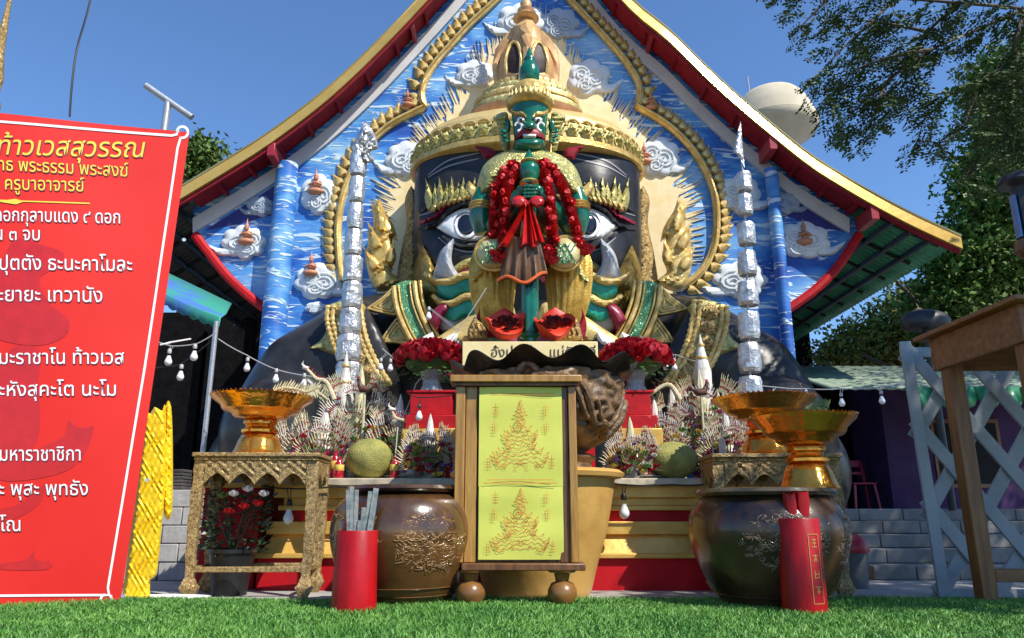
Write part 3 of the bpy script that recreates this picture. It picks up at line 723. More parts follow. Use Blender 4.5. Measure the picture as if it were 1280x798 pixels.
# lantern stage: four gold ribs round a gold body with shade-dark arch patches, flared roof and spire
LG = mat('rosy_gold_lantern', (.72, .46, .20), .42, .25, .3, 25, col2=(.50, .26, .11), vs=5)
LP_ = [(34, 114), (37, 104), (38, 92), (36, 80), (30, 66), (22, 56)]
crown(LP_, 'lantern_body', LG, sy=.9, n=40)
def lY(a, b):
    w_ = np.interp(b+18, [56, 66, 80, 92, 104, 114], [22, 30, 36, 38, 37, 34]); x = min(.97, abs(P(a, b, 9.95).x-XC)/(w_*MP)); return YC-w_*MP*.9*sqrt(1-x*x)
ARCHD = mat('lantern_dark_core', (.035, .008, .006), .6)
for s_ in (-1, 1):
    el_ = [(658+s_*8, 100, 1), (658+s_*7, 70), (658+s_*12, 54), (658+s_*20, 56), (658+s_*26, 76), (658+s_*24, 100, 1), (658+s_*15, 104)]
    G().relief(el_, lambda a, b: lY(a, b)-.012, H=.004, cell=3, back=.02).build('arch_opening', ARCHD, giant)  # dark patch on the solid body paints in the opening's shade
    G().tube([P(x, y, lY(x, y)-.03) for x, y in cat_rom(el_, 3)]+[P(el_[0][0], el_[0][1], lY(*el_[0][:2])-.03)], .028, 6).build('arch_frame', GOLDL, giant)
crown([(37, 113), (40, 109), (38, 104), (32, 102)], 'lantern_base', LG, sy=.9, n=8)
for a in [pi/2*k+pi/2 for k in range(4)]:
    pth = []; 
    for r_, y in ((33, 110), (38, 98), (40, 82), (36, 66), (26, 54), (17, 44)):
        z = P(659, y, YC).z; pth.append((XC+r_*MP*cos(a), YC+r_*MP*.9*sin(a), z))
    G().tube(pth, [.085, .075, .07, .085, .11, .1], 6).build('lantern_rib', LG, giant)
crown([(24, 58), (22, 50), (24, 42), (16, 36), (12, 30), (10, 26)], 'lantern_roof', LG, sy=.9, n=8)
crown([(14, 27), (18, 24), (10, 18), (12, 14), (7, 10), (8, 5), (5, 2), (5.5, -3), (3, -8), (3.5, -14), (2, -20), (1, -60)], 'spire', LG, sy=1, n=16)
# small guardian heads on the crown rim
for px_ in (521, 797):
    b = P(px_, 222, 10.1); gg = G(); gg.ell((b.x, b.y, b.z+.08), (.07, .07, .09)); gg.ell((b.x, b.y, b.z+.22), (.05, .05, .07)); gg.lathe((b.x, b.y, b.z+.27), [(.05, 0), (.03, .05), (.004, .16)], 8)
    gg.build('crown_figure', DEI, giant)
# ================================================================ ALTAR
def text_mesh(string, size, m, name, parent, place, thick=.002, bold=.0):
    cu = bpy.data.curves.new('lettering', 'FONT'); cu.body = string; cu.size = size; cu.extrude = 0; cu.offset = bold; cu.resolution_u = 3
    ob = bpy.data.objects.new('lettering', cu); S.collection.objects.link(ob); bpy.context.view_layer.update()
    me0 = ob.to_mesh(); vs = [tuple(v.co) for v in me0.vertices]; fs = [tuple(p.vertices) for p in me0.polygons]
    ob.to_mesh_clear(); bpy.data.objects.remove(ob); bpy.data.curves.remove(cu)
    if not vs: return None
    w_ = max(v[0] for v in vs)
    ext = sorted((min(vs[i][0] for i in f), max(vs[i][0] for i in f), k) for k, f in enumerate(fs)); groups = []; end = -1e9
    for a, b, k in ext:             # one object per word
        if a > end+size*.13: groups.append([])
        groups[-1].append(k); end = max(end, b)
    for gr in groups:
        g = G(); ids = sorted({i for k in gr for i in fs[k]}); mp_ = {i: n for n, i in enumerate(ids)}
        g.add([place(vs[i][0], vs[i][1], w_) for i in ids], [tuple(mp_[i] for i in fs[k]) for k in gr]); g.build(name, m, parent, sharp=180)
ARED = mat('altar_red_paint', (.50, .007, .014), .55, 0, .15, 15, col2=(.36, .004, .009), vs=2.5, spec=.25)
AGOLD = mat('altar_gold_paint', (.78, .50, .13), .42, .3, .25, 20, col2=(.60, .34, .06), vs=5)
YA = 5.55
xl, xr = P(322, 700, YA).x, P(1000, 700, YA).x
altar = thing('tiered_altar', 'long red and gold tiered altar base carrying the offerings before the black guardian', 'altar', ((xl+xr)/2, YA, 0))
def zc(y, Y): return P(640, y, Y).z
def course(y0, y1, dY, name, m, ex=0, slope=0):
    Y0 = YA+dY; g = G(); z0 = zc(y0, Y0) if y0 < 744 else -.055; z1 = zc(y1, Y0+slope)
    a = xl-ex; b = xr+ex
    v = [(a, Y0, z0), (b, Y0, z0), (b, 8.2, z0), (a, 8.2, z0), (a+slope, Y0+slope, z1), (b-slope, Y0+slope, z1), (b-slope, 8.2, z1), (a+slope, 8.2, z1)]
    g.add(v, [(3, 2, 1, 0), (4, 5, 6, 7), (0, 1, 5, 4), (1, 2, 6, 5), (2, 3, 7, 6), (3, 0, 4, 7)])
    return g.build(name, m, altar, bevel=.006)
course(745, 698, 0, 'red_base', ARED)
course(698.4, 692, -.035, 'gold_lip', AGOLD, .035)
course(692.4, 668, .02, 'gold_riser', AGOLD, 0, .07)
course(668.4, 652, .05, 'gold_moulding', AGOLD, -.03)
course(652.4, 638, .13, 'red_band', ARED, -.13)
course(638.4, 632, .09, 'gold_lip', AGOLD, -.09)
course(632.4, 622, .12, 'gold_riser', AGOLD, -.12)
course(622.4, 604, .06, 'gold_moulding', AGOLD, -.06)
zt = zc(598, YA)
CLOTH = mat('altar_cloth', (.56, .48, .34), .7, 0, .3, 20, var=.15, vs=8)
g = G(); n = 160; v = []; f = []
x0, x1 = xl-.06, xr+.06; zl = zc(605, YA+.06)
for i in range(n+1):
    x = x0+(x1-x0)*i/n; wv = .006*sin(x*21)+.004*sin(x*47+1)
    v += [(x, YA-.03+wv, zl-.004-.008*abs(sin(x*9))), (x, YA-.03+wv, zt-.008), (x, YA-.015, zt), (x, 8.25, zt), (x, 8.25, zl)]
for i in range(n):
    for j in range(4): f.append((i*5+j, (i+1)*5+j, (i+1)*5+j+1, i*5+j+1))
g.add(v, f); g.build('cloth_cover', CLOTH, altar)
def ztop(): return zt
# ---------------------------------------------------------------- pedestal with the sign
YS = 6.4
pd = thing('statue_pedestal', 'cream pedestal block with dark Thai lettering under the green guardian', 'pedestal', (P(660, 450, YS).x, YS, zt))
BUTTER = mat('butter_paint', (.82, .68, .34), .6, 0, .1, 30, col2=(.76, .60, .27), vs=3)
a, b = P(578, 427, YS-.55), P(747, 427, YS-.55)
G().box((a.x, YS-.55, P(0, 458, YS-.55).z), (b.x, YS+.45, a.z)).build('top_block', BUTTER, pd, bevel=.006)
G().box((a.x+.04, YS-.5, zt), (b.x-.04, YS+.4, P(0, 458, YS-.55).z-.002)).build('pedestal_body', ARED, pd, bevel=.006)
zp = a.z
INK = mat('sign_ink', (.06, .035, .02), .6)
def pl_s(x0, y0, slope=0):
    return lambda u, v_, w_: P(x0+u, y0-v_, YS-.555)
text_mesh('อั๋งปู่', 17, INK, 'lettering', pd, pl_s(613, 446))
text_mesh('แม่รักษ์ที่', 17, INK, 'lettering', pd, pl_s(686, 446))
g = G(); b_ = P(664, 450, YS-.56); k = mpp(664, 440, YS-.56)
g.lathe((b_.x, YS-.556, b_.z), [(7*k, 0), (7*k, 2*k), (5*k, 4*k), (5.5*k, 7*k), (3.5*k, 11*k), (1*k, 14*k), (.3*k, 20*k)], 12, sy=.12); g.build('stupa_emblem', mat('emblem_green', (.02, .08, .05), .4), pd)
# ---------------------------------------------------------------- GREEN GUARDIAN
K = mpp(660, 300, YS)
gd = thing('green_guardian_statue', 'green-faced guardian in gold armour standing on the cream pedestal with a twisted green club', 'statue', (P(660, 427, YS).x, YS, zp))
def pt(x, y, dY=0): return P(x, y, YS+dY)
def eg(g, x, y, rx, ry, rz, dY=0, rot=None, fn=None, n=24, m=16):
    return g.ell(pt(x, y, dY), (rx*K, ry*K, rz*K), n, m, rot, fn)
SCALE = mat('gold_scale_armour', (.66, .60, .24), .36, .4, 1.4, 42, col2=(.30, .30, .08), vs=30, btype='voronoi')
PANT = mat('gold_ribbed_cloth', (.70, .43, .08), .36, .5, .5, 60, col2=(.42, .23, .03), vs=10)
BRN = mat('bronze_brown', (.20, .10, .03), .35, .5, .3, 30)
# legs: baggy ribbed gold trousers
for s_ in (-1, 1):
    g = G(); x0 = 660+s_*-1*0
    prof = [(11, 424), (15, 410), (21, 396), (25, 375), (28, 350), (28, 330), (22, 312), (16, 300)]
    cx = 616 if s_ < 0 else 711
    v = []; n = 60
    for w_, y in prof:
        xx = cx+(0 if y < 380 else -s_*(y-380)*.14)
        p = pt(xx, y); pr = []
        for k_ in range(n):
            t = 2*pi*k_/n; r_ = w_*K*(1+.06*cos(t*20)); v.append((p.x+r_*cos(t), p.y+r_*.8*sin(t), p.z))
    f = []
    for i in range(len(prof)-1):
        for k_ in range(n): k2 = (k_+1) % n; f.append((i*n+k_, i*n+k2, (i+1)*n+k2, (i+1)*n+k_))
    g.add(v, f); g.build('trouser_leg', PANT, gd, sharp=80)
    g = G(); eg(g, cx-s_*6, 423, 15, 26, 5, -.06); g.build('foot', GREEN, gd)
    # shin guard flame and lower gold fin
    G().relief([(cx-s_*4, 422, 1), (cx+s_*14, 402), (cx+s_*16, 384, 1), (cx+s_*22, 404), (cx+s_*20, 424, 1)], YS-.22, H=.05, cell=3, wpx=4, both=True).build('shin_flare', MAROON, gd)
    q = 597 if s_ < 0 else 716
    G().relief([(q-13, 426, 1), (q-12, 412), (q-s_*-4, 396, 1), (q+9, 408), (q+13, 426, 1)], YS-.30, H=.05, cell=3, wpx=5, both=True, fn=lambda a, b, d: .02*sin(a*1.1)*sin(b*.9)).build('base_fin', GOLDO, gd)
# waist cloths
g = G(); eg(g, 660, 318, 34, 20, 32); g.build('hip_cloth', BRN, gd)
g = G()
c = []
nx, ny = 30, 14
for j in range(ny+1):
    y = 296+(352-296)*j/ny; hw = 20+11*j/ny
    for i in range(nx+1):
        u = i/nx*2-1; yy = y+(j/ny)*(5*sin(u*4+1)-3*u)
        c.append(pt(652+u*hw*(1.0)+2, yy, -.44-.05*(1-u*u)-.02*sin(u*14)*(j/ny)))
g.add(c, [(j*(nx+1)+i, (j+1)*(nx+1)+i, (j+1)*(nx+1)+i+1, j*(nx+1)+i+1) for j in range(ny) for i in range(nx)])
FC = g.build('front_cloth', mat('brown_gold_silk', (.15, .07, .02), .4, .1, .4, 10, col2=(.06, .025, .01), vs=6), gd, solid=.008)
g = G(); g.tube([pt(622+60*i/24, 349+((5*sin((i/12-1)*4+1)-3*(i/12-1))), -.465-.05*(1-(i/12-1)**2)) for i in range(25)], .014, 6)
g.build('orange_hem', mat('orange_hem', (.75, .13, .02), .5), FC)
for cx in (616, 706):
    o = G().relief(ellipse_px(cx, 317, 21, 20), YS-.30, H=.10, wpx=16, cell=3.5, both=True).build('thigh_guard', mat('cream_guard', (.70, .60, .32), .45, .2, .4, 30, col2=(.45, .36, .14)), gd)
    for q in (-7, 0, 7):
        for sl in (1, -1): G().tube([pt(cx+q-7*sl+i*1.75*sl, 304+i*3.2, -.40) for i in range(9)], .008, 5).build('green_band', EMER, o)
    G().tube([pt(x, y, -.30) for x, y in cat_rom(ellipse_px(cx, 317, 22, 21), 4)], .016, 6).build('guard_border', GOLD, o)
for s_ in (-1, 1):
    G().relief([(662+s_*42, 196, 1), (662+s_*46, 186), (662+s_*70, 182, 1), (662+s_*60, 192), (662+s_*56, 200, 1)], YS+.2, H=.03, cell=3, both=True).build('collar_flare', MAROON, gd)
# torso and chest armour
g = G(); eg(g, 660, 262, 36, 24, 50); g.build('torso', BRN, gd)
g = G()
g.relief([(594, 246, 1), (597, 228), (604, 208), (620, 194), (645, 186), (675, 186), (700, 194), (718, 208), (727, 228), (730, 246, 1), (714, 246), (700, 236), (690, 226), (660, 218), (630, 226), (622, 236), (610, 246)], YS-.02, H=.26, wpx=20, cell=4, back=.2, both=True,
         fn=lambda a, b, d: .012*(sin((a+b)*.8)*sin((a-b)*.8)))
g.build('shoulder_armour', SCALE, gd)
for s_ in (-1, 1):
    q = lambda x: 662+s_*(x-662) if s_ > 0 else 662-(x-662)
    q = lambda x: 662+s_*x
    G().relief([(q(50), 240), (q(64), 236), (q(76), 226, 1), (q(80), 236), (q(70), 250), (q(54), 252)], YS-.12, H=.04, cell=3, wpx=4, both=True).build('pauldron_tip', GOLD, gd)
    g = G(); g.tube([pt(q(58), 240, -.10), pt(q(61), 256, -.12), pt(q(62), 272, -.12), pt(q(58), 292, -.10)], [.085, .10, .10, .08], 16)
    g.build('upper_arm', GREEN, gd)
    g = G()
    for y in (256, 259.5, 263): c = pt(q(61), y, -.12); g.lathe((c.x, c.y, c.z), [(.098, -.012), (.112, 0), (.098, .012)], 20)
    g.build('arm_ring', GOLD, gd)
    g = G(); g.tube([pt(q(56), 286), pt(q(46), 282, -.16), pt(q(26), 256, -.34), pt(q(12), 240, -.38)], [.075, .075, .06, .045], 14)
    g.build('forearm', GREEN, gd)
    # hand with separate fingers closed round the club
    g = G(); g.ell(pt(q(9), 238, -.39), (.062, .05, .05), 14, 10)
    for k_ in range(4):
        y = 233+k_*4.4
        g.tube([pt(q(9), y, -.41), pt(q(6), y, -.46), pt(q(-2), y, -.47), pt(q(-6), y, -.44)], [.0145, .0155, .014, .010], 8)
    g.tube([pt(q(10), 231, -.40), pt(q(6), 227, -.44), pt(q(1), 227, -.45)], [.015, .015, .011], 8)
    g.build('hand', GREEN, gd)
    # side sashes of the robe
    G().relief([(q(36), 300), (q(44), 296), (q(62), 330), (q(74), 352, 1), (q(60), 346), (q(46), 330)], YS-.14, H=.03, cell=3.5, both=True).build('robe_flap', SCALE if s_ > 0 else PANT, gd)
# bracelets, club
g = G(); eg(g, 662, 212, 9, 9, 9, -.36); g.build('club_bulb', GREEN, gd)
zb = lambda y: pt(662, y, -.36)
def stick(prof, nm, m, tw=0, wob=None, n=24):
    c = zb(300); return G().lathe((c.x, c.y, 0), [(r_*K, zb(y).z) for r_, y in prof], n=n, wob=wob, twist=tw).build(nm, m, gd, sharp=60)
stick([(8, 430), (8, 424), (12, 422), (10, 418), (9, 414)], 'club_foot', GREEN)
stick([(9.5, 416-2.0*i) for i in range(0, 62)], 'twisted_club', GREEN, tw=.09, wob=lambda a, i: 1+.10*cos(a*6))
stick([(8, 292), (8, 230), (10, 226), (12, 220), (13, 214), (12, 208), (7, 204), (9, 202), (7, 199), (5, 195), (2, 190), (.5, 187)], 'club_head', GREEN)
stick([(9, 205), (11, 203), (9, 201)], 'club_ring', GOLD)
stick([(9, 232), (12, 229), (9, 226)], 'club_ring', GOLD)
# neck, head, face
g = G(); g.tube([pt(662, 200), pt(662, 180)], [.09, .085], 16); eg(g, 662, 187, 20, 16, 6); g.build('neck', GREEN, gd)
hf = lambda x, y: YS-.02
def hd(q):
    return 1
g = G()
rings = [(10, 188), (16, 186), (19.5, 180), (21, 170), (22, 158), (23.5, 148), (24, 140), (23, 132), (20, 126)]
g.lathe((pt(662, 150).x, YS-.03, 0), [(w_*K, pt(662, y).z) for w_, y in rings], 32, sy=.92)
g.build('head', GREEN, gd)
def hy(up):      # front of the head
    def f_(a, b):
        w_ = np.interp(b, [126, 132, 140, 148, 158, 170, 180, 188], [20, 23, 24, 23.5, 22, 21, 19.5, 10]); x = min(.98, abs(a-662)/w_)
        return YS-.03-w_*K*.92*sqrt(1-x*x)-up
    return f_
RL = lambda pts, up, H, m, nm, w_=3, par=gd: G().relief(pts, hy(up), H=H, wpx=w_, cell=2.2, back=.06).build(nm, m, par)
RL(ellipse_px(662, 157, 9, 7), .02, .09, GREEN, 'nose', 6)
RL([(645, 168), (651, 162), (662, 160), (673, 162), (679, 168), (681, 175), (671, 172), (662, 171), (653, 172), (643, 175)], .03, .035, mat('lip_red', (.26, .006, .012), .5), 'lip', 3)
RL([(654, 168), (670, 168), (670, 171), (654, 171)], .065, .01, EYEW, 'teeth', 1)
RL([(646, 174), (662, 173), (678, 174), (682, 183), (674, 190), (650, 190), (642, 183)], .03, .07, GREEN, 'chin', 5)
for s_ in (-1, 1):
    q = lambda x: 662+s_*x
    RL(ellipse_px(q(11), 150, 5, 3.5), .015, .03, EYEW, 'eye', 3); RL(ellipse_px(q(11), 150, 2, 2), .05, .008, IRIS, 'pupil', 1)
    RL(strip([(q(4), 146), (q(10), 141), (q(18), 141), (q(24), 136)], 3.2), .03, .03, GOLD, 'eyebrow', 1.5)
    sp = [(q(5+9*1), 166)]; c = []
    for i in range(16):
        t = i/15*4.6; r_ = 6.5-.25*i*.9; c.append(P(q(15)+s_*r_*cos(t+1.6), 158+r_*sin(t+1.6), hy(.055)(q(15), 158)))
    G().tube(c, [.016-.0005*i for i in range(16)], 7).build('curled_fang', EYEW, gd)
    # ear fins
    G().relief([(q(24), 176), (q(26), 150), (q(30), 140), (q(47), 146, 1), (q(40), 158), (q(38), 172), (q(34), 188, 1), (q(26), 190)], YS+.02, H=.04, cell=3, wpx=4, both=True, fn=lambda a, b, d: .012*sin(b*1.2)).build('ear_fin', GOLDG, gd)
    g = G(); eg(g, q(28), 158, 5, 5, 11); g.build('ear', GREEN, gd)
    G().tube([pt(q(27), 176), pt(q(26), 195, -.05), pt(q(24), 222, -.16)], .012, 6).build('ear_tassel', BRN, gd)
    for k_, (x, y) in enumerate(((29, 166), (28, 172), (26, 178))):
        G().relief(flame_px(q(x), y, s_*60, 12, 7, s_), YS-.14, H=.02, cell=2.5, wpx=2, both=True, back=.02).build('beard_flame', GREEN, gd)
# crown
cxh = pt(662, 130).x
def gl(prof, nm, m, sy=1, wob=None, n=40, dy=0): return G().lathe((cxh, YS-.03+dy, 0), [(w_*K, pt(662, y).z) for w_, y in prof], n, sy=sy, wob=wob).build(nm, m, gd, sharp=50)
gl([(24, 139), (30, 136), (31, 133), (27, 130)], 'crown_rim', GOLD, wob=lambda a, i: 1+.025*cos(a*24))
gl([(27, 132), (27, 128), (25, 122), (22, 119)], 'crown_band', GOLDG)
gl([(26, 123), (25, 118), (21, 114), (18, 112)], 'crown_step', GOLD, wob=lambda a, i: 1+.03*cos(a*30))
gl([(19, 114), (18, 110), (12, 107), (10, 106)], 'crown_step', GOLDL)
gl([(9, 108), (12, 104), (13.5, 97), (13, 89), (10, 84), (7.5, 81), (7.5, 79), (8, 77), (5, 73), (3.5, 68), (1, 62)], 'crown_finial', GREEN)
for i in range(15):
    a = pi+pi*i/14; x = cxh+29*K*cos(a); y = YS-.03+29*K*sin(a); gg = G(); gg.lathe((x, y, pt(662, 133).z), [(.02, 0), (.024, .02), (.012, .05), (.002, .08)], 7); gg.build('crown_bud', GOLDL, gd)
# ---------------------------------------------------------------- garlands, sash, rose bunches
GARR = mat('red_garland_petals', (.62, .008, .015), .6, 0, .6, 60, col2=(.36, .003, .007), vs=30)
GROSE = []; SROSE = mat('bright_red_petals', (.72, .015, .02), .55, 0, .3, 60, col2=(.45, .005, .01), vs=20)
def garland(name, pts, r, label, ends=1):
    t = thing(name, label, 'garland', P(*pts[0][:2], YS+pts[0][2]), 'red garlands round the green guardian')
    g = G(); c3 = [pt(x, y, d) for x, y, d in pts]
    L_ = []; 
    for a, b in zip(c3[:-1], c3[1:]):
        n = max(2, int((b-a).length/.022))
        for i in range(n): L_.append(a.lerp(b, i/n))
    for i, p in enumerate(L_):
        d = (L_[min(i+1, len(L_)-1)]-L_[max(0, i-1)]).normalized(); u = d.orthogonal().normalized(); w_ = d.cross(u); k_ = 13
        ring0 = [p+(u*cos(2*pi*j/k_+i)+w_*sin(2*pi*j/k_+i))*r*(.9+.2*rng.random())*(1.04 if j % 2 else .88)+d*rng.uniform(-.004, .012) for j in range(k_)]
        vv = [p-d*.006]+ring0+[p+d*.014]
        ff = [(0, 1+(j+1) % k_, 1+j) for j in range(k_)]+[(k_+1, 1+j, 1+(j+1) % k_) for j in range(k_)]
        g.add(vv, ff)
    g.build('flower_strand', GARR, t, sharp=30)
    if not GROSE:
        for q in range(3): gg = G(); rose(gg, (0, 0, 0), .042); GROSE.append(mesh_of(gg, 'garland_rose', SROSE, 30))
    for i in range(2, len(L_)-1, 4):
        p = L_[i]+Vector((rng.uniform(-.5, .5)*r, -r*.75, 0)); inst(GROSE[i % 3], 'garland_rose', t, p, (1.2+rng.uniform(-.4, .4), rng.uniform(-.4, .4), rng.uniform(0, 6)), (rng.uniform(.8, 1.1),)*3)
    for (x, y, d) in (pts[-1],)+((pts[0],) if ends > 1 else ()):
        for k_ in range(7):
            gg = G(); c = pt(x+rng.uniform(-9, 9), y+rng.uniform(-4, 9), d+rng.uniform(-.05, .02)); rose(gg, c, .05); gg.build('tassel_flower', GARR, t)
    return t
def rose(g, c, r, tilt=None):
    c = Vector(c)
    g.ell(c, (r*.45, r*.45, r*.5), 8, 6)
    for L_, (rr, n, up) in enumerate(((.55, 4, .35), (.8, 5, .15), (1.0, 6, -.05))):
        for k_ in range(n):
            a = 2*pi*k_/n+L_*.7+rng.random()*.4; d = Vector((cos(a), sin(a), 0)); t = Vector((-sin(a), cos(a), 0)); w_ = r*.62*(.8+L_*.12)
            b0 = c+d*r*rr*.35+Vector((0, 0, -r*.35)); m0 = c+d*r*rr*.85+Vector((0, 0, r*up)); tp = c+d*r*rr*(1.05)+Vector((0, 0, r*(up+.42)))
            g.add([b0-t*w_*.3, b0+t*w_*.3, m0+t*w_*.75, tp+t*w_*.35, tp-t*w_*.35, m0-t*w_*.75, m0-d*r*.08+Vector((0, 0, r*.1))], [(0, 1, 6), (1, 2, 6), (2, 3, 6), (3, 4, 6), (4, 5, 6), (5, 0, 6)])
garland('flower_garland', [(646, 205, -.28), (630, 217, -.30), (621, 238, -.30), (618, 270, -.30), (617, 296, -.30), (612, 310, -.30)], .058, 'outermost red flower garland hanging down the left side of the green guardian')
garland('flower_garland', [(650, 210, -.33), (638, 222, -.36), (632, 246, -.38), (630, 280, -.38), (630, 302, -.38), (625, 320, -.38)], .060, 'inner red flower garland on the left beside the red ribbon and brown cloth')
garland('flower_garland', [(673, 205, -.30), (681, 222, -.34), (687, 250, -.38), (689, 280, -.38), (692, 302, -.38), (688, 320, -.38)], .060, 'inner red flower garland hanging straight down right of the green club')
garland('flower_garland', [(676, 202, -.28), (694, 216, -.30), (707, 244, -.30), (716, 272, -.30), (722, 296, -.30), (730, 312, -.28)], .058, 'outer red flower garland slanting out over the right eye of the giant face')
rb = thing('red_ribbon_sash', 'bright red satin ribbon with a bow tied under the hands of the green guardian', 'ribbon', pt(660, 250, -.4))
SAT = mat('red_satin', (.66, .02, .012), .28, 0, .2, 12, col2=(.40, .004, .006), vs=8, coat=.3)
for s_ in (-1, 1):
    g = G(); tail = [(660, 252), (660+s_*10, 280), (660+(-30 if s_ < 0 else 12), 306 if s_ < 0 else 300)]
    n = 12; v = []
    for i in range(n+1):
        t = i/n; x = 660+s_*2+(tail[2][0]-660)*t**1.1; y = 252+(tail[2][1]-250)*t; hw = 3+4.5*t
        for j in range(5): u = j/2-1; v.append(pt(x+u*hw, y+abs(u)*2, -.52+.02*cos(j*3.1)))
    g.add(v, [(i*5+j, (i+1)*5+j, (i+1)*5+j+1, i*5+j+1) for i in range(n) for j in range(4)]); g.build('ribbon_tail', SAT, rb, solid=.006)
g = G(); v = []
for i in range(13):
    t = i/12
    for j in range(7): u = j/3-1; v.append(pt(660+u*(5+9*t)+2*t, 252+56*t+3*sin(u*5)*t, -.51+.03*cos(j*2.3)))
g.add(v, [(i*7+j, (i+1)*7+j, (i+1)*7+j+1, i*7+j+1) for i in range(12) for j in range(6)]); g.build('ribbon_drape', SAT, rb, solid=.006)
for s_ in (-1, 1):
    G().relief([(660, 252, 1), (660+s_*8, 245), (660+s_*18, 247), (660+s_*20, 255), (660+s_*10, 260)], YS-.52, H=.04, cell=2.5, wpx=5, both=True).build('bow_loop', SAT, rb)
g = G()
for q in ((655, 232), (661, 236), (668, 229)): rose(g, pt(q[0], q[1], -.44), .035)
g.build('orange_flowers', mat('orange_petals', (.75, .22, .06), .6), rb)
rc = mat('dark_dried_rose', (.10, .008, .006), .6, col2=(.03, .003, .003), vs=60)
PAP = mat('red_orange_paper', (.68, .045, .012), .5, 0, .3, 20, col2=(.55, .02, .01))
for cx, sd_ in ((632, -1), (692, 1)):
    t = thing('rose_bunch', 'dark roses in red paper at the foot of the green club, on its '+('left' if sd_ < 0 else 'right'), 'bouquet', P(cx, 426, YS-.46), 'red paper rose bunches')
    c = P(cx, 412, YS-.42); g = G(); n = 28
    prof = [(.03, -.09), (.10, -.05), (.15, .02), (.165, .07), (.135, .035), (.02, .01)]
    v = []; R = Matrix.Rotation(radians(38), 3, 'X')
    for i, (r_, z) in enumerate(prof):
        for k_ in range(n):
            a = 2*pi*k_/n; rr = r_*(1+.10*cos(a*5+cx)); p = Vector((rr*cos(a), rr*sin(a), z+(.05*sin(a*2+1) if i in (2, 3) else 0))); v.append(c+R@p)
    f = [(i*n+k_, i*n+(k_+1) % n, (i+1)*n+(k_+1) % n, (i+1)*n+k_) for i in range(len(prof)-1) for k_ in range(n)]
    g.add(v, f); g.build('paper_wrap', PAP, t)
    for k_ in range(18):
        a = rng.uniform(0, 2*pi); r_ = .12*sqrt(rng.random()); gg = G(); rose(gg, c+R@Vector((r_*cos(a), r_*sin(a), .06)), .032); gg.build('rose', rc, t)
    G().relief([(cx+sd_*10, 420), (cx+sd_*22, 400), (cx+sd_*2, 384, 1), (cx-sd_*14, 398)], YS-.28, H=.02, cell=4, wpx=5, both=True).build('paper_point', PAP, t)
# ---------------------------------------------------------------- red stands with rose vases
GLASS = mat('clear_glass', (.75, .80, .80), .08, 0, 0, trans=.75, var=.02)
RROSE = mat('red_rose_petals', (.52, .004, .02), .5, 0, 0, col2=(.26, .002, .008), vs=25)
LEAFG = mat('bouquet_leaf', (.05, .14, .03), .5, var=.3, vs=10)
for cx, w_, nm in ((539, 26, 'left'), (795, 18, 'right')):
    Yv = 6.0
    t = thing('red_stand', 'red two-step wooden stand under the rose vase on the '+nm+' of the incense urn', 'stand', (P(cx, 500, Yv).x, Yv, zt), 'red vase stands')
    a = P(cx-w_, 491, Yv-.15); b = P(cx+w_, 491, Yv-.15); z1 = P(cx, 519, Yv-.15).z
    G().box((a.x, Yv-.15, z1), (b.x, Yv+.15, a.z)).build('upper_step', RED, t, bevel=.006)
    G().box((a.x-.03, Yv-.16, a.z), (b.x+.03, Yv+.16, a.z+.02)).build('top_board', RED, t, bevel=.004)
    z2 = P(cx, 536, Yv-.18).z; G().box((a.x-.03, Yv-.18, z2+.001), (b.x+.04, Yv+.2, z1-.002)).build('lower_step', RED, t, bevel=.006); G().box((a.x-.05, Yv-.21, zt), (b.x+.07, Yv+.2, z2)).build('plinth', AGOLD, t, bevel=.006)
    zs_ = a.z+.02
    t = thing('rose_vase', 'glass vase of bright red roses on the '+nm+' red stand', 'flowers', (P(cx, 490, Yv).x, Yv, zs_), 'vases of red roses')
    c = Vector((P(cx, 490, Yv).x, Yv, zs_))
    G().lathe(c, [(.085, 0), (.09, .02), (.07, .07), (.075, .12), (.13, .2), (.125, .2), (.065, .12), (.06, .07), (.07, .02)], 20, wob=lambda a, i: 1+.04*cos(a*10)).build('vase', GLASS, t)
    cc_ = Vector((P(cx, 452, Yv).x, Yv, P(cx, 452, Yv).z)); R_ = 41*mpp(cx, 450, Yv)
    me_ = []
    for q in range(3):
        gg = G(); rose(gg, (0, 0, 0), .055); me_.append(mesh_of(gg, 'rose', RROSE, 30))
    for k_ in range(74):
        ph = (k_+.5)/74; el_ = math.asin(1-1.18*ph); az = k_*2.39996
        p = cc_+Vector((R_*cos(el_)*cos(az), R_*.8*cos(el_)*sin(az), R_*.58*sin(el_)))
        inst(me_[k_ % 3], 'rose', t, p, (rng.uniform(-.6, .6), rng.uniform(-.6, .6), rng.uniform(0, 6)), (rng.uniform(.8, 1.15),)*3)
    gg = G(); gg.ell(cc_, (R_*.85, R_*.65, R_*.42), 14, 10); gg.build('foliage_core', LEAFG, t)
    g = G()
    for k_ in range(60):
        az = rng.uniform(0, 2*pi); p = cc_+Vector((R_*.9*cos(az), R_*.7*sin(az), -R_*rng.uniform(.1, .5))); d = Vector((cos(az), sin(az), -.5)).normalized()*.07; u = Vector((-sin(az), cos(az), 0))*.02
        g.add([p, p+d*.5+u, p+d, p+d*.5-u], [(0, 1, 2, 3)])
    g.build('leaves', LEAFG, t)['kind'] = 'stuff'
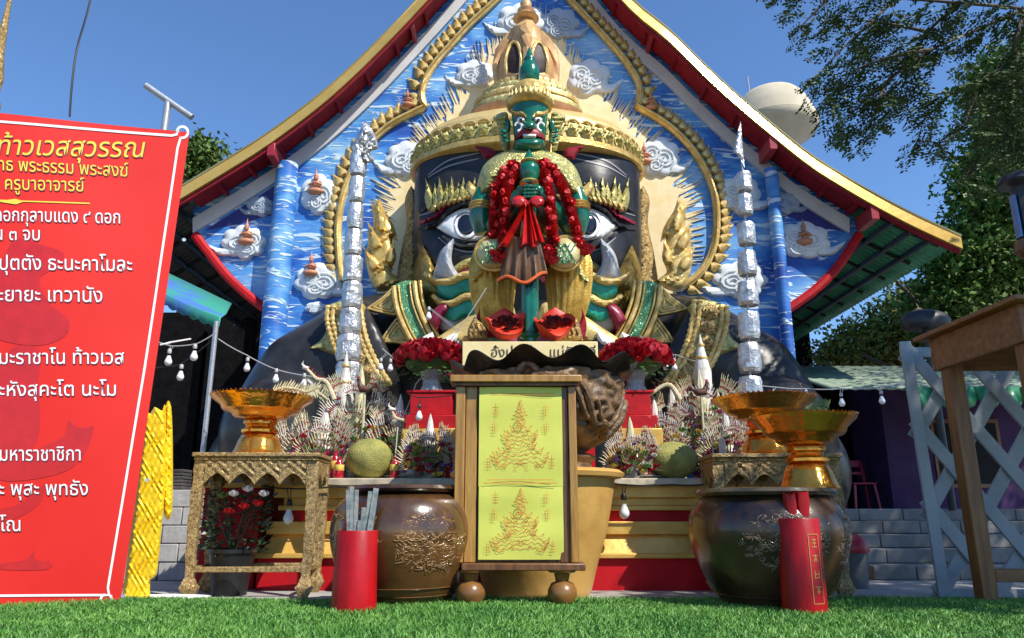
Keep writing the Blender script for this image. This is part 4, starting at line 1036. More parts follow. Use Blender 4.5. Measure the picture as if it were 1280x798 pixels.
# ---------------------------------------------------------------- INCENSE URN on yellow pot
YU = 5.08
ZU = lambda y: P(672, y, YU).z
DIRT = mat('bronze_dragon_relief', (.25, .14, .06), .45, 0, .8, 30, col2=(.05, .028, .012), vs=14)
pot = thing('yellow_clay_pot', 'large plain ochre clay pot carrying the incense urn behind the wooden notice frame', 'pot', (P(672, 750, YU).x, YU, -.05))
YPOT = mat('ochre_clay', (.62, .37, .10), .5, 0, .25, 18, col2=(.46, .25, .055), vs=4)
xu = P(672, 750, YU).x; ku = mpp(672, 680, YU)
pr = [(60, -.055), (63, -.035)]+[(w_, ZU(y)) for w_, y in ((67, 735), (76, 700), (87, 665), (94, 630), (98, 608), (99, 600))]
G().lathe((xu, YU, 0), [(w_*ku, z) for w_, z in pr], 48).build('pot_body', YPOT, pot)
G().lathe((xu, YU, 0), [(99*ku, ZU(600)), (109*ku, ZU(598)), (111*ku, ZU(593)), (106*ku, ZU(589)), (90*ku, ZU(589))], 48).build('pot_rim', YPOT, pot)
urn = thing('incense_urn', 'dark bronze incense urn with dragon relief and a wavy black rim on the ochre pot', 'urn', (xu, YU, ZU(589)))
xo = P(680, 520, YU).x
def urw(a, i):
    return 1+.0
BR = [(62, 588), (60, 580), (66, 572), (52, 566), (60, 560), (80, 548), (95, 530), (101, 510), (102, 490), (100, 476)]
g = G(); n = 120; vv = []
prof = []
c_ = cat_rom([(w_, y) for w_, y in BR], 2.2, closed=False)
for w_, y in c_:
    for k_ in range(n):
        a = 2*pi*k_/n; r_ = w_*ku
        if y < 566:
            q = noise.noise(Vector((cos(a)*3.2, sin(a)*3.2, y*.055))); q2 = noise.noise(Vector((cos(a)*9, sin(a)*9, y*.14)))
            r_ += .05*(abs(q)**.5*.8-.2)+.03*q2
        vv.append((xo+r_*cos(a), YU+r_*sin(a), ZU(y)))
f = [(i*n+k_, i*n+(k_+1) % n, (i+1)*n+(k_+1) % n, (i+1)*n+k_) for i in range(len(c_)-1) for k_ in range(n)]
g.add(vv, f); g.build('urn_body', DIRT, urn, sharp=180)
# dragon coils in relief
for ph in range(9):
    c = []
    for i in range(60):
        t = i/59; a = -2.6+ph*.55+t*1.3; y = 512+24*sin(t*7+ph*1.9)+6*sin(t*19)-12*cos(ph); w_ = np.interp(y, [476, 490, 510, 530, 548, 560], [100, 102, 101, 95, 80, 60]); c.append((xo+w_*ku*cos(a)*1.03, YU+w_*ku*sin(a)*1.03, ZU(y)))
    G().tube(c, [.008+.018*sin(pi*min(1, .1+i/62))+.004*(i % 2) for i in range(60)], 8).build('dragon_coil', DIRT, urn)
BLK = mat('blackened_bronze', (.02, .019, .018), .38, .5, .8, 20, var=.2)
g = G(); n = 160; rim = [(98, -.06, 0), (104, -.03, .2), (116, .005, .8), (121, .03, 1), (119, .036, 1), (106, .012, .7), (90, 0, .2), (60, -.02, 0)]
zr_ = ZU(468); vv = []
for w_, dz, am in rim:
    for k_ in range(n):
        a = 2*pi*k_/n; q = cos(a*11+1.0)
        r_ = w_*ku*(1+.03*am*q); vv.append((xo+r_*cos(a), YU+r_*sin(a), zr_+dz+.042*am*q))
f = [(i*n+k_, i*n+(k_+1) % n, (i+1)*n+(k_+1) % n, (i+1)*n+k_) for i in range(len(rim)-1) for k_ in range(n)]
f.append(tuple((len(rim)-1)*n+k_ for k_ in range(n)))
g.add(vv, f); g.build('wavy_rim', BLK, urn)
# ---------------------------------------------------------------- NOTICE FRAME
YN = 4.32
nf = thing('notice_frame', 'varnished wooden frame on ball feet displaying yellow-green prayer sheets at the altar centre', 'notice stand', (P(645, 755, YN).x, YN, 0))
def bx(x0, y0, x1, y1, dY0, dY1, nm, m, bev=.005, par=nf, Y=YN):
    # picture rectangle -> straight board
    zz = sorted((P(640, y0, Y+dY0).z, P(640, y1, Y+dY0).z)); ym = (y0+y1)/2
    a = P(x0, ym, Y+dY0).x; b = P(x1, ym, Y+dY0).x
    return G().box((a, Y+dY0, zz[0]), (b, Y+dY1, zz[1])).build(nm, m, par, bevel=bev)
xa, xb = P(568, 600, YN).x, P(722, 600, YN).x; k_ = mpp(645, 600, YN)
def zN(y): return P(645, y, YN).z
def nb_(x0, x1, y0, y1, d0, d1, nm, m, bev=.004):  # x in metres relative to frame edge a
    return G().box((x0, YN+d0, zN(y1)), (x1, YN+d1, zN(y0))).build(nm, m, nf, bevel=bev)
W = xb-xa
nb_(xa-.035, xb+.035, 470, 479, -.04, .14, 'top_board', WOOD, .006)
nb_(xa-.012, xb+.012, 479.3, 483, -.02, .12, 'top_moulding', WOODD)
nb_(xa, xa+.055, 483.3, 703.7, 0, .10, 'outer_post', WOOD)
nb_(xb-.045, xb, 483.3, 703.7, 0, .10, 'outer_post', WOOD)
nb_(xa+.058, xa+.125, 483.3, 703.7, .018, .08, 'inner_stile', WOOD)
nb_(xb-.105, xb-.048, 483.3, 703.7, .018, .08, 'inner_stile', WOODD)
nb_(xa+.128, xb-.108, 483.3, 703.7, .04, .06, 'back_panel', WOODD)
nb_(xa+.05, xb+.03, 704, 713, -.05, .15, 'bottom_board', WOODD, .006)
for q in (P(588, 730, YN).x, P(703, 730, YN).x):
    for dY in (.02, ):
        gg = G(); z0, z1 = zN(756.5), zN(713)
        h = z1; gg.lathe((q, YN+.02, 0), [(.03, 0), (.065, .012), (.082, .045), (.080, .075), (.062, .11), (.035, .122), (.038, .128), (.045, .16), (.075, h-.01), (.08, h)], 24)
        gg.build('ball_foot', mat('foot_varnish', (.26, .12, .03), .3, 0, .1, 8, col2=(.16, .07, .02), coat=.2), nf)
SHEET = mat('lime_yellow_paper', (.64, .66, .11), .6, 0, .3, 5, col2=(.58, .58, .09), vs=2)
PR = mat('orange_print', (.70, .22, .04), .6, var=.05)
def sheet_px(x0, x1, y0, y1, d, par=nf):
    n = 10; v = []
    for j in range(n+1):
        y = y0+(y1-y0)*j/n
        for i in range(9):
            u = i/8; v.append((x0+(x1-x0)*u, YN+d-.006*sin(u*5+j*.6)-.003*sin(j*1.1), zN(y)))
    g = G(); g.add(v, [(j*9+i, (j+1)*9+i, (j+1)*9+i+1, j*9+i+1) for j in range(n) for i in range(8)]); return g.build('prayer_sheet', SHEET, par)
sx0, sx1 = P(598, 600, YN).x, P(704, 600, YN).x
s1 = sheet_px(sx0, sx1, 484, 608, .008); s2 = sheet_px(sx0+.003, sx1-.002, 608.2, 700, .012)
def ink(g, pts, w_, d):
    for (a, b) in zip(pts[:-1], pts[1:]):
        pa = Vector((sx0+(sx1-sx0)*a[0], YN+d-.0085, zN(a[1]))); pb = Vector((sx0+(sx1-sx0)*b[0], YN+d-.0085, zN(b[1])))
        t = pb-pa
        if t.length < 1e-5: continue
        t.normalize(); m = Vector((-t.z, 0, t.x))*w_/2; g.add([pa-m, pb-m, pb+m, pa+m], [(0, 1, 2, 3)])
def figure(g, cy, top, bot, d, seed=1):
    r_ = random.Random(seed); H_ = bot-top
    def sym(pts, w_=.0030):
        ink(g, pts, w_, d); ink(g, [(1-x, y) for x, y in pts], w_, d)
    X = lambda x: .5-x
    Yv = lambda t: top+H_*t
    # spired crown, face, shoulders, seated robe in layered arcs, side glyphs
    for k in range(5): w_ = .01+.018*k; y = Yv(.03+.045*k); sym([(.5, y-H_*.03), (X(w_), y), (.5, y+1)])
    for rr in (.055, .045, .02): sym([(X(rr*sin(t)), Yv(.30)+H_*rr*1.2*-cos(t)*1.0) for t in np.linspace(0, pi, 9)])
    for k in range(9):
        y = Yv(.38+.06*k); w_ = .08+.026*k+.05*sin(k*1.3)
        pts = [(.5, y+2)]
        for i in range(1, 8): t = i/7; pts.append((X(w_*t), y+2-5*sin(t*pi)*(1 if i % 2 else .35)))
        sym(pts); sym([(X(w_), y+2), (X(w_+.05), y-3), (X(w_+.02), y+5), (X(w_-.04), y+3)])
    for k in range(26):
        w_ = r_.uniform(.01, .28); t = .40+.55*r_.random()**.8
        if w_ > .06+.30*(t-.35): continue
        y = Yv(t); rr = r_.uniform(.012, .028); sym([(X(w_+rr*cos(q)), y+H_*.9*rr*sin(q)) for q in np.linspace(0, 5, 8)], .0018)
    for (x, t) in ((.20, .10), (.19, .33), (.13, .80)):
        for k in range(4): sym([(x-.04+.01*(k % 2), Yv(t+.035*k)), (x+.04, Yv(t+.035*k))], .0022)
        sym([(x, Yv(t-.05)), (x, Yv(t+.13))], .002)
g = G(); figure(g, 0, 500, 592, .008, 3)
for y in (492, 493.8): ink(g, [(.10+.02, y), (.90, y)], .0022, .008)
ink(g, [(.10, 600), (.88, 600)], .0034, .008); ink(g, [(.06, 604), (.93, 604)], .0040, .008)
g.build('print', PR, s1)['kind'] = 'stuff'
g = G(); figure(g, 0, 610, 698, .012, 4); g.build('print', PR, s2)['kind'] = 'stuff'
# ---------------------------------------------------------------- WATER JARS
JAR = mat('brown_glazed_jar', (.16, .07, .022), .22, 0, .2, 12, col2=(.025, .013, .006), vs=2.2, coat=.5)
JARD = mat('dark_glazed_jar', (.13, .065, .03), .28, 0, .2, 12, col2=(.008, .005, .004), vs=2.0, coat=.3)
JREL = mat('jar_dragon_relief', (.32, .17, .05), .22, 0, .3, 30, col2=(.14, .07, .02), vs=8, coat=.6)
JREL2 = mat('dark_jar_dragon_relief', (.26, .17, .09), .25, 0, .3, 30, col2=(.10, .06, .03), vs=8, coat=.6)
def jar(cx, Yc, prof, label, m, mr, arcs, seed, rimm):
    k = mpp(cx, 680, Yc); x = P(cx, 700, Yc).x; Zf = lambda y: P(cx, y, Yc).z
    t = thing('dragon_jar', label, 'jar', (x, Yc, 0), 'glazed dragon jars on the turf')
    pr = [(w_*k, max(-.004, Zf(y))) for w_, y in cat_rom(prof, 5, closed=False)]
    pr[0] = (pr[0][0], -.004)
    G().lathe((x, Yc, 0), pr, 72).build('jar_body', m, t)
    y1 = prof[-1][1]; w1 = prof[-1][0]
    G().lathe((x, Yc, 0), [(w1*k, Zf(y1+1)), ((w1+9)*k, Zf(y1)), ((w1+13)*k, Zf(y1-4)), ((w1+10)*k, Zf(y1-8)), (w1*k, Zf(y1-9)), ((w1-8)*k, Zf(y1-7)), ((w1-12)*k, Zf(y1+4))], 72).build('jar_rim', rimm, t)
    for yy in arcs[1]:
        w_ = np.interp(yy, [p[1] for p in prof[::-1]], [p[0] for p in prof[::-1]])
        G().lathe((x, Yc, 0), [((w_-1)*k, Zf(yy+2)), ((w_+1.6)*k, Zf(yy)), ((w_-1)*k, Zf(yy-2))], 72).build('jar_band', m, t)
    r_ = random.Random(seed)
    # dragon: coiling scaled body plus flame curls laid on the glaze
    for a0 in arcs[0]:
        g = G(); ys = arcs[2]
        def onj(a, y, up): 
            w_ = np.interp(y, [p[1] for p in prof[::-1]], [p[0] for p in prof[::-1]]); r2 = w_*k+up; return Vector((x+r2*sin(a), Yc-r2*cos(a), Zf(y)))
        for q in range(420):
            u = r_.uniform(-.52, .52); v_ = r_.uniform(-1, 1)
            if abs(u)/.52+abs(v_)**1.6*.8 > 1.2: continue
            a = a0+u; y = (ys[0]+ys[1])/2+v_*(ys[1]-ys[0])/2
            th = r_.choice([.5, -.4, .2, 2.4])+r_.uniform(-.5, .5); l = r_.uniform(6, 12); cv = r_.uniform(-1.2, 1.2)
            c = []
            for i in range(6):
                s_ = i/5; an_ = th+cv*s_; c.append(onj(a+l*s_*cos(an_)*k/(w1*k*1.35), y+l*s_*sin(an_)*.9, .0015))
            g.tube(c, [.0015, .0036, .0042, .0038, .003, .0012], 4)
        for lp in range(0):
            c = []
            for i in range(40):
                s_ = i/39; c.append(onj(a0-.5+s_*1.0, (ys[0]+ys[1])/2+(ys[1]-ys[0])*.38*sin(s_*7+lp*1.7), .003))
            g.tube(c, [.003+.005*sin(pi*i/39) for i in range(40)], 6)
        ob = g.build('dragon_relief', mr, t, sharp=180); ob['kind'] = 'stuff'
    return t
RIMB = mat('olive_glaze_rim', (.12, .085, .04), .25, 0, .2, 30, col2=(.05, .04, .02), coat=.5)
jar(503, 4.50, [(52, 768), (58, 752), (70, 735), (82, 705), (90, 672), (88, 645), (78, 626), (62, 617), (60, 616)], 'brown glazed dragon jar left of the wooden frame behind a red tube of sticks', JAR, JREL, ([.55, -.75, 2.5], (740, 730), (636, 708)), 3, JAR)
jar(962, 4.38, [(50, 768), (56, 758), (72, 735), (86, 708), (96, 672), (95, 648), (86, 630), (76, 621), (74, 620)], 'darkest and widest glazed dragon jar right of the wooden frame under the gold tray', JARD, JREL2, ([-.10, 1.15, 2.9], (742,), (638, 705)), 5, RIMB)
# ---------------------------------------------------------------- RED TUBES
TUBE = mat('red_lacquer_tube', (.46, .004, .009), .4, 0, .3, 20, col2=(.24, .003, .005), vs=7, spec=.3, stretch=(1, 1, .35))
STK = mat('grey_bamboo_stick', (.40, .39, .34), .6, 0, .4, 30, col2=(.16, .20, .20), vs=16)
def tube_holder(cx, Yc, w0, w1, ytop, label):
    x = P(cx, 770, Yc).x; k = mpp(cx, 720, Yc); z1 = P(cx, ytop, Yc).z
    t = thing('fortune_tube', label, 'holder', (x, Yc, 0))
    G().lathe((x, Yc, 0), [(w0*k, -.004), (w0*k, .012), (w1*k, z1-.004), (w1*k-.003, z1), (w1*k-.009, z1), (w1*k-.012, z1-.09), (w0*k-.02, .05)], 40).build('tube_wall', TUBE, t)
    return t, x, z1, k
t, x, z1, k = tube_holder(441.5, 4.05, 28, 25.5, 663, 'plain red tube holding grey sticks in front of the brown jar')
for dx, lean, h, w_ in ((-14, -.03, 50, 3.5), (-10, .0, 54, 4), (-4, .01, 50, 3.6), (2, .0, 12, 3), (5, .05, 28, 4), (11, .09, 48, 4), (17, .12, 52, 5)):
    zt_ = z1+h*k; a = Vector((x+dx*k*.6, 4.05+rng.uniform(-.03, .03), z1-.22)); b = Vector((x+dx*k+lean*.15, 4.05, zt_))
    G().beam(a, b, w_*k*1.3, w_*k*.8, up=(0, 1, 0)).build('stick', STK, t, sharp=20)
t, x, z1, k = tube_holder(1007, 3.98, 27, 26.5, 648, 'red tube with gold Chinese characters holding red packets in front of the dark jar')
for dx, dz_, w_, rt in ((-4, 30, 13, -.12), (8, 32, 14, .08)):
    g = G(); n = 8; v = []
    for j in range(6):
        for i in range(n): a = 2*pi*i/n; v.append((x+dx*k+w_*k*.62*cos(a)*(1+.08*sin(j*2))+rt*.1*j/5, 3.98+.028*sin(a), z1-.1+(dz_*k+.1)*j/5+(.012*cos(a*2) if j == 5 else 0)))
    g.add(v, [(j*n+i, j*n+(i+1) % n, (j+1)*n+(i+1) % n, (j+1)*n+i) for j in range(5) for i in range(n)]+[tuple(5*n+i for i in range(n))]); g.build('red_packet', TUBE, t)
GINK = mat('gold_ink', (.70, .42, .10), .4, .3)
def on_tube(u, y, lift=.0008): # u in px from the tube axis
    a = u*k/(26.8*k); r_ = 27.0*k+lift; return Vector((x+r_*sin(a), 3.98-r_*cos(a), P(1007, y, 3.98-.1).z))
g = G()
def tline(p, q, w_):
    n = 6; 
    for i in range(n):
        a = (p[0]+(q[0]-p[0])*i/n, p[1]+(q[1]-p[1])*i/n); b = (p[0]+(q[0]-p[0])*(i+1)/n, p[1]+(q[1]-p[1])*(i+1)/n)
        dx_, dy_ = q[0]-p[0], q[1]-p[1]; l = math.hypot(dx_, dy_); mx, my = -dy_/l*w_/2, dx_/l*w_/2
        g.add([on_tube(a[0]-mx, a[1]-my), on_tube(b[0]-mx, b[1]-my), on_tube(b[0]+mx, b[1]+my), on_tube(a[0]+mx, a[1]+my)], [(3, 2, 1, 0)])
tline((2, 668), (2, 755), .8); tline((17, 668), (17, 755), .8); tline((2, 668), (17, 668), .8); tline((2, 755), (17, 755), .8)
for cy, st in ((679, ((-3, -4, 3, -4), (0, -6, 0, 5), (-3, 0, 3, 0), (-4, 5, 4, 5))), (698, ((-4, -3, 4, -3), (0, -5, 0, 5), (-3, 4, -1, 0), (3, 4, 1, 0))), (718, ((-3, -4, -3, 4), (3, -4, 3, 4), (-3, 0, 3, 0), (-4, 5, 4, 4))), (738, ((-4, -4, 4, -4), (-2, -1, 2, -1), (-3, 2, 3, 2), (0, -4, 0, 5)))):
    for a, b, c, d in st: tline((9.5+a, cy+b), (9.5+c, cy+d), .9)
g.build('gold_inscription', GINK, t, sharp=180)
# ================================================================ GILT TABLES AND TRAYS
CARV = mat('carved_gilt_wood', (.56, .40, .17), .5, .3, .6, 95, col2=(.15, .085, .03), vs=48, btype='voronoi')
def carve(a, b, d): return .010*sin(a*1.05)*sin(b*1.15)+.006*sin((a+b)*1.9)
def gilt_table(cx, Yf, dep, hw, ytop, yb, label, rot):
    k = mpp(cx, 640, Yf); x = P(cx, 640, Yf).x; zt_ = P(cx, ytop, Yf).z; z0 = -.05
    t = thing('gilt_table', label, 'table', (x, Yf, z0), 'carved gilt altar tables')
    W = hw*k; hT = zt_-z0
    G().box((x-W, Yf-.02, zt_-.028), (x+W, Yf+dep+.02, zt_)).build('table_top', CARV, t, bevel=.006)
    G().box((x-W+.012, Yf-.008, zt_-.05), (x+W-.012, Yf+dep+.008, zt_-.0285)).build('top_moulding', GOLDO, t, bevel=.004)
    # pierced apron with hanging points, front and back
    n = 4; aw = 2*(W-.10)/n
    zA = zt_-.0505
    for yy in (Yf+.005, Yf+dep-.03):
        v = []; f = []
        m_ = 48
        for i in range(m_+1):
            u = i/m_; X_ = x-W+.09+(2*W-.18)*u; ph = (u*n) % 1
            d_ = .085+.075*abs(2*ph-1)**1.6 if 0 < i < m_ else .16
            for j in range(7):
                z = zA-d_*j/6; c = .012*sin(X_*95)*sin(z*110); v.append((X_, yy-.004-c*(0 < j < 6), z))
        nf_ = len(v)
        v += [(a_, yy+.025, c_) for a_, b_, c_ in v]
        for i in range(m_):
            for j in range(6):
                a_ = i*7+j; f.append((a_, a_+1, a_+8, a_+7)); f.append((nf_+a_, nf_+a_+7, nf_+a_+8, nf_+a_+1))
            f.append((i*7+6, nf_+i*7+6, nf_+i*7+13, i*7+13))
        G().add(v, f).build('apron', CARV, t)
    for xx in (x-W+.03, x+W-.03):
        g = G(); n2 = 16; v = []
        for i in range(n2+1):
            Y_ = Yf+.05+(dep-.1)*i/n2; d_ = .09+.07*abs(2*((i/n2*2) % 1)-1)**1.5
            v += [(xx-.012, Y_, zA), (xx-.012, Y_, zA-d_), (xx+.012, Y_, zA-d_), (xx+.012, Y_, zA)]
        g.add(v, [(i*4+j, i*4+(j+1) % 4, (i+1)*4+(j+1) % 4, (i+1)*4+j) for i in range(n2) for j in range(4)]); g.build('side_apron', CARV, t)
    # cabriole legs
    for sx in (-1, 1):
        for yy in (Yf+.035, Yf+dep-.035):
            g = G(); v = []; m_ = 40
            for i in range(m_+1):
                u = i/m_; z = zA-(zA-z0)*u
                off = .018*sin(u*pi*1.1)-.028*max(0, (u-.8)/.2)**2*0+.012*sin(u*30)*.35
                w_ = .040-.014*u+(.030*max(0, 1-abs(u-.93)/.07)); c = .0022*sin(u*110)
                X_ = x+sx*(W-.055)+sx*off*.7
                for (ax, ay) in ((-1, -1), (0, -1.15), (1, -1), (1, 1), (0, 1.1), (-1, 1)): v.append((X_+ax*(w_+c*(1 if ax else 0)), yy+ay*(w_*.62)+c*(1 if not ax else 0), z))
            f = [(i*6+j, i*6+(j+1) % 6, (i+1)*6+(j+1) % 6, (i+1)*6+j) for i in range(m_) for j in range(6)]
            f = [tuple(reversed(q)) for q in f]+[tuple(m_*6+j for j in range(6))[::-1]]
            g.add(v, f).build('leg', CARV, t, sharp=60)
    zs_ = z0+.16
    for yy in (Yf+.02, Yf+dep-.05): G().box((x-W+.07, yy, zs_), (x+W-.07, yy+.03, zs_+.035)).build('stretcher', CARV, t, bevel=.004)
    for sx in (-1, 1): G().box((x+sx*(W-.06)-.015, Yf+.052, zs_), (x+sx*(W-.06)+.015, Yf+dep-.052, zs_+.034)).build('stretcher', CARV, t, bevel=.004)
    t.rotation_euler = (0, 0, rot)
    return t, x, zt_
t, xt, z_t = gilt_table(315, 5.05, .42, 80, 566, 745, 'carved gilt table left of the altar with a single gold tray', .05)
t2, xt2, z_t2 = gilt_table(976, 5.05, .42, 82, 567, 745, 'carved gilt table mostly hidden behind the dark jar on the right', -.04)
def tray(cx, Yc, base, hwr, yr, ytop, hb, label, zb_=None):
    k = mpp(cx, 520, Yc); x = P(cx, 540, Yc).x; Zf = lambda y: P(cx, y, Yc).z
    z0 = zb_ if zb_ is not None else Zf(base); zr_ = Zf(ytop); H_ = zr_-z0
    t = thing('pedestal_tray', label, 'tray', (x, Yc, z0), 'gold pedestal offering trays')
    pr = [(hb, 0), (hb*1.02, .02), (hb*.97, .05), (hb*.93, .07), (hb*.80, .24), (hb*.68, .33), (hb*.60, .35)]
    G().lathe((x, Yc, z0), [(r_*k, q*H_) for r_, q in pr], 48, wob=lambda a, i: 1+.012*cos(a*12)).build('foot', SGOLD, t)
    pr = [(hb*.60, .352), (hb*.72, .38), (hb*.72, .42), (hb*.60, .45), (hb*.55, .50), (hb*.66, .53), (hb*.66, .57), (hb*.60, .60)]
    G().lathe((x, Yc, z0), [(r_*k, q*H_) for r_, q in pr], 40, wob=lambda a, i: 1+.03*cos(a*10)).build('stem', SGOLD, t)
    pr = [(hb*.60, .602), (hwr*.50, .63), (hwr*.55, .66), (hwr*.57, .70), (hwr*.72, .74), (hwr*.77, .78), (hwr*.80, .84), (hwr*.96, .95), (hwr*1.0, 1.0), (hwr*.97, 1.0), (hwr*.78, .88), (hwr*.4, .80), (.5, .79)]
    G().lathe((x, Yc, z0), [(r_*k, q*H_) for r_, q in pr], 96, wob=lambda a, i: 1+(.010*cos(a*32) if i in (7, 8, 9) else 0)).build('bowl', SGOLD, t, sharp=50)
    for i in range(64):
        a = 2*pi*i/64; c = Vector((x+hwr*.985*k*cos(a), Yc+hwr*.985*k*sin(a), z0+H_)); u = Vector((-sin(a), cos(a), 0)); o_ = Vector((cos(a), sin(a), 0))
        g = G(); g.add([c-u*.010, c+u*.010, c+o_*.006+Vector((0, 0, .006))+u*.007, c+o_*.013+Vector((0, 0, .012)), c+o_*.006+Vector((0, 0, .006))-u*.007, c+o_*.002+Vector((0, 0, .008))], [(0, 1, 2, 5), (2, 3, 5), (3, 4, 5), (4, 0, 5), (1, 0, 4, 3, 2)])
        g.build('rim_petal', SGOLD, t)
    return t
tray(325, 5.26, 563, 62, 500, 497, 31, 'gold pedestal tray standing alone on the left gilt table', z_t)
tray(957, 5.26, 566, 63, 502, 499, 34, 'gold pedestal tray on the right gilt table, behind and above its neighbour', z_t2)
jl = P(962, 613, 4.38)
G_ = G().lathe((jl.x, 4.38, jl.z-.018), [(.01, 0), (.36, 0), (.365, .01), (.36, .022), (.01, .022)], 48)
lid = G_.build('jar_lid', WOODD, None, loc=(jl.x, 4.38, jl.z-.018)); tag(lid, 'round dark wooden lid lying on the mouth of the dark jar', 'lid')
tray(1005, 4.38, 604, 63, 526, 522, 35, 'nearest gold pedestal tray standing on the lid of the dark jar', jl.z+.004)
# ================================================================ FOIL POLES
def foil_pole(top, drums, Y, label, base):
    bx_ = P(base[0], base[1], Y)
    t = thing('foil_pole', label, 'pole', (bx_.x, Y, zt), 'silver foil drum poles')
    pts = [P(d[0], d[1], Y) for d in drums]
    zb_ = zt; G().tube([Vector((pts[-1].x, Y, zb_)), pts[-1], pts[0], P(top[0][0], top[0][1], Y)], .012, 8).build('rod', STEEL, t)
    for (x, y, w_, h) in drums:
        c = P(x, y, Y); k = mpp(x, y, Y); g = G(); n, m_ = 17, 8; v = []; sd_ = rng.uniform(0, 99)
        for j in range(m_+1):
            for i in range(n):
                a = 2*pi*i/n; z = (j/m_-.5)*h*k
                r_ = w_/2*k*(1+.08*noise.noise(Vector((cos(a)*2.2+sd_, sin(a)*2.2, z*12)))+rng.uniform(-.055, .055)-.12*(abs(j/m_-.5)*2)**8)
                v.append((c.x+r_*cos(a), c.y+r_*sin(a), c.z+z))
        g.add(v, [(j*n+i, j*n+(i+1) % n, (j+1)*n+(i+1) % n, (j+1)*n+i) for j in range(m_) for i in range(n)]+[tuple(range(n))[::-1], tuple(m_*n+i for i in range(n))])
        g.build('foil_drum', FOIL, t, sharp=14)
    return t
t = foil_pole([(453, 165)], [(448, 205, 21, 31), (446, 238, 20, 32), (444, 271, 20, 32), (442, 304, 22, 32), (441, 337, 24, 32), (440, 370, 25, 33), (438, 403, 27, 32), (436, 436, 30, 33), (435, 470, 31, 33)], 6.5, 'pole of crumpled silver foil drums left of the green guardian with a crumpled foil top', (436, 480))
G().relief([(445, 192), (440, 182), (448, 168), (453, 152, 1), (462, 158), (470, 172), (472, 186), (462, 190), (468, 200), (458, 204)], 6.48, H=.05, cell=3, wpx=5, both=True, fn=lambda a, b, d: .05*noise.noise(Vector((a*.3, b*.3, 1)))).build('foil_top', FOIL, t, sharp=25)
t = foil_pole([(924, 172)], [(930, 228, 19, 24), (931, 257, 19, 26), (933, 293, 22, 28), (934, 330, 23, 30), (935, 368, 25, 30), (936, 408, 26, 34), (937, 448, 28, 36), (938, 487, 30, 30)], 6.5, 'pole of crumpled silver foil drums right of the green guardian with a pointed foil pennant', (938, 500))
G().relief([(917, 190, 1), (921, 170), (926, 152, 1), (928, 180), (931, 210, 1), (924, 196)], 6.48, H=.02, cell=3, wpx=3, both=True, back=.01).build('foil_pennant', FOIL, t, sharp=25)
# ================================================================ OFFERINGS
LEAFC = mat('folded_cream_leaf', (.66, .58, .38), .55, 0, .3, 40, col2=(.42, .40, .20), vs=22)
WCONE = mat('white_offering_cone', (.74, .72, .66), .55, 0, .4, 30, col2=(.55, .50, .42), vs=14)
TIPR = mat('crimson_tip', (.42, .02, .04), .5, var=.2, vs=30)
LGRN = mat('green_leaf_fold', (.16, .26, .06), .5, var=.2, vs=16)
def spike_fan(g1, g2, c, r0, r1, a0, a1, n, Y, tilt=0):
    for i in range(n):
        a = radians(a0+(a1-a0)*i/(n-1)); k = mpp(c[0], c[1], Y); b = P(c[0], c[1], Y)
        d = Vector((sin(a), -.25+tilt, cos(a))).normalized(); p0 = b+d*r0*k; p1 = b+d*r1*k*rng.uniform(.85, 1.05); bend = Vector((sin(a)*.02, 0, -.01))
        g1.tube([p0, p0.lerp(p1, .5)+bend, p0.lerp(p1, .86)], [.0045, .0062, .0038], 5)
        q = p0.lerp(p1, .25)
        g2.tube([p0.lerp(p1, .28)+bend*.5, p0.lerp(p1, .38)+bend*.8], [.0068, .007], 5)
        g2.tube([p0.lerp(p1, .62)+bend*.9, p0.lerp(p1, .70)+bend*.7], [.0064, .006], 5)
        g1.tube([p0.lerp(p1, .86), p1+Vector((0, 0, .006))], [.0045, .001], 5)
def baisri(cx, yb, w_, h, Y, label, hue=0):
    b = P(cx, yb, Y); k = mpp(cx, yb, Y); t = thing('banana_leaf_offering', label, 'offering', (b.x, Y, zt), 'folded leaf offerings on the altar')
    H_ = h*k; g = G(); z0 = zt
    # stacked bowl, white cone core
    G().lathe((b.x, Y, z0), [(w_*.22*k, 0), (w_*.25*k, .02), (w_*.12*k, .05), (w_*.14*k, .09), (w_*.30*k, .16), (w_*.28*k, .17), (.01, .15)], 20, wob=lambda a, i: 1+.05*cos(a*9)).build('bowl', mat('silver_bowl', (.66, .66, .66), .25, .85, .8, 50), t)
    G().lathe((b.x, Y, z0+.13), [(w_*.20*k, 0), (w_*.17*k, H_*.22), (w_*.11*k, H_*.5), (w_*.05*k, H_*.78), (.002, H_*.9)], 14, wob=lambda a, i: 1+.08*cos(a*7+i)).build('leaf_cone', WCONE if hue == 0 else LEAFC, t)
    for s_ in (-1, 0, 1):
        for lev in range(3):
            g1, g2 = G(), G(); yy = yb-h*(.30+.22*lev); rr = w_*(.62-.12*lev)
            if s_ == 0: spike_fan(g1, g2, (cx+rng.uniform(-3, 3), yy+6), rr*.2, rr*.8, -48, 48, 11, Y-.10)
            else: spike_fan(g1, g2, (cx+s_*w_*.18, yy), rr*.25, rr*1.0, s_*12, s_*(110-15*lev), 14, Y-.03)
            g1.build('leaf_fan', LEAFC if (lev+s_) % 2 else LGRN if lev == 0 else WCONE, t)['kind'] = 'stuff'; g2.build('fan_binding', TIPR, t)['kind'] = 'stuff'
    blooms(t, cx, yb, w_, h, Y)
    return t
BCOL = [mat('crimson_bloom', (.50, .01, .03), .5), mat('pink_bloom', (.60, .10, .25), .6), mat('violet_bloom', (.22, .08, .36), .6), mat('white_bloom', (.78, .76, .70), .6), mat('yellow_bloom', (.75, .55, .08), .6), mat('green_bud', (.14, .30, .06), .6)]
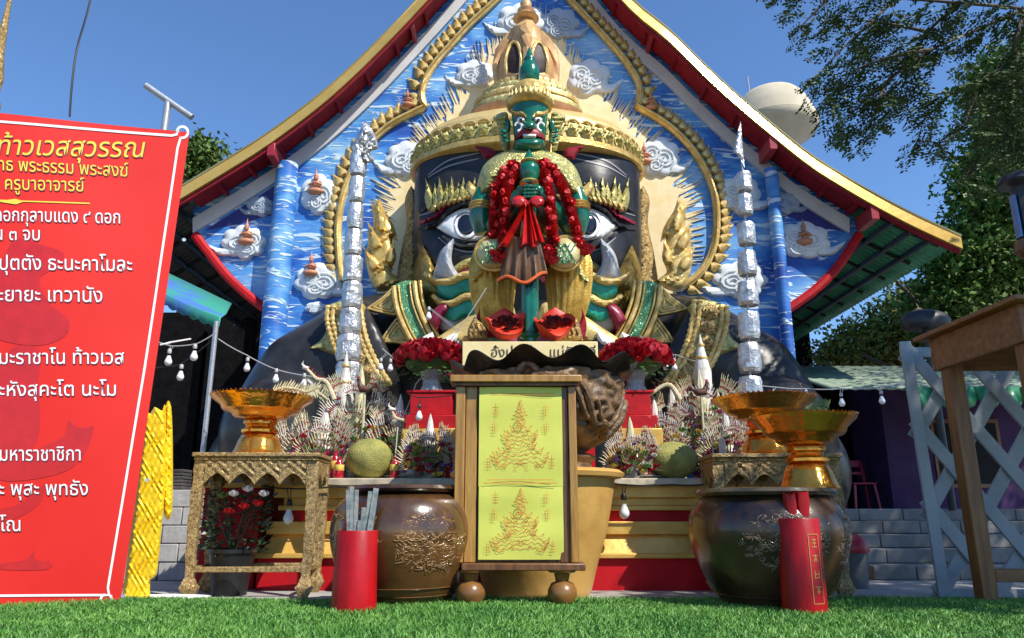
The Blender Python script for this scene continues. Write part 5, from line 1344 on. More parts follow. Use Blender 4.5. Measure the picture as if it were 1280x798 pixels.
def blooms(t, cx, yb, w_, h, Y):
    k = mpp(cx, yb, Y); nL = 90; v = np.zeros((nL, 4, 3)); b = P(cx, yb, Y)
    for i in range(nL):
        p = Vector((b.x+rng.normal(0, .32)*w_*k, Y+rng.uniform(-.05, .1), zt+rng.random()**1.3*h*k*.75)); d = Vector(rng.normal(size=3)); d.z = abs(d.z)+.3; d.normalize(); u = d.cross(Vector(rng.normal(size=3))).normalized(); l = rng.uniform(.05, .10)
        v[i] = [p, p+d*l*.5+u*l*.13, p+d*l, p+d*l*.5-u*l*.13]
    o = raw_mesh('dark_leaves', v-np.array(OFF[t.name]), [(0, 1, 2, 3)], DLV, 'stuff'); o.parent = t
    for m in rng.choice(6, 5, replace=False):
        g = G()
        for _ in range(8): rose(g, P(cx+rng.uniform(-.6, .6)*w_, yb-rng.uniform(2, .7*h), Y-rng.uniform(.06, .2)), rng.uniform(.016, .032))
        g.build('blooms', BCOL[m], t)['kind'] = 'stuff'
DLV = mat('dark_offering_leaf', (.05, .10, .02), .5, var=.3, vs=12)
BL = [(402, 598, 62, 70, 5.95, 'low folded leaf offering behind the red bottles beside the gold tray'), (445, 598, 66, 128, 6.15, 'tallest folded leaf offering standing right in front of the left foil pole'),
      (497, 598, 58, 88, 6.05, 'folded leaf offering with green fans between left fruit and red stand'), (372, 598, 50, 66, 6.3, 'small folded leaf offering half hidden by the left gold tray'),
      (845, 598, 58, 100, 6.10, 'folded leaf offering behind the right green fruit, nearest the urn'), (882, 598, 66, 122, 6.15, 'tallest folded leaf offering left of the right foil pole'),
      (912, 598, 50, 72, 5.95, 'low folded leaf offering directly behind the right gilt table'), (790, 598, 44, 56, 5.70, 'small folded leaf offering in front of the right red stand'),
      (536, 598, 46, 60, 5.72, 'folded leaf offering standing before the left red stand'), (470, 598, 50, 104, 6.3, 'folded leaf offering just right of the left foil pole'), (822, 598, 50, 84, 5.95, 'folded leaf offering directly behind the dark green fruit'), (905, 598, 46, 96, 6.3, 'folded leaf offering just left of the right foil pole')]
for i, q in enumerate(BL): baisri(q[0], q[1], q[2]*1.22, q[3]*1.12, q[4], q[5], hue=i % 2)
# tall white paper cones with tips
for cx, y0, y1, w_, lb in ((878, 465, 418, 12, 'slim white paper cone rising above the right offerings'), (430, 500, 440, 13, 'slim white paper cone beside the left foil pole')):
    Y = 6.3; b = P(cx, y0, Y); k = mpp(cx, y0, Y); t = thing('paper_cone', lb, 'offering', (b.x, Y, zt))
    G().lathe((b.x, Y, zt), [(w_*.7*k, 0), (w_*.9*k, b.z-zt), (w_*.45*k, (P(cx, (y0+y1)/2, Y).z-zt)), (.003, P(cx, y1, Y).z-zt)], 16, wob=lambda a, i: 1+.05*cos(a*5)).build('cone', WCONE, t)
    for q in (.35, .7): z_ = b.z+(P(cx, y1, Y).z-b.z)*q-.01; G().lathe((b.x, Y, z_), [(w_*k*(.92-q*.75), 0), (w_*k*(.95-q*.75), .012), (w_*k*(.88-q*.75), .024)], 14).build('gold_band', GOLD, t)
# naga heads curling out of the offerings
for pts, lb in (([(418, 500), (408, 478), (396, 474), (388, 466), (382, 460)], 'cream naga with curling neck at the left of the offerings'), ([(508, 580), (520, 552), (512, 530), (494, 522), (490, 512)], 'cream naga with curling neck beside the left red stand'),
                ([(850, 500), (838, 482), (826, 484), (815, 492), (803, 496)], 'cream naga with curling neck above the right green fruit'), ([(812, 590), (800, 560), (788, 545), (782, 530), (780, 518)], 'cream naga rising at the right of the urn')):
    Y = 5.9; c = [P(x, y, Y) for x, y in cat_rom(pts, 4, closed=False)]; n = len(c)
    t = thing('naga_offering', lb, 'offering', (c[0].x, Y, zt), 'naga shaped leaf offerings')
    G().tube(c, [.024-.014*i/n for i in range(n)], 8).build('neck', LEAFC, t)
    g = G(); g.ell(c[-1], (.028, .02, .016)); g.tube([c[-1], c[-1]+Vector((-.03, 0, .03)), c[-1]+Vector((-.02, 0, .06))], [.012, .008, .001], 6); g.build('head', WCONE, t)
    g = G()
    for i in range(2, n-1):
        d = (c[i+1]-c[i-1]).normalized(); u = Vector((d.z, 0, -d.x)); g.add([c[i]-d*.012, c[i]+d*.012, c[i]+u*.045+d*.01, c[i]+Vector((0, -.008, 0))], [(0, 1, 2), (0, 3, 2), (3, 1, 2)])
    g.build('crest', TIPR, t)['kind'] = 'stuff'
# roosters
ROO = mat('rooster_brown', (.16, .06, .03), .5, 0, .4, 40, col2=(.04, .015, .01), vs=20)
for cx, cy, s_, lb in ((456, 486, -1, 'dark rooster figure perched among the left offerings'), (876, 490, 1, 'dark rooster figure perched among the right offerings'), (852, 520, -1, 'second rooster figure lower among the right offerings')):
    Y = 5.95; c = P(cx, cy, Y); t = thing('rooster_figure', lb, 'figurine', (c.x, Y, zt), 'rooster figurines in the offerings')
    g = G(); g.tube([c+Vector((-s_*.10, 0, .02)), c+Vector((-s_*.04, 0, -.01)), c+Vector((s_*.04, 0, .0)), c+Vector((s_*.075, 0, .06)), c+Vector((s_*.08, -.01, .11))], [.02, .05, .052, .032, .022], 14); g.ell(c+Vector((s_*.085, -.01, .125)), (.024, .02, .024), 12, 8); g.build('rooster_body', ROO, t)
    g = G(); [g.tube([c+Vector((-s_*.09, 0, .02)), c+Vector((-s_*(.15+.01*i), .01*i, .08-.02*i)), c+Vector((-s_*(.17-.005*i), 0, .0-.03*i))], [.014, .012, .003], 6) for i in range(4)]; g.build('tail', ROO, t)
    g = G(); g.ell(c+Vector((s_*.085, -.01, .152)), (.022, .006, .014), 8, 6); g.ell(c+Vector((s_*.105, -.01, .105)), (.007, .006, .014), 8, 6); g.build('comb', RED, t)
    g = G(); g.tube([c+Vector((s_*.105, -.01, .125)), c+Vector((s_*.125, -.012, .120))], [.007, .001], 6); g.build('beak', GOLD, t)
    G().tube([Vector((c.x, Y, zt)), c+Vector((0, 0, -.03))], .012, 8).build('perch', LEAFC, t)
    for o in t.children: o.data.transform(Matrix.Translation(c-OFF[t.name])@Matrix.Scale(.62, 4)@Matrix.Translation(OFF[t.name]-c)) if o.name[:5] != 'perch' else None
# green fruit
FR = mat('jackfruit_skin', (.40, .36, .09), .7, 0, .9, 120, col2=(.20, .20, .045), vs=9)
for cx, cy, rx, rz, lb in ((462, 578, 29, 25, 'yellow-green round jackfruit on the left half of the altar'), (841, 575, 32, 23, 'darker green jackfruit on the right half of the altar')):
    Y = 5.72; k = mpp(cx, cy, Y); c = P(cx, cy, Y); c.z = zt+rz*k
    g = G().ell(c, (rx*k, rz*k, rz*k), 64, 40, fn=lambda q: 1+.014*noise.noise(q*60)+.02*noise.noise(q*9))
    o = g.build('jackfruit', FR, None, loc=(c.x, Y, zt), sharp=180); tag(o, lb, 'fruit', 'jackfruits on the altar')
# red bottles with yellow labels and straws
BOT = mat('red_soda', (.40, .008, .02), .12, coat=.6, var=.1); LAB = mat('yellow_label', (.80, .55, .10), .5, var=.15, vs=40); STR = mat('pale_straw', (.70, .72, .45), .4)
def bottle(cx, yb, yt, Y, lb, straw=0):
    k = mpp(cx, yb, Y); x = P(cx, yb, Y).x; h = (yb-yt)*k
    t = thing('red_bottle', lb, 'bottle', (x, Y, zt), 'red drink bottles on the altar')
    G().lathe((x, Y, zt), [(.034, 0), (.037, .01), (.037, h*.62), (.030, h*.72), (.016, h*.82), (.015, h*.95), (.018, h*.95), (.018, h), (.01, h)], 20).build('glass_body', BOT, t)
    G().lathe((x, Y, zt+h*.36), [(.0375, 0), (.0382, .001), (.0382, h*.26), (.0375, h*.26+.001)], 20).build('label', LAB, t)
    if straw: G().tube([(x, Y, zt+h*.9), (x+.01*straw, Y, zt+h+.22*straw)], .0045, 6).build('straw', STR, t)
for a in ((404, 598, 566, 5.68, 'leftmost red bottle by the gilt table corner', 0), (418, 598, 562, 5.74, 'second red bottle from the gilt table', 0), (423, 599, 572, 5.62, 'short red bottle before its taller neighbour', 0), (493, 598, 570, 5.66, 'single red bottle right of the yellow-green fruit', 1),
          (882, 598, 566, 5.66, 'red bottle with tall straw beside the dark green fruit', 1), (893, 598, 568, 5.72, 'red bottle touching the right gilt table', .9)): bottle(*a)
# silver plates with food
PLT = mat('silver_plate', (.70, .70, .70), .22, .9, .2, 20)
FOOD = mat('pale_food', (.62, .55, .44), .6, 0, .6, 40, col2=(.34, .26, .18), vs=25); PINE = mat('pineapple_leaf', (.22, .30, .16), .5, var=.3, vs=14)
for cx, w_, lb, ft in ((518, 40, 'silver plate with pale food and red fruit left of the wooden frame', 1), (795, 38, 'silver plate with a spiky pineapple crown right of the urn', 2)):
    Y = 5.75; k = mpp(cx, 596, Y); x = P(cx, 596, Y).x; t = thing('offering_plate', lb, 'plate', (x, Y, zt))
    G().lathe((x, Y, zt), [(w_*.5*k, 0), (w_*.55*k, .006), (w_*1.0*k, .022), (w_*1.02*k, .026), (w_*.95*k, .024), (w_*.5*k, .010), (.01, .010)], 40, sy=.55).build('plate', PLT, t)
    g = G()
    for i in range(7): a = i*.9; g.ell((x+w_*.45*k*cos(a), Y+.06*sin(a), zt+.035+.012*(i % 2)), (.05, .04, .03), 12, 8, fn=lambda q: 1+.2*noise.noise(q*50))
    g.build('food', FOOD, t, sharp=180)['kind'] = 'stuff'
    cxp = x+(.09 if ft == 1 else -.04)
    if ft == 1:
        G().ell((x+.02, Y-.02, zt+.10), (.06, .05, .055), 14, 10).build('red_fruit', RED, t); G().ell((x+.11, Y-.03, zt+.06), (.05, .045, .045), 14, 10).build('red_fruit', RED, t)
    g = G(); base = Vector((cxp+(.12 if ft == 1 else 0), Y, zt+.05)); ax = Vector((.5, 0, .9)).normalized() if ft == 1 else Vector((0, -.2, 1))
    for i in range(34):
        a = i*2.4; d = (ax+Vector((cos(a), sin(a), 0))*(.15+.020*i)).normalized(); l = .20-.002*i; u = d.cross(Vector((0, 1, .1))).normalized()*.011; p = base+ax*(.06-.002*i)
        g.add([p-u, p+u, p+d*l*.6+u*.8, p+d*l+Vector((0, 0, -.01)), p+d*l*.6-u*.8], [(0, 1, 2, 3, 4)])
    g.build('pineapple_crown', PINE, t)['kind'] = 'stuff'
# small red candles and boxes filling the altar front, each its own thing
for i, (cx, w_, h, lb) in enumerate(((563, 12, 34, 'small red paper packet leaning beside the wooden frame'), (768, 14, 30, 'red candle pack at the right of the ochre pot'), (905, 9, 50, 'pale candle standing by the right table corner'))):
    Y = 5.7; k = mpp(cx, 590, Y); x = P(cx, 590, Y).x
    g = G(); g.lathe((x, Y, zt), [(w_*.5*k, 0), (w_*.5*k, h*k*.9), (w_*.35*k, h*k)], 10 if i != 0 else 4)
    tag(g.build(('red_packet', 'candle_pack', 'pale_candle')[i], RED if i < 2 else WCONE, None, loc=(x, Y, zt)), lb, 'offering')
for pts, Y, lb, m in (([(338, 490), (352, 485), (368, 486), (384, 490), (398, 484)], 5.5, 'long cream folded leaf plume arching behind the left gold tray', LEAFC), ([(352, 505), (372, 492), (392, 488), (410, 500)], 5.7, 'second cream plume curving down toward the left offerings', LEAFC), ([(1000, 520), (1012, 512), (1024, 507), (1036, 510)], 5.3, 'green sprig leaning out behind the nearest gold tray', LGRN)):
    c = [P(x, y, Y) for x, y in cat_rom(pts, 3, closed=False)]; t = thing('leaf_plume', lb, 'offering', c[0]); G().tube(c, .008, 6).build('spine', m, t); g = G()
    for i in range(1, len(c)-1):
        for s_ in (-1, 1):
            d = (c[i+1]-c[i-1]).normalized(); q = (d*.5+Vector((0, rng.uniform(-.3, .3), s_))).normalized(); u = d*.007; l = rng.uniform(.05, .08)
            g.add([c[i]-u, c[i]+u, c[i]+q*l*.6+u, c[i]+q*l, c[i]+q*l*.6-u], [(0, 1, 2, 3, 4)])
    g.build('leaf_points', m, t)['kind'] = 'stuff'
# ================================================================ STRING LIGHTS
WIRE = mat('pale_cable', (.42, .42, .42), .5, var=.05); WIREB = mat('black_cable', (.02, .02, .02), .5, var=.05); BULB = mat('frosted_bulb', (.82, .82, .80), .15, var=.02, coat=.5)
SOCK = mat('black_socket', (.02, .02, .02), .4, var=.05)
bg_ = G(); bg_.lathe((0, 0, -.075), [(.004, -.012), (.017, -.006), (.024, .008), (.024, .02), (.016, .04), (.012, .05), (.012, .056)], 14); BM = mesh_of(bg_, 'bulb', BULB)
sg_ = G(); sg_.lathe((0, 0, -.022), [(.0125, 0), (.0135, .005), (.0135, .022), (.008, .03)], 12); SMh = mesh_of(sg_, 'socket', SOCK)
sgw = mesh_of(sg_, 'socket', WIRE)
def lights(pts, Y, bulbs, lb, m=WIRE, sc=1.0, sock=None, drop=.03):
    c = [P(p[0], p[1], Y if len(p) < 3 else p[2]) for p in pts]
    t = thing('string_lights', lb, 'lights', c[0])
    cc = []
    for a, b in zip(c[:-1], c[1:]):
        for i in range(8): s_ = i/8; cc.append(a.lerp(b, s_)+Vector((0, 0, -.05*(b-a).length*4*s_*(1-s_)*.5)))
    cc.append(c[-1]); G().tube(cc, .0042*sc, 5).build('wire', m, t)
    for x, y in bulbs:
        p = P(x, y, Y); top = p+Vector((0, 0, .05*sc))
        near = min(cc, key=lambda q: (q-top).length)
        if (near-top).length > .02: G().tube([near+Vector((-.01, 0, 0)), top+Vector((-.006, 0, 0))], .0028*sc, 4).build('drop_wire', m, t); G().tube([near+Vector((.015, 0, 0)), top+Vector((.006, 0, 0))], .0028*sc, 4).build('drop_wire', m, t)
        b = inst(BM, 'bulb', t, top+Vector((0, 0, -.02*sc)), scale=(sc,)*3); inst(sock or sgw, 'socket', t, top, scale=(sc,)*3)
    return t
lights([(150, 432), (188, 424), (215, 433), (246, 430), (270, 416)], 6.0, [(211, 447), (243, 441)], 'string of bulbs strung from the banner edge to the awning pole', sc=1.25)
lights([(150, 452), (190, 460), (225, 456), (262, 428)], 6.0, [(226, 466)], 'lower dim string with one bulb behind the banner edge', m=WIREB, sc=1.2)
lights([(273, 424), (308, 444), (345, 462), (384, 470), (420, 474)], 6.2, [(309, 456), (345, 470), (380, 476)], 'string of bulbs running right from the awning pole past the gold tray', sc=1.1)
lights([(608, 360), (560, 430), (520, 480), (505, 520)], 5.95, [(536, 392)], 'thin cable falling from the green guardian to the left rose vase')
lights([(478, 436), (490, 446), (515, 440), (562, 430)], 6.4, [(476, 456), (488, 457)], 'pair of small bulbs above the left rose vase')
lights([(512, 494), (524, 497), (566, 494)], 5.66, [(524, 516)], 'short cable with one bulb in front of the left red stand', m=WIREB, sc=1.1, sock=SMh)
lights([(330, 608), (361, 611), (420, 608), (560, 608)], 5.40, [(361, 640)], 'cable under the altar cloth with a bulb behind the left table leg', m=WIREB, sc=1.5, sock=SMh)
lights([(765, 604), (780, 606), (840, 606), (880, 606)], 5.44, [(780, 633)], 'cable under the altar cloth with a white bulb right of the ochre pot', m=WIREB, sc=1.55, sock=SMh)
lights([(800, 420), (824, 440), (846, 444), (870, 452)], 6.4, [(832, 455), (843, 456)], 'pair of small bulbs right of the right rose vase')
lights([(940, 480), (968, 484), (1008, 486), (1052, 486), (1103, 484), (1150, 472)], 6.6, [(968, 496), (1008, 496), (1052, 500), (1102, 497)], 'string of bulbs running right above the gold trays', sc=1.1)
# ================================================================ BANNER
BR_, TR_ = P(150, 757, 4.42), P(237, 166, 4.52); BLx, TLx = P(-140, 760, 4.02), P(-140, 128, 4.12)
bn = thing('prayer_banner', 'tall red prayer banner with white and yellow Thai verses on the left', 'banner', ((BR_.x+BLx.x)/2, (BR_.y+BLx.y)/2, 0))
nB = (BR_-BLx).cross(TR_-BLx).normalized()
if nB.y > 0: nB = -nB
TLx = (lambda o, d: o+d*((BLx-o).dot(nB)/d.dot(nB)))(Vector((0, 0, CH)), P(-140, 128, 1)-Vector((0, 0, CH)))
def wave(p): return .007*sin(p.x*5.3+p.z*2.1)+.004*sin(p.z*6.1-p.x*3.3)
def onb(px, py, lift=.004):
    o = Vector((0, 0, CH)); d = (P(px, py, 1)-o); c = BLx+nB*lift; t = (c-o).dot(nB)/d.dot(nB); q = o+d*t; return q+nB*wave(q)
BRED = mat('red_vinyl_print', (.66, .022, .014), .5, 0, .25, 1.6, col2=(.60, .016, .010), vs=1.2, spec=.3)
n = 70; v = []
cor = lambda u, w_: (BLx.lerp(BR_, u)).lerp(TLx.lerp(TR_, u), w_)
for j in range(n+1):
    for i in range(n+1): p = cor(i/n, j/n); v.append(p+nB*wave(p))
m_ = len(v); v += [p-nB*.012 for p in v[:m_]]
f = []
for j in range(n):
    for i in range(n): a = j*(n+1)+i; f += [(a, a+1, a+n+2, a+n+1), (m_+a, m_+a+n+1, m_+a+n+2, m_+a+1)]
for i in range(n):
    f += [(i, m_+i, m_+i+1, i+1), (n*(n+1)+i, n*(n+1)+i+1, m_+n*(n+1)+i+1, m_+n*(n+1)+i)]
    a, b = i*(n+1)+n, (i+1)*(n+1)+n; f.append((a, m_+a, m_+b, b)); a, b = i*(n+1), (i+1)*(n+1); f.append((a, b, m_+b, m_+a))
G().add(v, f).build('vinyl_sheet', BRED, bn)
BPW = mat('banner_white_print', (.80, .76, .74), .45, var=.03); BPY = mat('banner_yellow_print', (.85, .62, .06), .45, 0, 0, var=.1, vs=3)
DRED = mat('faded_dark_red_print', (.42, .010, .009), .32, var=.15, vs=14, col2=(.52, .012, .011))
def line_b(pts, w_, m, nm, lift=.0045, par=bn):
    c0 = [np.array(p, float) for p in pts]; c = [c0[0]]
    for a_, b_ in zip(c0[:-1], c0[1:]):
        k_ = max(1, int(np.linalg.norm(b_-a_)/9)); c += [a_+(b_-a_)*(i+1)/k_ for i in range(k_)]
    g = G(); L_ = []; R_ = []
    for i in range(len(c)):
        t = c[min(i+1, len(c)-1)]-c[max(i-1, 0)]; t /= max(1e-6, np.linalg.norm(t)); q = np.array([-t[1], t[0]])*w_/2; L_.append(onb(*(c[i]+q), lift)); R_.append(onb(*(c[i]-q), lift))
    n = len(c); g.add(L_+R_, [(i, i+1, n+i+1, n+i) for i in range(n-1)]); return g.build(nm, m, par, sharp=180)
def loop(cx, cy, r, a0, a1): return [(cx+r*cos(radians(a)), cy+r*sin(radians(a))) for a in np.arange(a0, a1, 18 if a1 > a0 else -18)]
line_b([(-130, 148), (0, 153), (120, 162), (215, 170)]+loop(228, 166, 7, 160, 480)+[(226, 172), (222, 185), (180, 465), (135, 735)]+loop(133, 750, 7, -60, 260)+[(140, 744), (120, 744), (0, 745), (-130, 746)], 3.0, BPW, 'border_line')
line_b([(-130, 246), (30, 252), (70, 253), (112, 254)], 1.6, BPY, 'divider_line')
gg = G(); gg.add([onb(x, y, .005) for x, y in ((-5, 252), (20, 249), (30, 252.5), (20, 256))], [(0, 1, 2, 3)]); gg.build('divider_ornament', BPY, bn)
ROWS = [('ท้าวเวสสุวรรณ', 178, 196, 30, 1, .035, .012), ('พุทธ พระธรรม พระสงฆ์', 160, 220, 20, 1, .03, .05), ('ครูบาอาจารย์', 105, 239, 20.5, 1, .03, .02), ('ดอกกุลาบแดง ๙ ดอก', 150, 279, 21, 0, .04, .02), ('น ๓ จบ', 50, 301, 21, 0, .04, .02),
        ('ปุตตัง ธะนะคาโมละ', 165, 339, 22.5, 0, .04, .01), ('ะยายะ เทวานัง', 128, 378, 22.5, 0, .04, .01), ('มะราชาโน ท้าวเวส', 155, 455, 22, 0, .04, 0), ('ะหังสุคะโต นะโม', 145, 495, 22, 0, .04, 0), ('มหาราชาชิกา', 101, 576, 22, 0, .04, 0), ('ะ พุสะ พุทธัง', 110, 619, 22, 0, .04, 0), ('โณ', 25, 664, 22, 0, .04, 0)]
WID = {0: 184, 1: 178, 2: 100, 3: 158, 4: 58, 5: 167, 6: 131, 7: 158, 8: 147, 9: 103, 10: 112, 11: 26}
for i, (s_, xr_, yb_, sz, yel, bold, sl) in enumerate(ROWS):
    ital = .22 if i == 0 else 0
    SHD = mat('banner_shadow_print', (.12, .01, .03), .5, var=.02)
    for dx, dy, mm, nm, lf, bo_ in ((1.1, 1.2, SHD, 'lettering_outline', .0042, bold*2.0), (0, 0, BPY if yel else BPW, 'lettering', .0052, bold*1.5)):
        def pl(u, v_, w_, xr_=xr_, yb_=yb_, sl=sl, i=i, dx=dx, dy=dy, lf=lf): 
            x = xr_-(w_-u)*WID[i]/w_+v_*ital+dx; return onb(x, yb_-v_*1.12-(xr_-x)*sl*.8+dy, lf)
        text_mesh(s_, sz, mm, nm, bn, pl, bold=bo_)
# faded ornamental prints low on the banner
def blotch(pts, m=DRED, lift=.0025, nm='faded_print'):
    c = cat_rom(pts, 5); g = G(); n = len(c)
    mn, mx = c.min(0), c.max(0); gr = np.array([(x, y) for x in np.arange(mn[0], mx[0], 9) for y in np.arange(mn[1], mx[1], 9)]); gr = gr[in_poly(gr, c)]; gr = gr[edge_dist(gr, c) > 3]
    tri = delaunay_2d_cdt([Vector(p) for p in np.vstack([c, gr])], [], [list(range(n))], 1, 1e-4)
    g.add([onb(p[0], p[1], lift) for p in tri[0]], [tuple(q) for q in tri[2]]); g.build(nm, m, bn, sharp=180)
blotch([(0, 330), (20, 300), (50, 306), (80, 318), (70, 335), (50, 350), (62, 380), (85, 400), (82, 420), (50, 432), (0, 425), (-40, 400)])
blotch([(10, 440), (30, 432), (50, 440), (48, 480), (50, 530), (40, 560), (0, 565), (-30, 500)])
blotch([(50, 560), (80, 545), (86, 525, 1), (98, 535), (118, 533, 1), (110, 560), (90, 585), (50, 598), (0, 600), (0, 575)])
blotch([(-20, 640), (20, 632), (50, 610), (60, 600, 1), (50, 628), (20, 648), (-20, 655)])
blotch([(0, 705), (30, 700), (45, 685, 1), (44, 700), (62, 702), (60, 712), (0, 712)])
# post, cross pipe and cable above the banner
g = G(); g.tube([onb(200, 431, .006), onb(212, 428, .012), P(238, 424, 5.0)], .006, 6); g.build('tie_cord', BPW, bn)
for ex_, ey_ in ((206, 150+15), (146, 745), (222, 300), (176, 600)):
    q = onb(ex_+8 if ex_ != 206 else 222, ey_, .003); gg = G(); gg.lathe((0, 0, 0), [(.006, 0), (.012, 0), (.012, .002), (.006, .002)], 12); u_ = (BR_-BLx).normalized(); w__ = nB.cross(u_)
    G().add([q+u_*p[0]+w__*p[1]+nB*p[2] for p in gg.v], gg.f).build('eyelet', STEEL, bn)
post = thing('banner_post', 'grey galvanised post with a slanting cross pipe behind the banner', 'post', (P(207, 740, 4.75).x, 4.75, -.05))
a = P(207, 150, 4.75)
G().tube([(a.x, 4.75, -.05), (a.x, 4.75, P(209, 128, 4.75).z)], .024, 14).build('upright', STEEL, post)
G().tube([P(182, 107, 4.72), P(240, 147, 4.78)], .023, 14).build('cross_pipe', STEEL, post)
c = [P(x, y, 4.6) for x, y in cat_rom([(118, -20), (108, 20), (96, 62), (90, 105), (87, 146)], 10, closed=False)]
tag(G().tube(c, .007, 6).build('hanging_cable', WIREB, None, loc=c[-1]), 'black cable rising from the top of the red banner into the sky', 'cable')
sp = G(); b = P(-8, 100, 7); sp.lathe((b.x, 7, 0), [(.16, -.05), (.16, .3), (.10, .4), (.09, 3.9), (.13, 4.0), (.10, 4.1), (.13, 4.3), (.09, 4.45), (.11, 4.7), (.07, 4.8), (.09, 5.0), (.05, 5.3), (.01, 6.2)], 16)
tag(sp.build('gilded_spire', GOLDO, None, loc=(b.x, 7, -.05)), 'slim gilded spire at the very left edge behind the banner', 'spire')
# ================================================================ LEFT SIDE THINGS
YEL = mat('bright_yellow_paint', (.88, .66, .015), .6, 0, .4, 26, col2=(.82, .54, .01), vs=6)
yt_ = thing('yellow_carved_panel', 'bright yellow carved panel with diagonal ribs leaning behind the banner edge', 'panel', (P(180, 740, 4.85).x, 4.85, -.05))
ribs = lambda a, b, d: .013*abs(sin((a*.55+b*.38)))+.008*sin(a*.9)*sin(b*.5)
G().relief([(152, 752, 1), (160, 690), (168, 630), (176, 560), (181, 514, 1), (188, 517), (193, 509), (203, 514), (207, 508), (207, 600), (202, 660), (196, 715), (188, 726), (188, 752, 1)], 4.85, H=.07, wpx=5, cell=3.2, both=True, fn=ribs).build('panel_face', YEL, yt_)
G().relief([(206, 509, 1), (210, 501, 1), (214, 509), (216, 560), (215, 640), (206, 645), (203, 600)], 4.9, H=.05, wpx=4, cell=3.2, both=True, fn=ribs).build('panel_edge', YEL, yt_)
mat_b = mat('grey_block', (.46, .45, .43), .85, 0, .5, 20, col2=(.32, .31, .29), vs=5)
bw = thing('block_wall', 'low wall of pale grey concrete blocks between banner and gilt table', 'wall', (P(200, 730, 6.3).x, 6.3, -.05))
x0 = P(120, 700, 6.3).x; x1 = P(238, 700, 6.3).x; zt2 = P(200, 612, 6.3).z; rows = 5
for r_ in range(rows):
    za = -.05+(zt2+.05)*r_/rows; zb2 = -.05+(zt2+.05)*(r_+1)/rows; x = x0-(.1 if r_ % 2 else .25)
    while x < x1-.02:
        e = min(x+.38, x1); G().box((max(x, x0)+.004, 6.3+rng.uniform(-.006, .006), za+.003), (e-.004, 6.5, zb2-.003)).build('concrete_block', mat_b, bw, bevel=.006); x = e
st_ = thing('mat_stack', 'pile of dark folded mats lying on the low block wall', 'mats', (P(220, 600, 6.4).x, 6.4, zt2))
for i in range(6):
    za = zt2+.001+i*.028; a = P(206+rng.uniform(-2, 2), 600, 6.38).x; b = P(233+rng.uniform(-2, 1), 600, 6.38).x
    G().box((a, 6.32, za), (b, 6.5, za+.025)).build('folded_mat', mat('dark_mat', (.09, .08, .075), .8, var=.3), st_, bevel=.006)
tr_ = G(); a = P(205, 746, 4.75); tr_.lathe((a.x, 4.78, -.05), [(.16, 0), (.24, .01), (.27, .035), (.272, .045), (.26, .04), (.2, .014), (.01, .012)], 40, sy=.4)
tag(tr_.build('serving_tray', WHITE, None, loc=(a.x, 4.78, -.05)), 'flat white tray lying on the ground beside the yellow panel', 'tray')
# awning
aw = thing('fabric_awning', 'green and blue fabric awning with scalloped edge behind the banner', 'awning', (P(268, 560, 6.6).x, 6.6, -.05))
AWM = mat('green_blue_canvas', (.03, .28, .20), .6, 0, .2, 10, col2=(.05, .16, .42), vs=1.6, sharp=(.44, .56))
v = []; n = 40; q0 = P(160, 342, 6.6); q1 = P(276, 398, 6.6)
for i in range(n+1):
    u = i/n; e = q0.lerp(q1, u); sag = -.10*sin(pi*u)*.3
    top = e+Vector((-.35, 1.1, .45)); v += [top, e.lerp(top, .5)+Vector((0, 0, -.04)), e+Vector((0, 0, sag)), e+Vector((0, -.01, sag-.085-.03*abs(sin(u*pi*9))))]
G().add(v, [(i*4+j, (i+1)*4+j, (i+1)*4+j+1, i*4+j+1) for i in range(n) for j in range(3)]).build('canopy', AWM, aw, solid=.006)
pb = P(269, 418, 6.58); G().tube([(pb.x, 6.58, -.05), (pb.x, 6.58, pb.z+.12)], .023, 12).build('pole', STEEL, aw)
# potted plant beneath the table
pp = thing('potted_plant', 'dark potted plant with red and white blooms under the left gilt table', 'plant', (P(290, 744, 5.27).x, 5.27, -.05))
x = P(288, 720, 5.27).x; BP = mat('black_plastic', (.014, .014, .015), .35)
G().lathe((x, 5.27, -.05), [(.115, 0), (.15, .27), (.165, .275), (.165, .30), (.14, .3), (.12, .26), (.01, .26)], 28).build('planter', BP, pp)
v = np.zeros((700, 4, 3)); 
for i in range(700):
    a = rng.uniform(0, 2*pi); r_ = .26*sqrt(rng.random()); z = .22+.42*rng.random(); p = Vector((x+r_*cos(a)*.9, 5.27+r_*sin(a)*.55, z)); d = Vector((cos(a), sin(a), rng.uniform(-.4, .8))).normalized(); u = d.cross(Vector((rng.normal(), rng.normal(), 1))).normalized(); l = rng.uniform(.03, .06)
    v[i] = [p, p+d*l*.5+u*l*.22, p+d*l, p+d*l*.5-u*l*.22]
LFD = mat('dark_plant_leaf', (.035, .075, .03), .4, var=.3)
o = raw_mesh('leaves', v-np.array(OFF[pp.name]), [(0, 1, 2, 3)], LFD, 'stuff'); o.parent = pp; OFF[o.name] = OFF[pp.name]
g = G(); [g.tube([(x+rng.uniform(-.03, .03), 5.27, .2), (x+rng.uniform(-.2, .2), 5.27+rng.uniform(-.1, .1), .6)], .005, 5) for _ in range(9)]; g.build('stems', LFD, pp)['kind'] = 'stuff'
for (px_, py_, m) in ((292, 618, WHITE), (310, 612, WHITE), (278, 620, LGRN), (322, 630, RED), (305, 634, RED), (330, 618, WHITE), (286, 640, RED)):
    g = G(); rose(g, P(px_, py_, 5.12), .035); g.build('bloom', m, pp)
ex = thing('red_plinth', 'plain red plinth box standing at the left end of the altar', 'plinth', (P(283, 740, 5.95).x, 5.95, -.05))
a, b = P(247, 700, 5.62), P(322, 700, 5.62)
G().box((a.x, 5.62, -.05), (xl-.04, 6.3, P(280, 610, 5.62).z)).build('plinth_body', ARED, ex, bevel=.006)
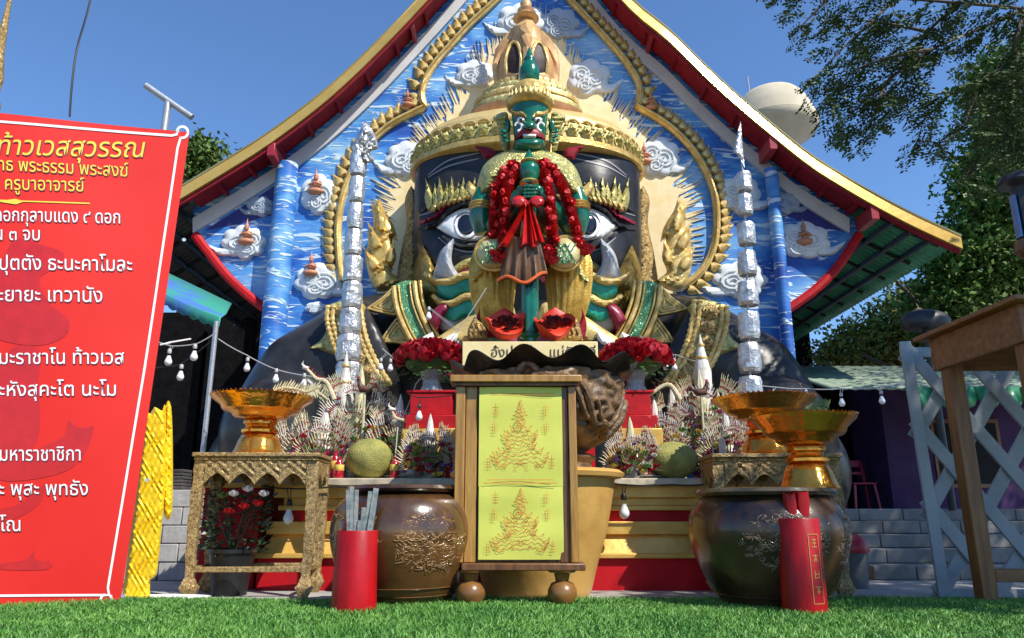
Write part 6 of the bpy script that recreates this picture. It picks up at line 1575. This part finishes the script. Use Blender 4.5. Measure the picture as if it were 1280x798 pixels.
G().box((a.x-.02, 5.60, P(280, 610, 5.62).z+.0005), (xl-.04, 6.32, P(280, 604, 5.62).z)).build('plinth_top', AGOLD, ex, bevel=.004)
a = P(275, 556, 5.3)
# ================================================================ RIGHT SIDE
STN = mat('grey_step_stone', (.29, .28, .26), .9, 0, .5, 18, col2=(.16, .16, .15), vs=3, spec=.2)
Y0s = 6.35; nst = 5; rise = (P(1100, 636, 7.6).z+.05)/nst; tread = .28
ss = thing('stone_steps', 'flight of grey block steps rising behind the dark jar to the purple house', 'steps', (P(1110, 722, Y0s).x, Y0s, -.05))
xL = P(1052, 700, Y0s+.6).x; xR = xL+3.4
for i in range(nst):
    za = -.05+rise*i; zb2 = za+rise; y = Y0s+tread*i; x = xL+(-.2 if i % 2 else 0)
    while x < xR-.05:
        e = min(x+rng.uniform(.34, .46), xR); G().box((max(x, xL)+.003, y+rng.uniform(-.008, .008), za+.002), (e-.003, y+(tread+.3 if i < nst-1 else 6.5), zb2-.002)).build('step_block', STN, ss, bevel=.008); x = e
zl_ = -.05+rise*nst
PURP = mat('purple_render', (.060, .032, .10), .8, 0, .2, 10, col2=(.04, .02, .065), vs=2, spec=.2)
Yb = 12.2
hs = thing('purple_house', 'purple walled house with a green scalloped awning roof behind the lattice', 'house', (P(1190, 640, Yb).x, Yb, zl_))
def wbox(x0, x1, y0, y1, Ya, Yb_, nm, m, bev=0, par=hs):
    zz = (P(1100, y1, Ya).z, P(1100, y0, Ya).z); return G().box((P(x0, (y0+y1)/2, Ya).x, Ya, zz[0]), (P(x1, (y0+y1)/2, Ya).x, Yb_, zz[1])).build(nm, m, par, bevel=bev)
wbox(1112, 1420, 470, 648, Yb, Yb+.2, 'front_wall', PURP)
wbox(990, 1112, 470, 648, Yb+1.2, Yb+1.4, 'recess_wall', DARK)  # near-black sheet, the doorway's shade put into its colour
wbox(1108, 1112, 470, 648, Yb+.002, Yb+1.2, 'door_jamb', PURP)
for q in (1168, 1216):
    wf = wbox(q, q+38, 524, 610, Yb-.03, Yb-.002, 'window_frame', WOODD, .004); wbox(q+4, q+34, 529, 605, Yb-.036, Yb-.031, 'pane', mat('dark_window_glass', (.008, .009, .010), .55, spec=.15), 0, wf)
# awning roof: pale sheet above, green scalloped fringe
ra = P(1040, 486, 10.6); rbk = P(1040, 462, 13.2); xr2 = P(1420, 480, 10.6).x
RTOP = mat('pale_green_roof', (.28, .34, .25), .6, 0, .3, 12, col2=(.14, .20, .13), vs=3)
g = G(); v = []; n = 90
for i in range(n+1):
    x = ra.x+(xr2-ra.x)*i/n; w_ = .02*abs(sin(i*.9)); v += [(x, 10.6, ra.z+w_), (x, 13.2, rbk.z+w_+.05)]
g.add(v, [(2*i, 2*i+2, 2*i+3, 2*i+1) for i in range(n)]); g.build('roof_sheet', RTOP, hs, solid=.03)
gf = G(); n = 40
GFR = mat('green_fringe', (.02, .20, .08), .45, 0, .2, 10, coat=.2)
for i in range(16):
    x = P(1132, 490, 10.55).x+i*.33; gf = G(); pts = []; m_ = 12; v = []
    for j in range(m_+1):
        t = j/m_; v += [(x+.32*t, 10.55-.06*sin(pi*t), ra.z+.01), (x+.32*t, 10.53-.10*sin(pi*t), ra.z-.16-.14*sin(pi*t))]
    gf.add(v, [(2*j, 2*j+2, 2*j+3, 2*j+1) for j in range(m_)]); gf.build('fringe_scallop', GFR, hs, solid=.02)
# pink chair
CH_ = thing('pink_chair', 'small pink plastic chair on the landing above the steps', 'chair', (P(1078, 632, 12.6).x, 8.8, zl_))
PNK = mat('pink_plastic', (.36, .015, .07), .4, var=.08); x = P(1078, 632, 12.6).x; z = zl_
for ax in (-1, 1):
    for ay in (-1, 1): G().beam((x+ax*.20, 12.6+ay*.19, z), (x+ax*.16, 12.6+ay*.16, z+.40), .04, .04, up=(0, 1, 0)).build('leg', PNK, CH_, bevel=.005)
G().box((x-.2, 12.4, z+.40), (x+.2, 12.8, z+.43)).build('seat', PNK, CH_, bevel=.01)
for ax in (-1, 1): G().beam((x+ax*.17, 12.78, z+.43), (x+ax*.18, 12.88, z+.78), .05, .03, up=(0, 1, 0)).build('back_post', PNK, CH_, bevel=.005)
G().beam((x-.19, 12.89, z+.76), (x+.19, 12.89, z+.76), .03, .12).build('back_rail', PNK, CH_, bevel=.01); G().beam((x-.16, 12.85, z+.60), (x+.16, 12.85, z+.60), .02, .05).build('back_rail', PNK, CH_, bevel=.005)
# bin
bn2 = thing('waste_bin', 'small bin with a red lid between the right gilt table and the steps', 'bin', (P(1068, 722, 5.75).x, 5.75, -.05)); x = P(1068, 722, 5.75).x
G().lathe((x, 5.75, -.05), [(.09, 0), (.11, .24), (.112, .25), (.10, .25), (.01, .24)], 24).build('bin_body', mat('grey_plastic', (.16, .17, .17), .5), bn2)
G().lathe((x, 5.75, .2005), [(.12, 0), (.125, .03), (.10, .10), (.05, .13), (.01, .135)], 24).build('lid', mat('bin_lid_red', (.50, .02, .03), .35), bn2)
# lattice screen
lat = thing('lattice_screen', 'weathered white wooden lattice screen standing behind the brown table at right', 'fence', (P(1240, 748, 4.95).x, 4.95, -.05))
LATM = mat('weathered_white_wood', (.40, .42, .43), .8, 0, .35, 14, col2=(.27, .29, .30), vs=2.5, spec=.2)
Yl = 4.95; zlo = -.05; zhi = P(1150, 434, Yl).z; xl0 = P(1172, 748, Yl).x-.005; xl1 = xl0+1.75
def clip_beam(xa, za, xb, zb_, y, nm, wd=.088, th=.022):
    # clip the slat to the screen
    pts = []; dx = xb-xa; dz = zb_-za; t0, t1 = 0, 1
    for p, q in ((-dx, xa-xl0), (dx, xl1-xa), (-dz, za-zlo), (dz, zhi-za)):
        if abs(p) < 1e-9:
            if q < 0: return
        else:
            r_ = q/p
            if p < 0: t0 = max(t0, r_)
            else: t1 = min(t1, r_)
    if t1-t0 < .02: return
    G().beam((xa+dx*t0, y, za+dz*t0), (xa+dx*t1, y, za+dz*t1), th, wd, up=(1, 0, .3)).build(nm, LATM, lat, bevel=.004)
Hh = zhi-zlo
# diagonal boards, front pair falling to the right, rear pair falling to the left
for i in range(-6, 9):
    xs_ = xl0+i*.37; clip_beam(xs_, zhi+.01, xs_+(Hh+.02)*.72, zlo-.01, Yl-.013, 'lattice_slat')
    clip_beam(xs_+(Hh+.02)*.72, zhi+.01, xs_, zlo-.01, Yl+.013, 'lattice_slat')
G().beam((xl0+.03, Yl-.038, zlo), (xl0+.0, Yl-.038, zhi+.03), .075, .022, up=(0, 1, 0)).build('side_board', LATM, lat, bevel=.004)
G().beam((xl0, Yl+.038, zhi-.03), (xl1, Yl+.038, zhi-.03), .022, .07).build('top_rail', LATM, lat, bevel=.004)
G().beam((xl0+.04, Yl+.038, zlo+.03), (xl1, Yl+.038, zlo+.03), .022, .07).build('bottom_rail', LATM, lat, bevel=.004)
# brown table at the right edge
tb = thing('tall_wooden_table', 'tall brown wooden table cut off by the right edge of the view', 'table', (P(1234, 752, 4.46).x, 4.46, 0))
lf = P(1232, 752, 4.46); zT = P(1175, 424, 4.50).z; xlt = lf.x-.13; Yn = 3.62
WT = mat('brown_table_wood', (.30, .13, .04), .5, 0, .35, 6, col2=(.17, .065, .02), vs=5, stretch=(.8, 6, 6)); WT2 = mat('brown_leg_wood', (.30, .13, .04), .5, 0, .35, 6, col2=(.17, .065, .02), vs=5, stretch=(6, 6, .7))
G().box((xlt-.0, Yn-.02, zT), (xlt+1.6, 4.60, zT+.028)).build('table_top', WT, tb, bevel=.005)
G().box((xlt+.06, Yn+.06, zT-.20), (xlt+1.5, Yn+.085, zT-.0005)).build('apron', WT, tb, bevel=.004)
G().box((xlt+.06, 4.50, zT-.20), (xlt+1.5, 4.525, zT-.0005)).build('apron', WT, tb, bevel=.004)
G().box((xlt+.062, Yn+.087, zT-.20), (xlt+.086, 4.498, zT-.0008)).build('side_apron', WT, tb, bevel=.004)
for xx in (lf.x-.045, lf.x+1.2):
    for yy in (4.40, Yn+.09): G().box((xx, yy, -.004), (xx+.09, yy+.09, zT-.001)).build('leg', WT2, tb, bevel=.006)
G().box((lf.x+.05, 4.41, P(1240, 728, 4.41).z), (lf.x+1.2, 4.47, P(1240, 712, 4.41).z)).build('stretcher', WT, tb, bevel=.004)
# hooded dark lamp behind the lattice
hl = thing('hooded_lamp', 'dark hooded lamp head on a post above the lattice screen', 'lamp', (P(1156, 700, 7.4).x, 7.4, zl_-.02)); x = P(1156, 398, 7.4).x; k = mpp(1156, 398, 7.4); zz_ = P(1156, 412, 7.4).z
LM = mat('dark_lamp_metal', (.018, .018, .022), .45)
G().lathe((x, 7.4, zz_), [(26*k, 0), (30*k, .03), (31*k, .10), (26*k, .16), (14*k, .20), (.01, .21)], 28, sy=.6).build('lamp_hood', LM, hl); G().tube([(x, 7.4, zl_-.02), (x, 7.4, zz_)], .035, 10).build('lamp_post', LM, hl)
G().lathe((x-.05, 7.4, zz_+.205), [(.03, 0), (.03, .02), (.01, .03)], 10).build('lamp_cap', GOLD, hl)
sl_ = thing('street_lantern', 'black lantern head with a blue band at the right edge below the branches', 'lantern', (P(1272, 700, 6.6).x, 6.6, -.05)); x = P(1276, 250, 6.6).x; k = mpp(1276, 250, 6.6)
Z_ = lambda y: P(1276, y, 6.6).z
G().lathe((x, 6.6, Z_(232)), [(22*k, 0), (24*k, .02), (20*k, .08), (8*k, .13), (.01, .15)], 20).build('lantern_roof', LM, sl_)
G().lathe((x, 6.6, Z_(300)), [(8*k, 0), (10*k, Z_(240)-Z_(300)), (10*k, Z_(236)-Z_(300))], 8).build('lantern_body', LM, sl_)
G().box((x-13*k, 6.55, Z_(298)), (x-10*k, 6.62, Z_(246))).build('blue_strip', mat('blue_lamp_glass', (.03, .16, .40), .2, coat=.4), sl_)
G().lathe((x, 6.6, Z_(326)), [(5*k, 0), (17*k, .10), (15*k, Z_(301)-Z_(326)), (9*k, Z_(300)-Z_(326)-.001)], 12).build('lantern_base', WOODD, sl_)
G().tube([(x, 6.6, -.05), (x, 6.6, Z_(326))], .04, 10).build('lantern_post', LM, sl_)
# water tower
wt = thing('water_tower', 'cream bowl-shaped water tower rising behind the right roof edge', 'tower', (P(966, 300, 42).x, 42, 0)); x = P(966, 150, 42).x; k = mpp(966, 150, 42); Z_ = lambda y: P(966, y, 42).z
WTM = mat('weathered_cream_concrete', (.62, .55, .40), .8, 0, .3, 1.2, col2=(.44, .38, .27), vs=.35)
G().lathe((x, 42, 0), [(12*k, -.07), (12*k, Z_(205)), (22*k, Z_(188)), (50*k, Z_(168)), (53*k, Z_(163)), (53*k, Z_(159))], 48).build('bowl', WTM, wt)
G().lathe((x, 42, 0), [(53*k, Z_(158.8)), (48*k, Z_(144)), (40*k, Z_(128)), (33*k, Z_(121)), (20*k, Z_(118)), (.1, Z_(117))], 48).build('dome', WTM, wt)
G().tube([(x-26*k, 42, Z_(123)), (x-27*k, 42, Z_(96))], .06, 6).build('antenna', STEEL, wt)
# ================================================================ TREES
BARK = mat('tree_bark', (.12, .09, .065), .85, 0, 1, 14, col2=(.05, .038, .028), vs=6, stretch=(4, 4, 1))
def leafmat(nm, c1, c2): 
    m = mat(nm, c1, .5, 0, 0, col2=c2, vs=1.6, sharp=(.3, .7)); b = m.node_tree.nodes['Principled BSDF']; b.inputs['Specular IOR Level'].default_value = .22; return m
LF1 = leafmat('tree_leaf', (.12, .19, .035), (.05, .09, .018)); LF2 = leafmat('yellow_green_leaf', (.26, .25, .06), (.10, .13, .03)); LF3 = leafmat('dark_leaflet', (.06, .11, .025), (.03, .055, .015))
def crown_mesh(parent, blobs, m, per=14, size=.10, name='crown'):
    """blobs: (px, py, Y, radius in px, clumps)"""
    out = []
    for px_, py_, Y, r_, nc in blobs:
        c = P(px_, py_, Y); R_ = r_*mpp(px_, py_, Y)
        q = rng.normal(size=(nc, 3)); q /= np.linalg.norm(q, axis=1)[:, None]; rad = R_*(.35+.65*rng.random(nc)**.5)*(1+.22*rng.normal(size=nc)*.6)
        cl = np.array(c)+q*rad[:, None]*np.array([1, .9, .85])
        for p in cl:
            k = per; off = rng.normal(0, size*1.5, (k, 3))*np.array([1, 1, .6]); pos = p+off
            d = rng.normal(size=(k, 3)); d[:, 2] -= .35; d /= np.linalg.norm(d, axis=1)[:, None]; nrm = rng.normal(size=(k, 3)); nrm[:, 2] += 1.0
            u = np.cross(d, nrm); u /= np.linalg.norm(u, axis=1)[:, None]; l = size*rng.uniform(.6, 1.25, k)[:, None]; w_ = l*rng.uniform(.2, .32, k)[:, None]
            out.append(np.stack([pos, pos+d*l*.5+u*w_, pos+d*l, pos+d*l*.5-u*w_], 1))
    V = np.concatenate(out)-np.array(OFF[parent.name]); o = raw_mesh(name, V, [(0, 1, 2, 3)], m); o.parent = parent; OFF[o.name] = OFF[parent.name]; return o
def branchy(parent, pts, r0, r1, nm='trunk'):
    n = len(pts); return G().tube(pts, [r0+(r1-r0)*i/(n-1) for i in range(n)], 10).build(nm, BARK, parent)
t = thing('broadleaf_tree', 'tall dense dark tree filling the right edge behind the roof end', 'tree', (9.6, 14.5, -.07))
branchy(t, [(9.6, 14.5, -.07), (9.5, 14.5, 2), (9.2, 14.4, 4), (8.9, 14.2, 6)], .26, .14)
for q in (((9.4, 14.5, 3), (8.4, 14.2, 4.2), (7.6, 14, 5)), ((9.2, 14.4, 4), (9.9, 14, 5.6), (10.2, 14, 7.2)), ((9, 14.3, 5), (9.4, 14, 6.3), (9.8, 13.8, 7.2)), ((9.5, 14.5, 2.2), (8.4, 14.8, 3.0), (7.2, 14.8, 3.6))): branchy(t, q, .10, .03, 'limb')
crown_mesh(t, [(1255, 250, 14, 62, 420), (1235, 330, 14, 62, 420), (1205, 400, 14, 50, 300), (1270, 400, 14.5, 60, 330), (1190, 310, 14.5, 34, 150), (1265, 160, 14, 58, 360), (1228, 110, 14, 26, 90), (1275, 90, 14, 50, 280), (1160, 372, 14.5, 26, 110), (1310, 240, 14, 70, 260), (1300, 340, 14.5, 70, 260), (1222, 215, 14, 30, 110)], LF1, 15, .135)
t = thing('feathery_tree', 'lighter yellow-green bushy tree seen under the right eave', 'tree', (8.0, 17.6, -.07))
branchy(t, [(8.0, 17.6, -.07), (8.0, 17.6, 1.5), (8.2, 17.5, 3), (8.5, 17.4, 4.5)], .16, .05)
for q in (((8.0, 17.6, 1.6), (7.4, 17.5, 2.8), (7.0, 17.4, 4.0)), ((8.1, 17.5, 2.4), (8.9, 17.3, 3.6), (9.4, 17.2, 4.8))): branchy(t, q, .06, .015, 'limb')
crown_mesh(t, [(1075, 440, 17, 46, 300), (1120, 410, 17, 42, 280), (1160, 440, 17, 46, 260), (1040, 455, 17.5, 26, 110), (1100, 465, 17, 40, 200), (1200, 460, 17, 40, 200), (1145, 380, 17.5, 30, 110)], LF2, 13, .14)
t = thing('distant_tree', 'leafy treetop showing between the banner corner and the left eave', 'tree', (P(246, 205, 19).x, 19, -.07)); x = P(246, 205, 19).x
branchy(t, [(x, 19, -.07), (x+.1, 19, 4), (x, 19, 7.6), (x+.1, 19, 9.2)], .2, .05)
crown_mesh(t, [(243, 205, 19, 25, 120), (256, 186, 19, 15, 50), (232, 188, 19, 17, 50), (228, 225, 19, 26, 90)], LF1, 11, .19)
# overhanging branch with feathery compound leaves
t = thing('overhanging_branch_tree', 'dark feathery compound-leaf branches reaching in from the upper right corner', 'tree', (8.8, 6.5, -.07))
trk = [(8.8, 6.5, -.07), (8.7, 6.6, 2), (8.2, 6.9, 4), (7.6, 7.3, 5.4)]; branchy(t, trk, .24, .12)
BR = [[(1420, 60), (1340, 30), (1280, 12), (1200, 4), (1120, -2), (1040, -8), (975, -2)], [(1280, 12), (1215, 40), (1165, 62), (1115, 96), (1075, 132), (1042, 160)], [(1340, 30), (1290, 62), (1240, 92), (1200, 112), (1160, 140), (1148, 176)],
      [(1120, -2), (1080, 36), (1048, 66), (1020, 98)], [(1165, 62), (1120, 70), (1070, 88), (1040, 122)], [(1200, 4), (1160, 40), (1140, 80), (1124, 120)], [(1290, 62), (1262, 100), (1235, 150), (1225, 190), (1215, 222)], [(1040, -8), (1020, 14), (1004, 30)], [(1240, 92), (1215, 130), (1205, 160)], [(1115, 96), (1100, 120), (1092, 150)], [(1280, 12), (1270, 60), (1275, 120), (1262, 190)], [(1160, 40), (1110, 30), (1060, 24)]]
tips = []
for bi, b in enumerate(BR):
    Yb_ = 7.4+.15*(bi % 4)-.1; c = cat_rom(b, 10, closed=False); pts = [P(x, y, Yb_+.25*sin(i*.2+bi)) for i, (x, y) in enumerate(c)]; n = len(pts)
    G().tube(pts, [.024*(1-i/n)+.005 if bi == 0 else .020*(1-i/n)+.004 for i in range(n)], 7).build('bough', BARK, t)
    for i in range(1, n):
        d = (pts[i]-pts[i-1]).normalized()
        for s_ in range(2 if (bi and i % 2) else 1): tips.append((pts[i], d))
lv = []; tw = G()
for p, d in tips:
    o_ = Vector(rng.normal(size=3)); o_ = (o_*Vector((.55, .55, .30)).length*.6 if 0 else Vector((o_.x*.6, o_.y*.5, o_.z*.4-.45))); dr = (d*.6+o_).normalized(); L_ = rng.uniform(.22, .42); p0 = p+Vector(rng.normal(0, .05, 3))
    tw.tube([p, p0+dr*L_*.5+Vector((0, 0, .02)), p0+dr*L_], [.004, .003, .0015], 4, cap=False)
    for j in range(5):
        bq = p0+dr*L_*(.15+.2*j)
        for sg in (-1, 1):
            sdv = dr.cross(Vector((0, 0, 1))).normalized()*sg; rd = (dr*.65+sdv*.8+Vector((0, 0, -.25))+Vector(rng.normal(0, .15, 3))).normalized(); rl = .17*(1-.08*j)
            for m_ in range(4):
                cc = bq+rd*rl*(.2+.26*m_)
                for s2 in (-1, 1):
                    ld = (rd*.5+rd.cross(Vector((0, .2, 1))).normalized()*s2).normalized(); u = ld.cross(Vector(rng.normal(size=3))).normalized(); l = rng.uniform(.040, .062)
                    lv.append([cc, cc+ld*l*.5+u*l*.24, cc+ld*l, cc+ld*l*.5-u*l*.24])
o = tw.build('twigs', BARK, t); o['kind'] = 'stuff'
V = np.array([[tuple(q) for q in e] for e in lv])-np.array(OFF[t.name]); o = raw_mesh('leaflets', V, [(0, 1, 2, 3)], LF3, 'stuff'); o.parent = t

# the rest of this tree's crown, unseen past the right edge, widened to shade the table, screen and steps
def crown_world(parent, blobs, m, per, size, name):
    out = []
    for (cx, cy, cz, R_, nc) in blobs:
        q = rng.normal(size=(nc, 3)); q /= np.linalg.norm(q, axis=1)[:, None]; cl = np.array([cx, cy, cz])+q*(R_*(.3+.7*rng.random(nc)**.5))[:, None]*np.array([1, 1, .6])
        for p in cl:
            pos = p+rng.normal(0, size*1.5, (per, 3)); d = rng.normal(size=(per, 3)); d /= np.linalg.norm(d, axis=1)[:, None]; nrm = rng.normal(size=(per, 3)); nrm[:, 2] += 1; u = np.cross(d, nrm); u /= np.linalg.norm(u, axis=1)[:, None]
            l = size*rng.uniform(.6, 1.25, per)[:, None]; w_ = l*.3; out.append(np.stack([pos, pos+d*l*.5+u*w_, pos+d*l, pos+d*l*.5-u*w_], 1))
    o = raw_mesh(name, np.concatenate(out)-np.array(OFF[parent.name]), [(0, 1, 2, 3)], m, 'stuff'); o.parent = parent
crown_world(t, [(7.6, 3.4, 6.4, 1.5, 330), (8.8, 4.6, 6.8, 1.7, 230), (7.0, 1.6, 5.6, 1.1, 120), (9.4, 2.6, 6.2, 1.6, 160), (6.3, 1.5, 6.1, 1.15, 260), (11.2, 8.4, 7.6, 2.2, 380), (12.6, 9.8, 7.4, 2.2, 300), (9.8, 6.6, 7.8, 1.4, 160)], LF3, 12, .13, 'crown')
branchy(t, [(7.9, 7.0, 4.6), (8.0, 5.4, 5.6), (7.8, 3.6, 6.3), (7.2, 2.0, 5.8)], .10, .03, 'limb')
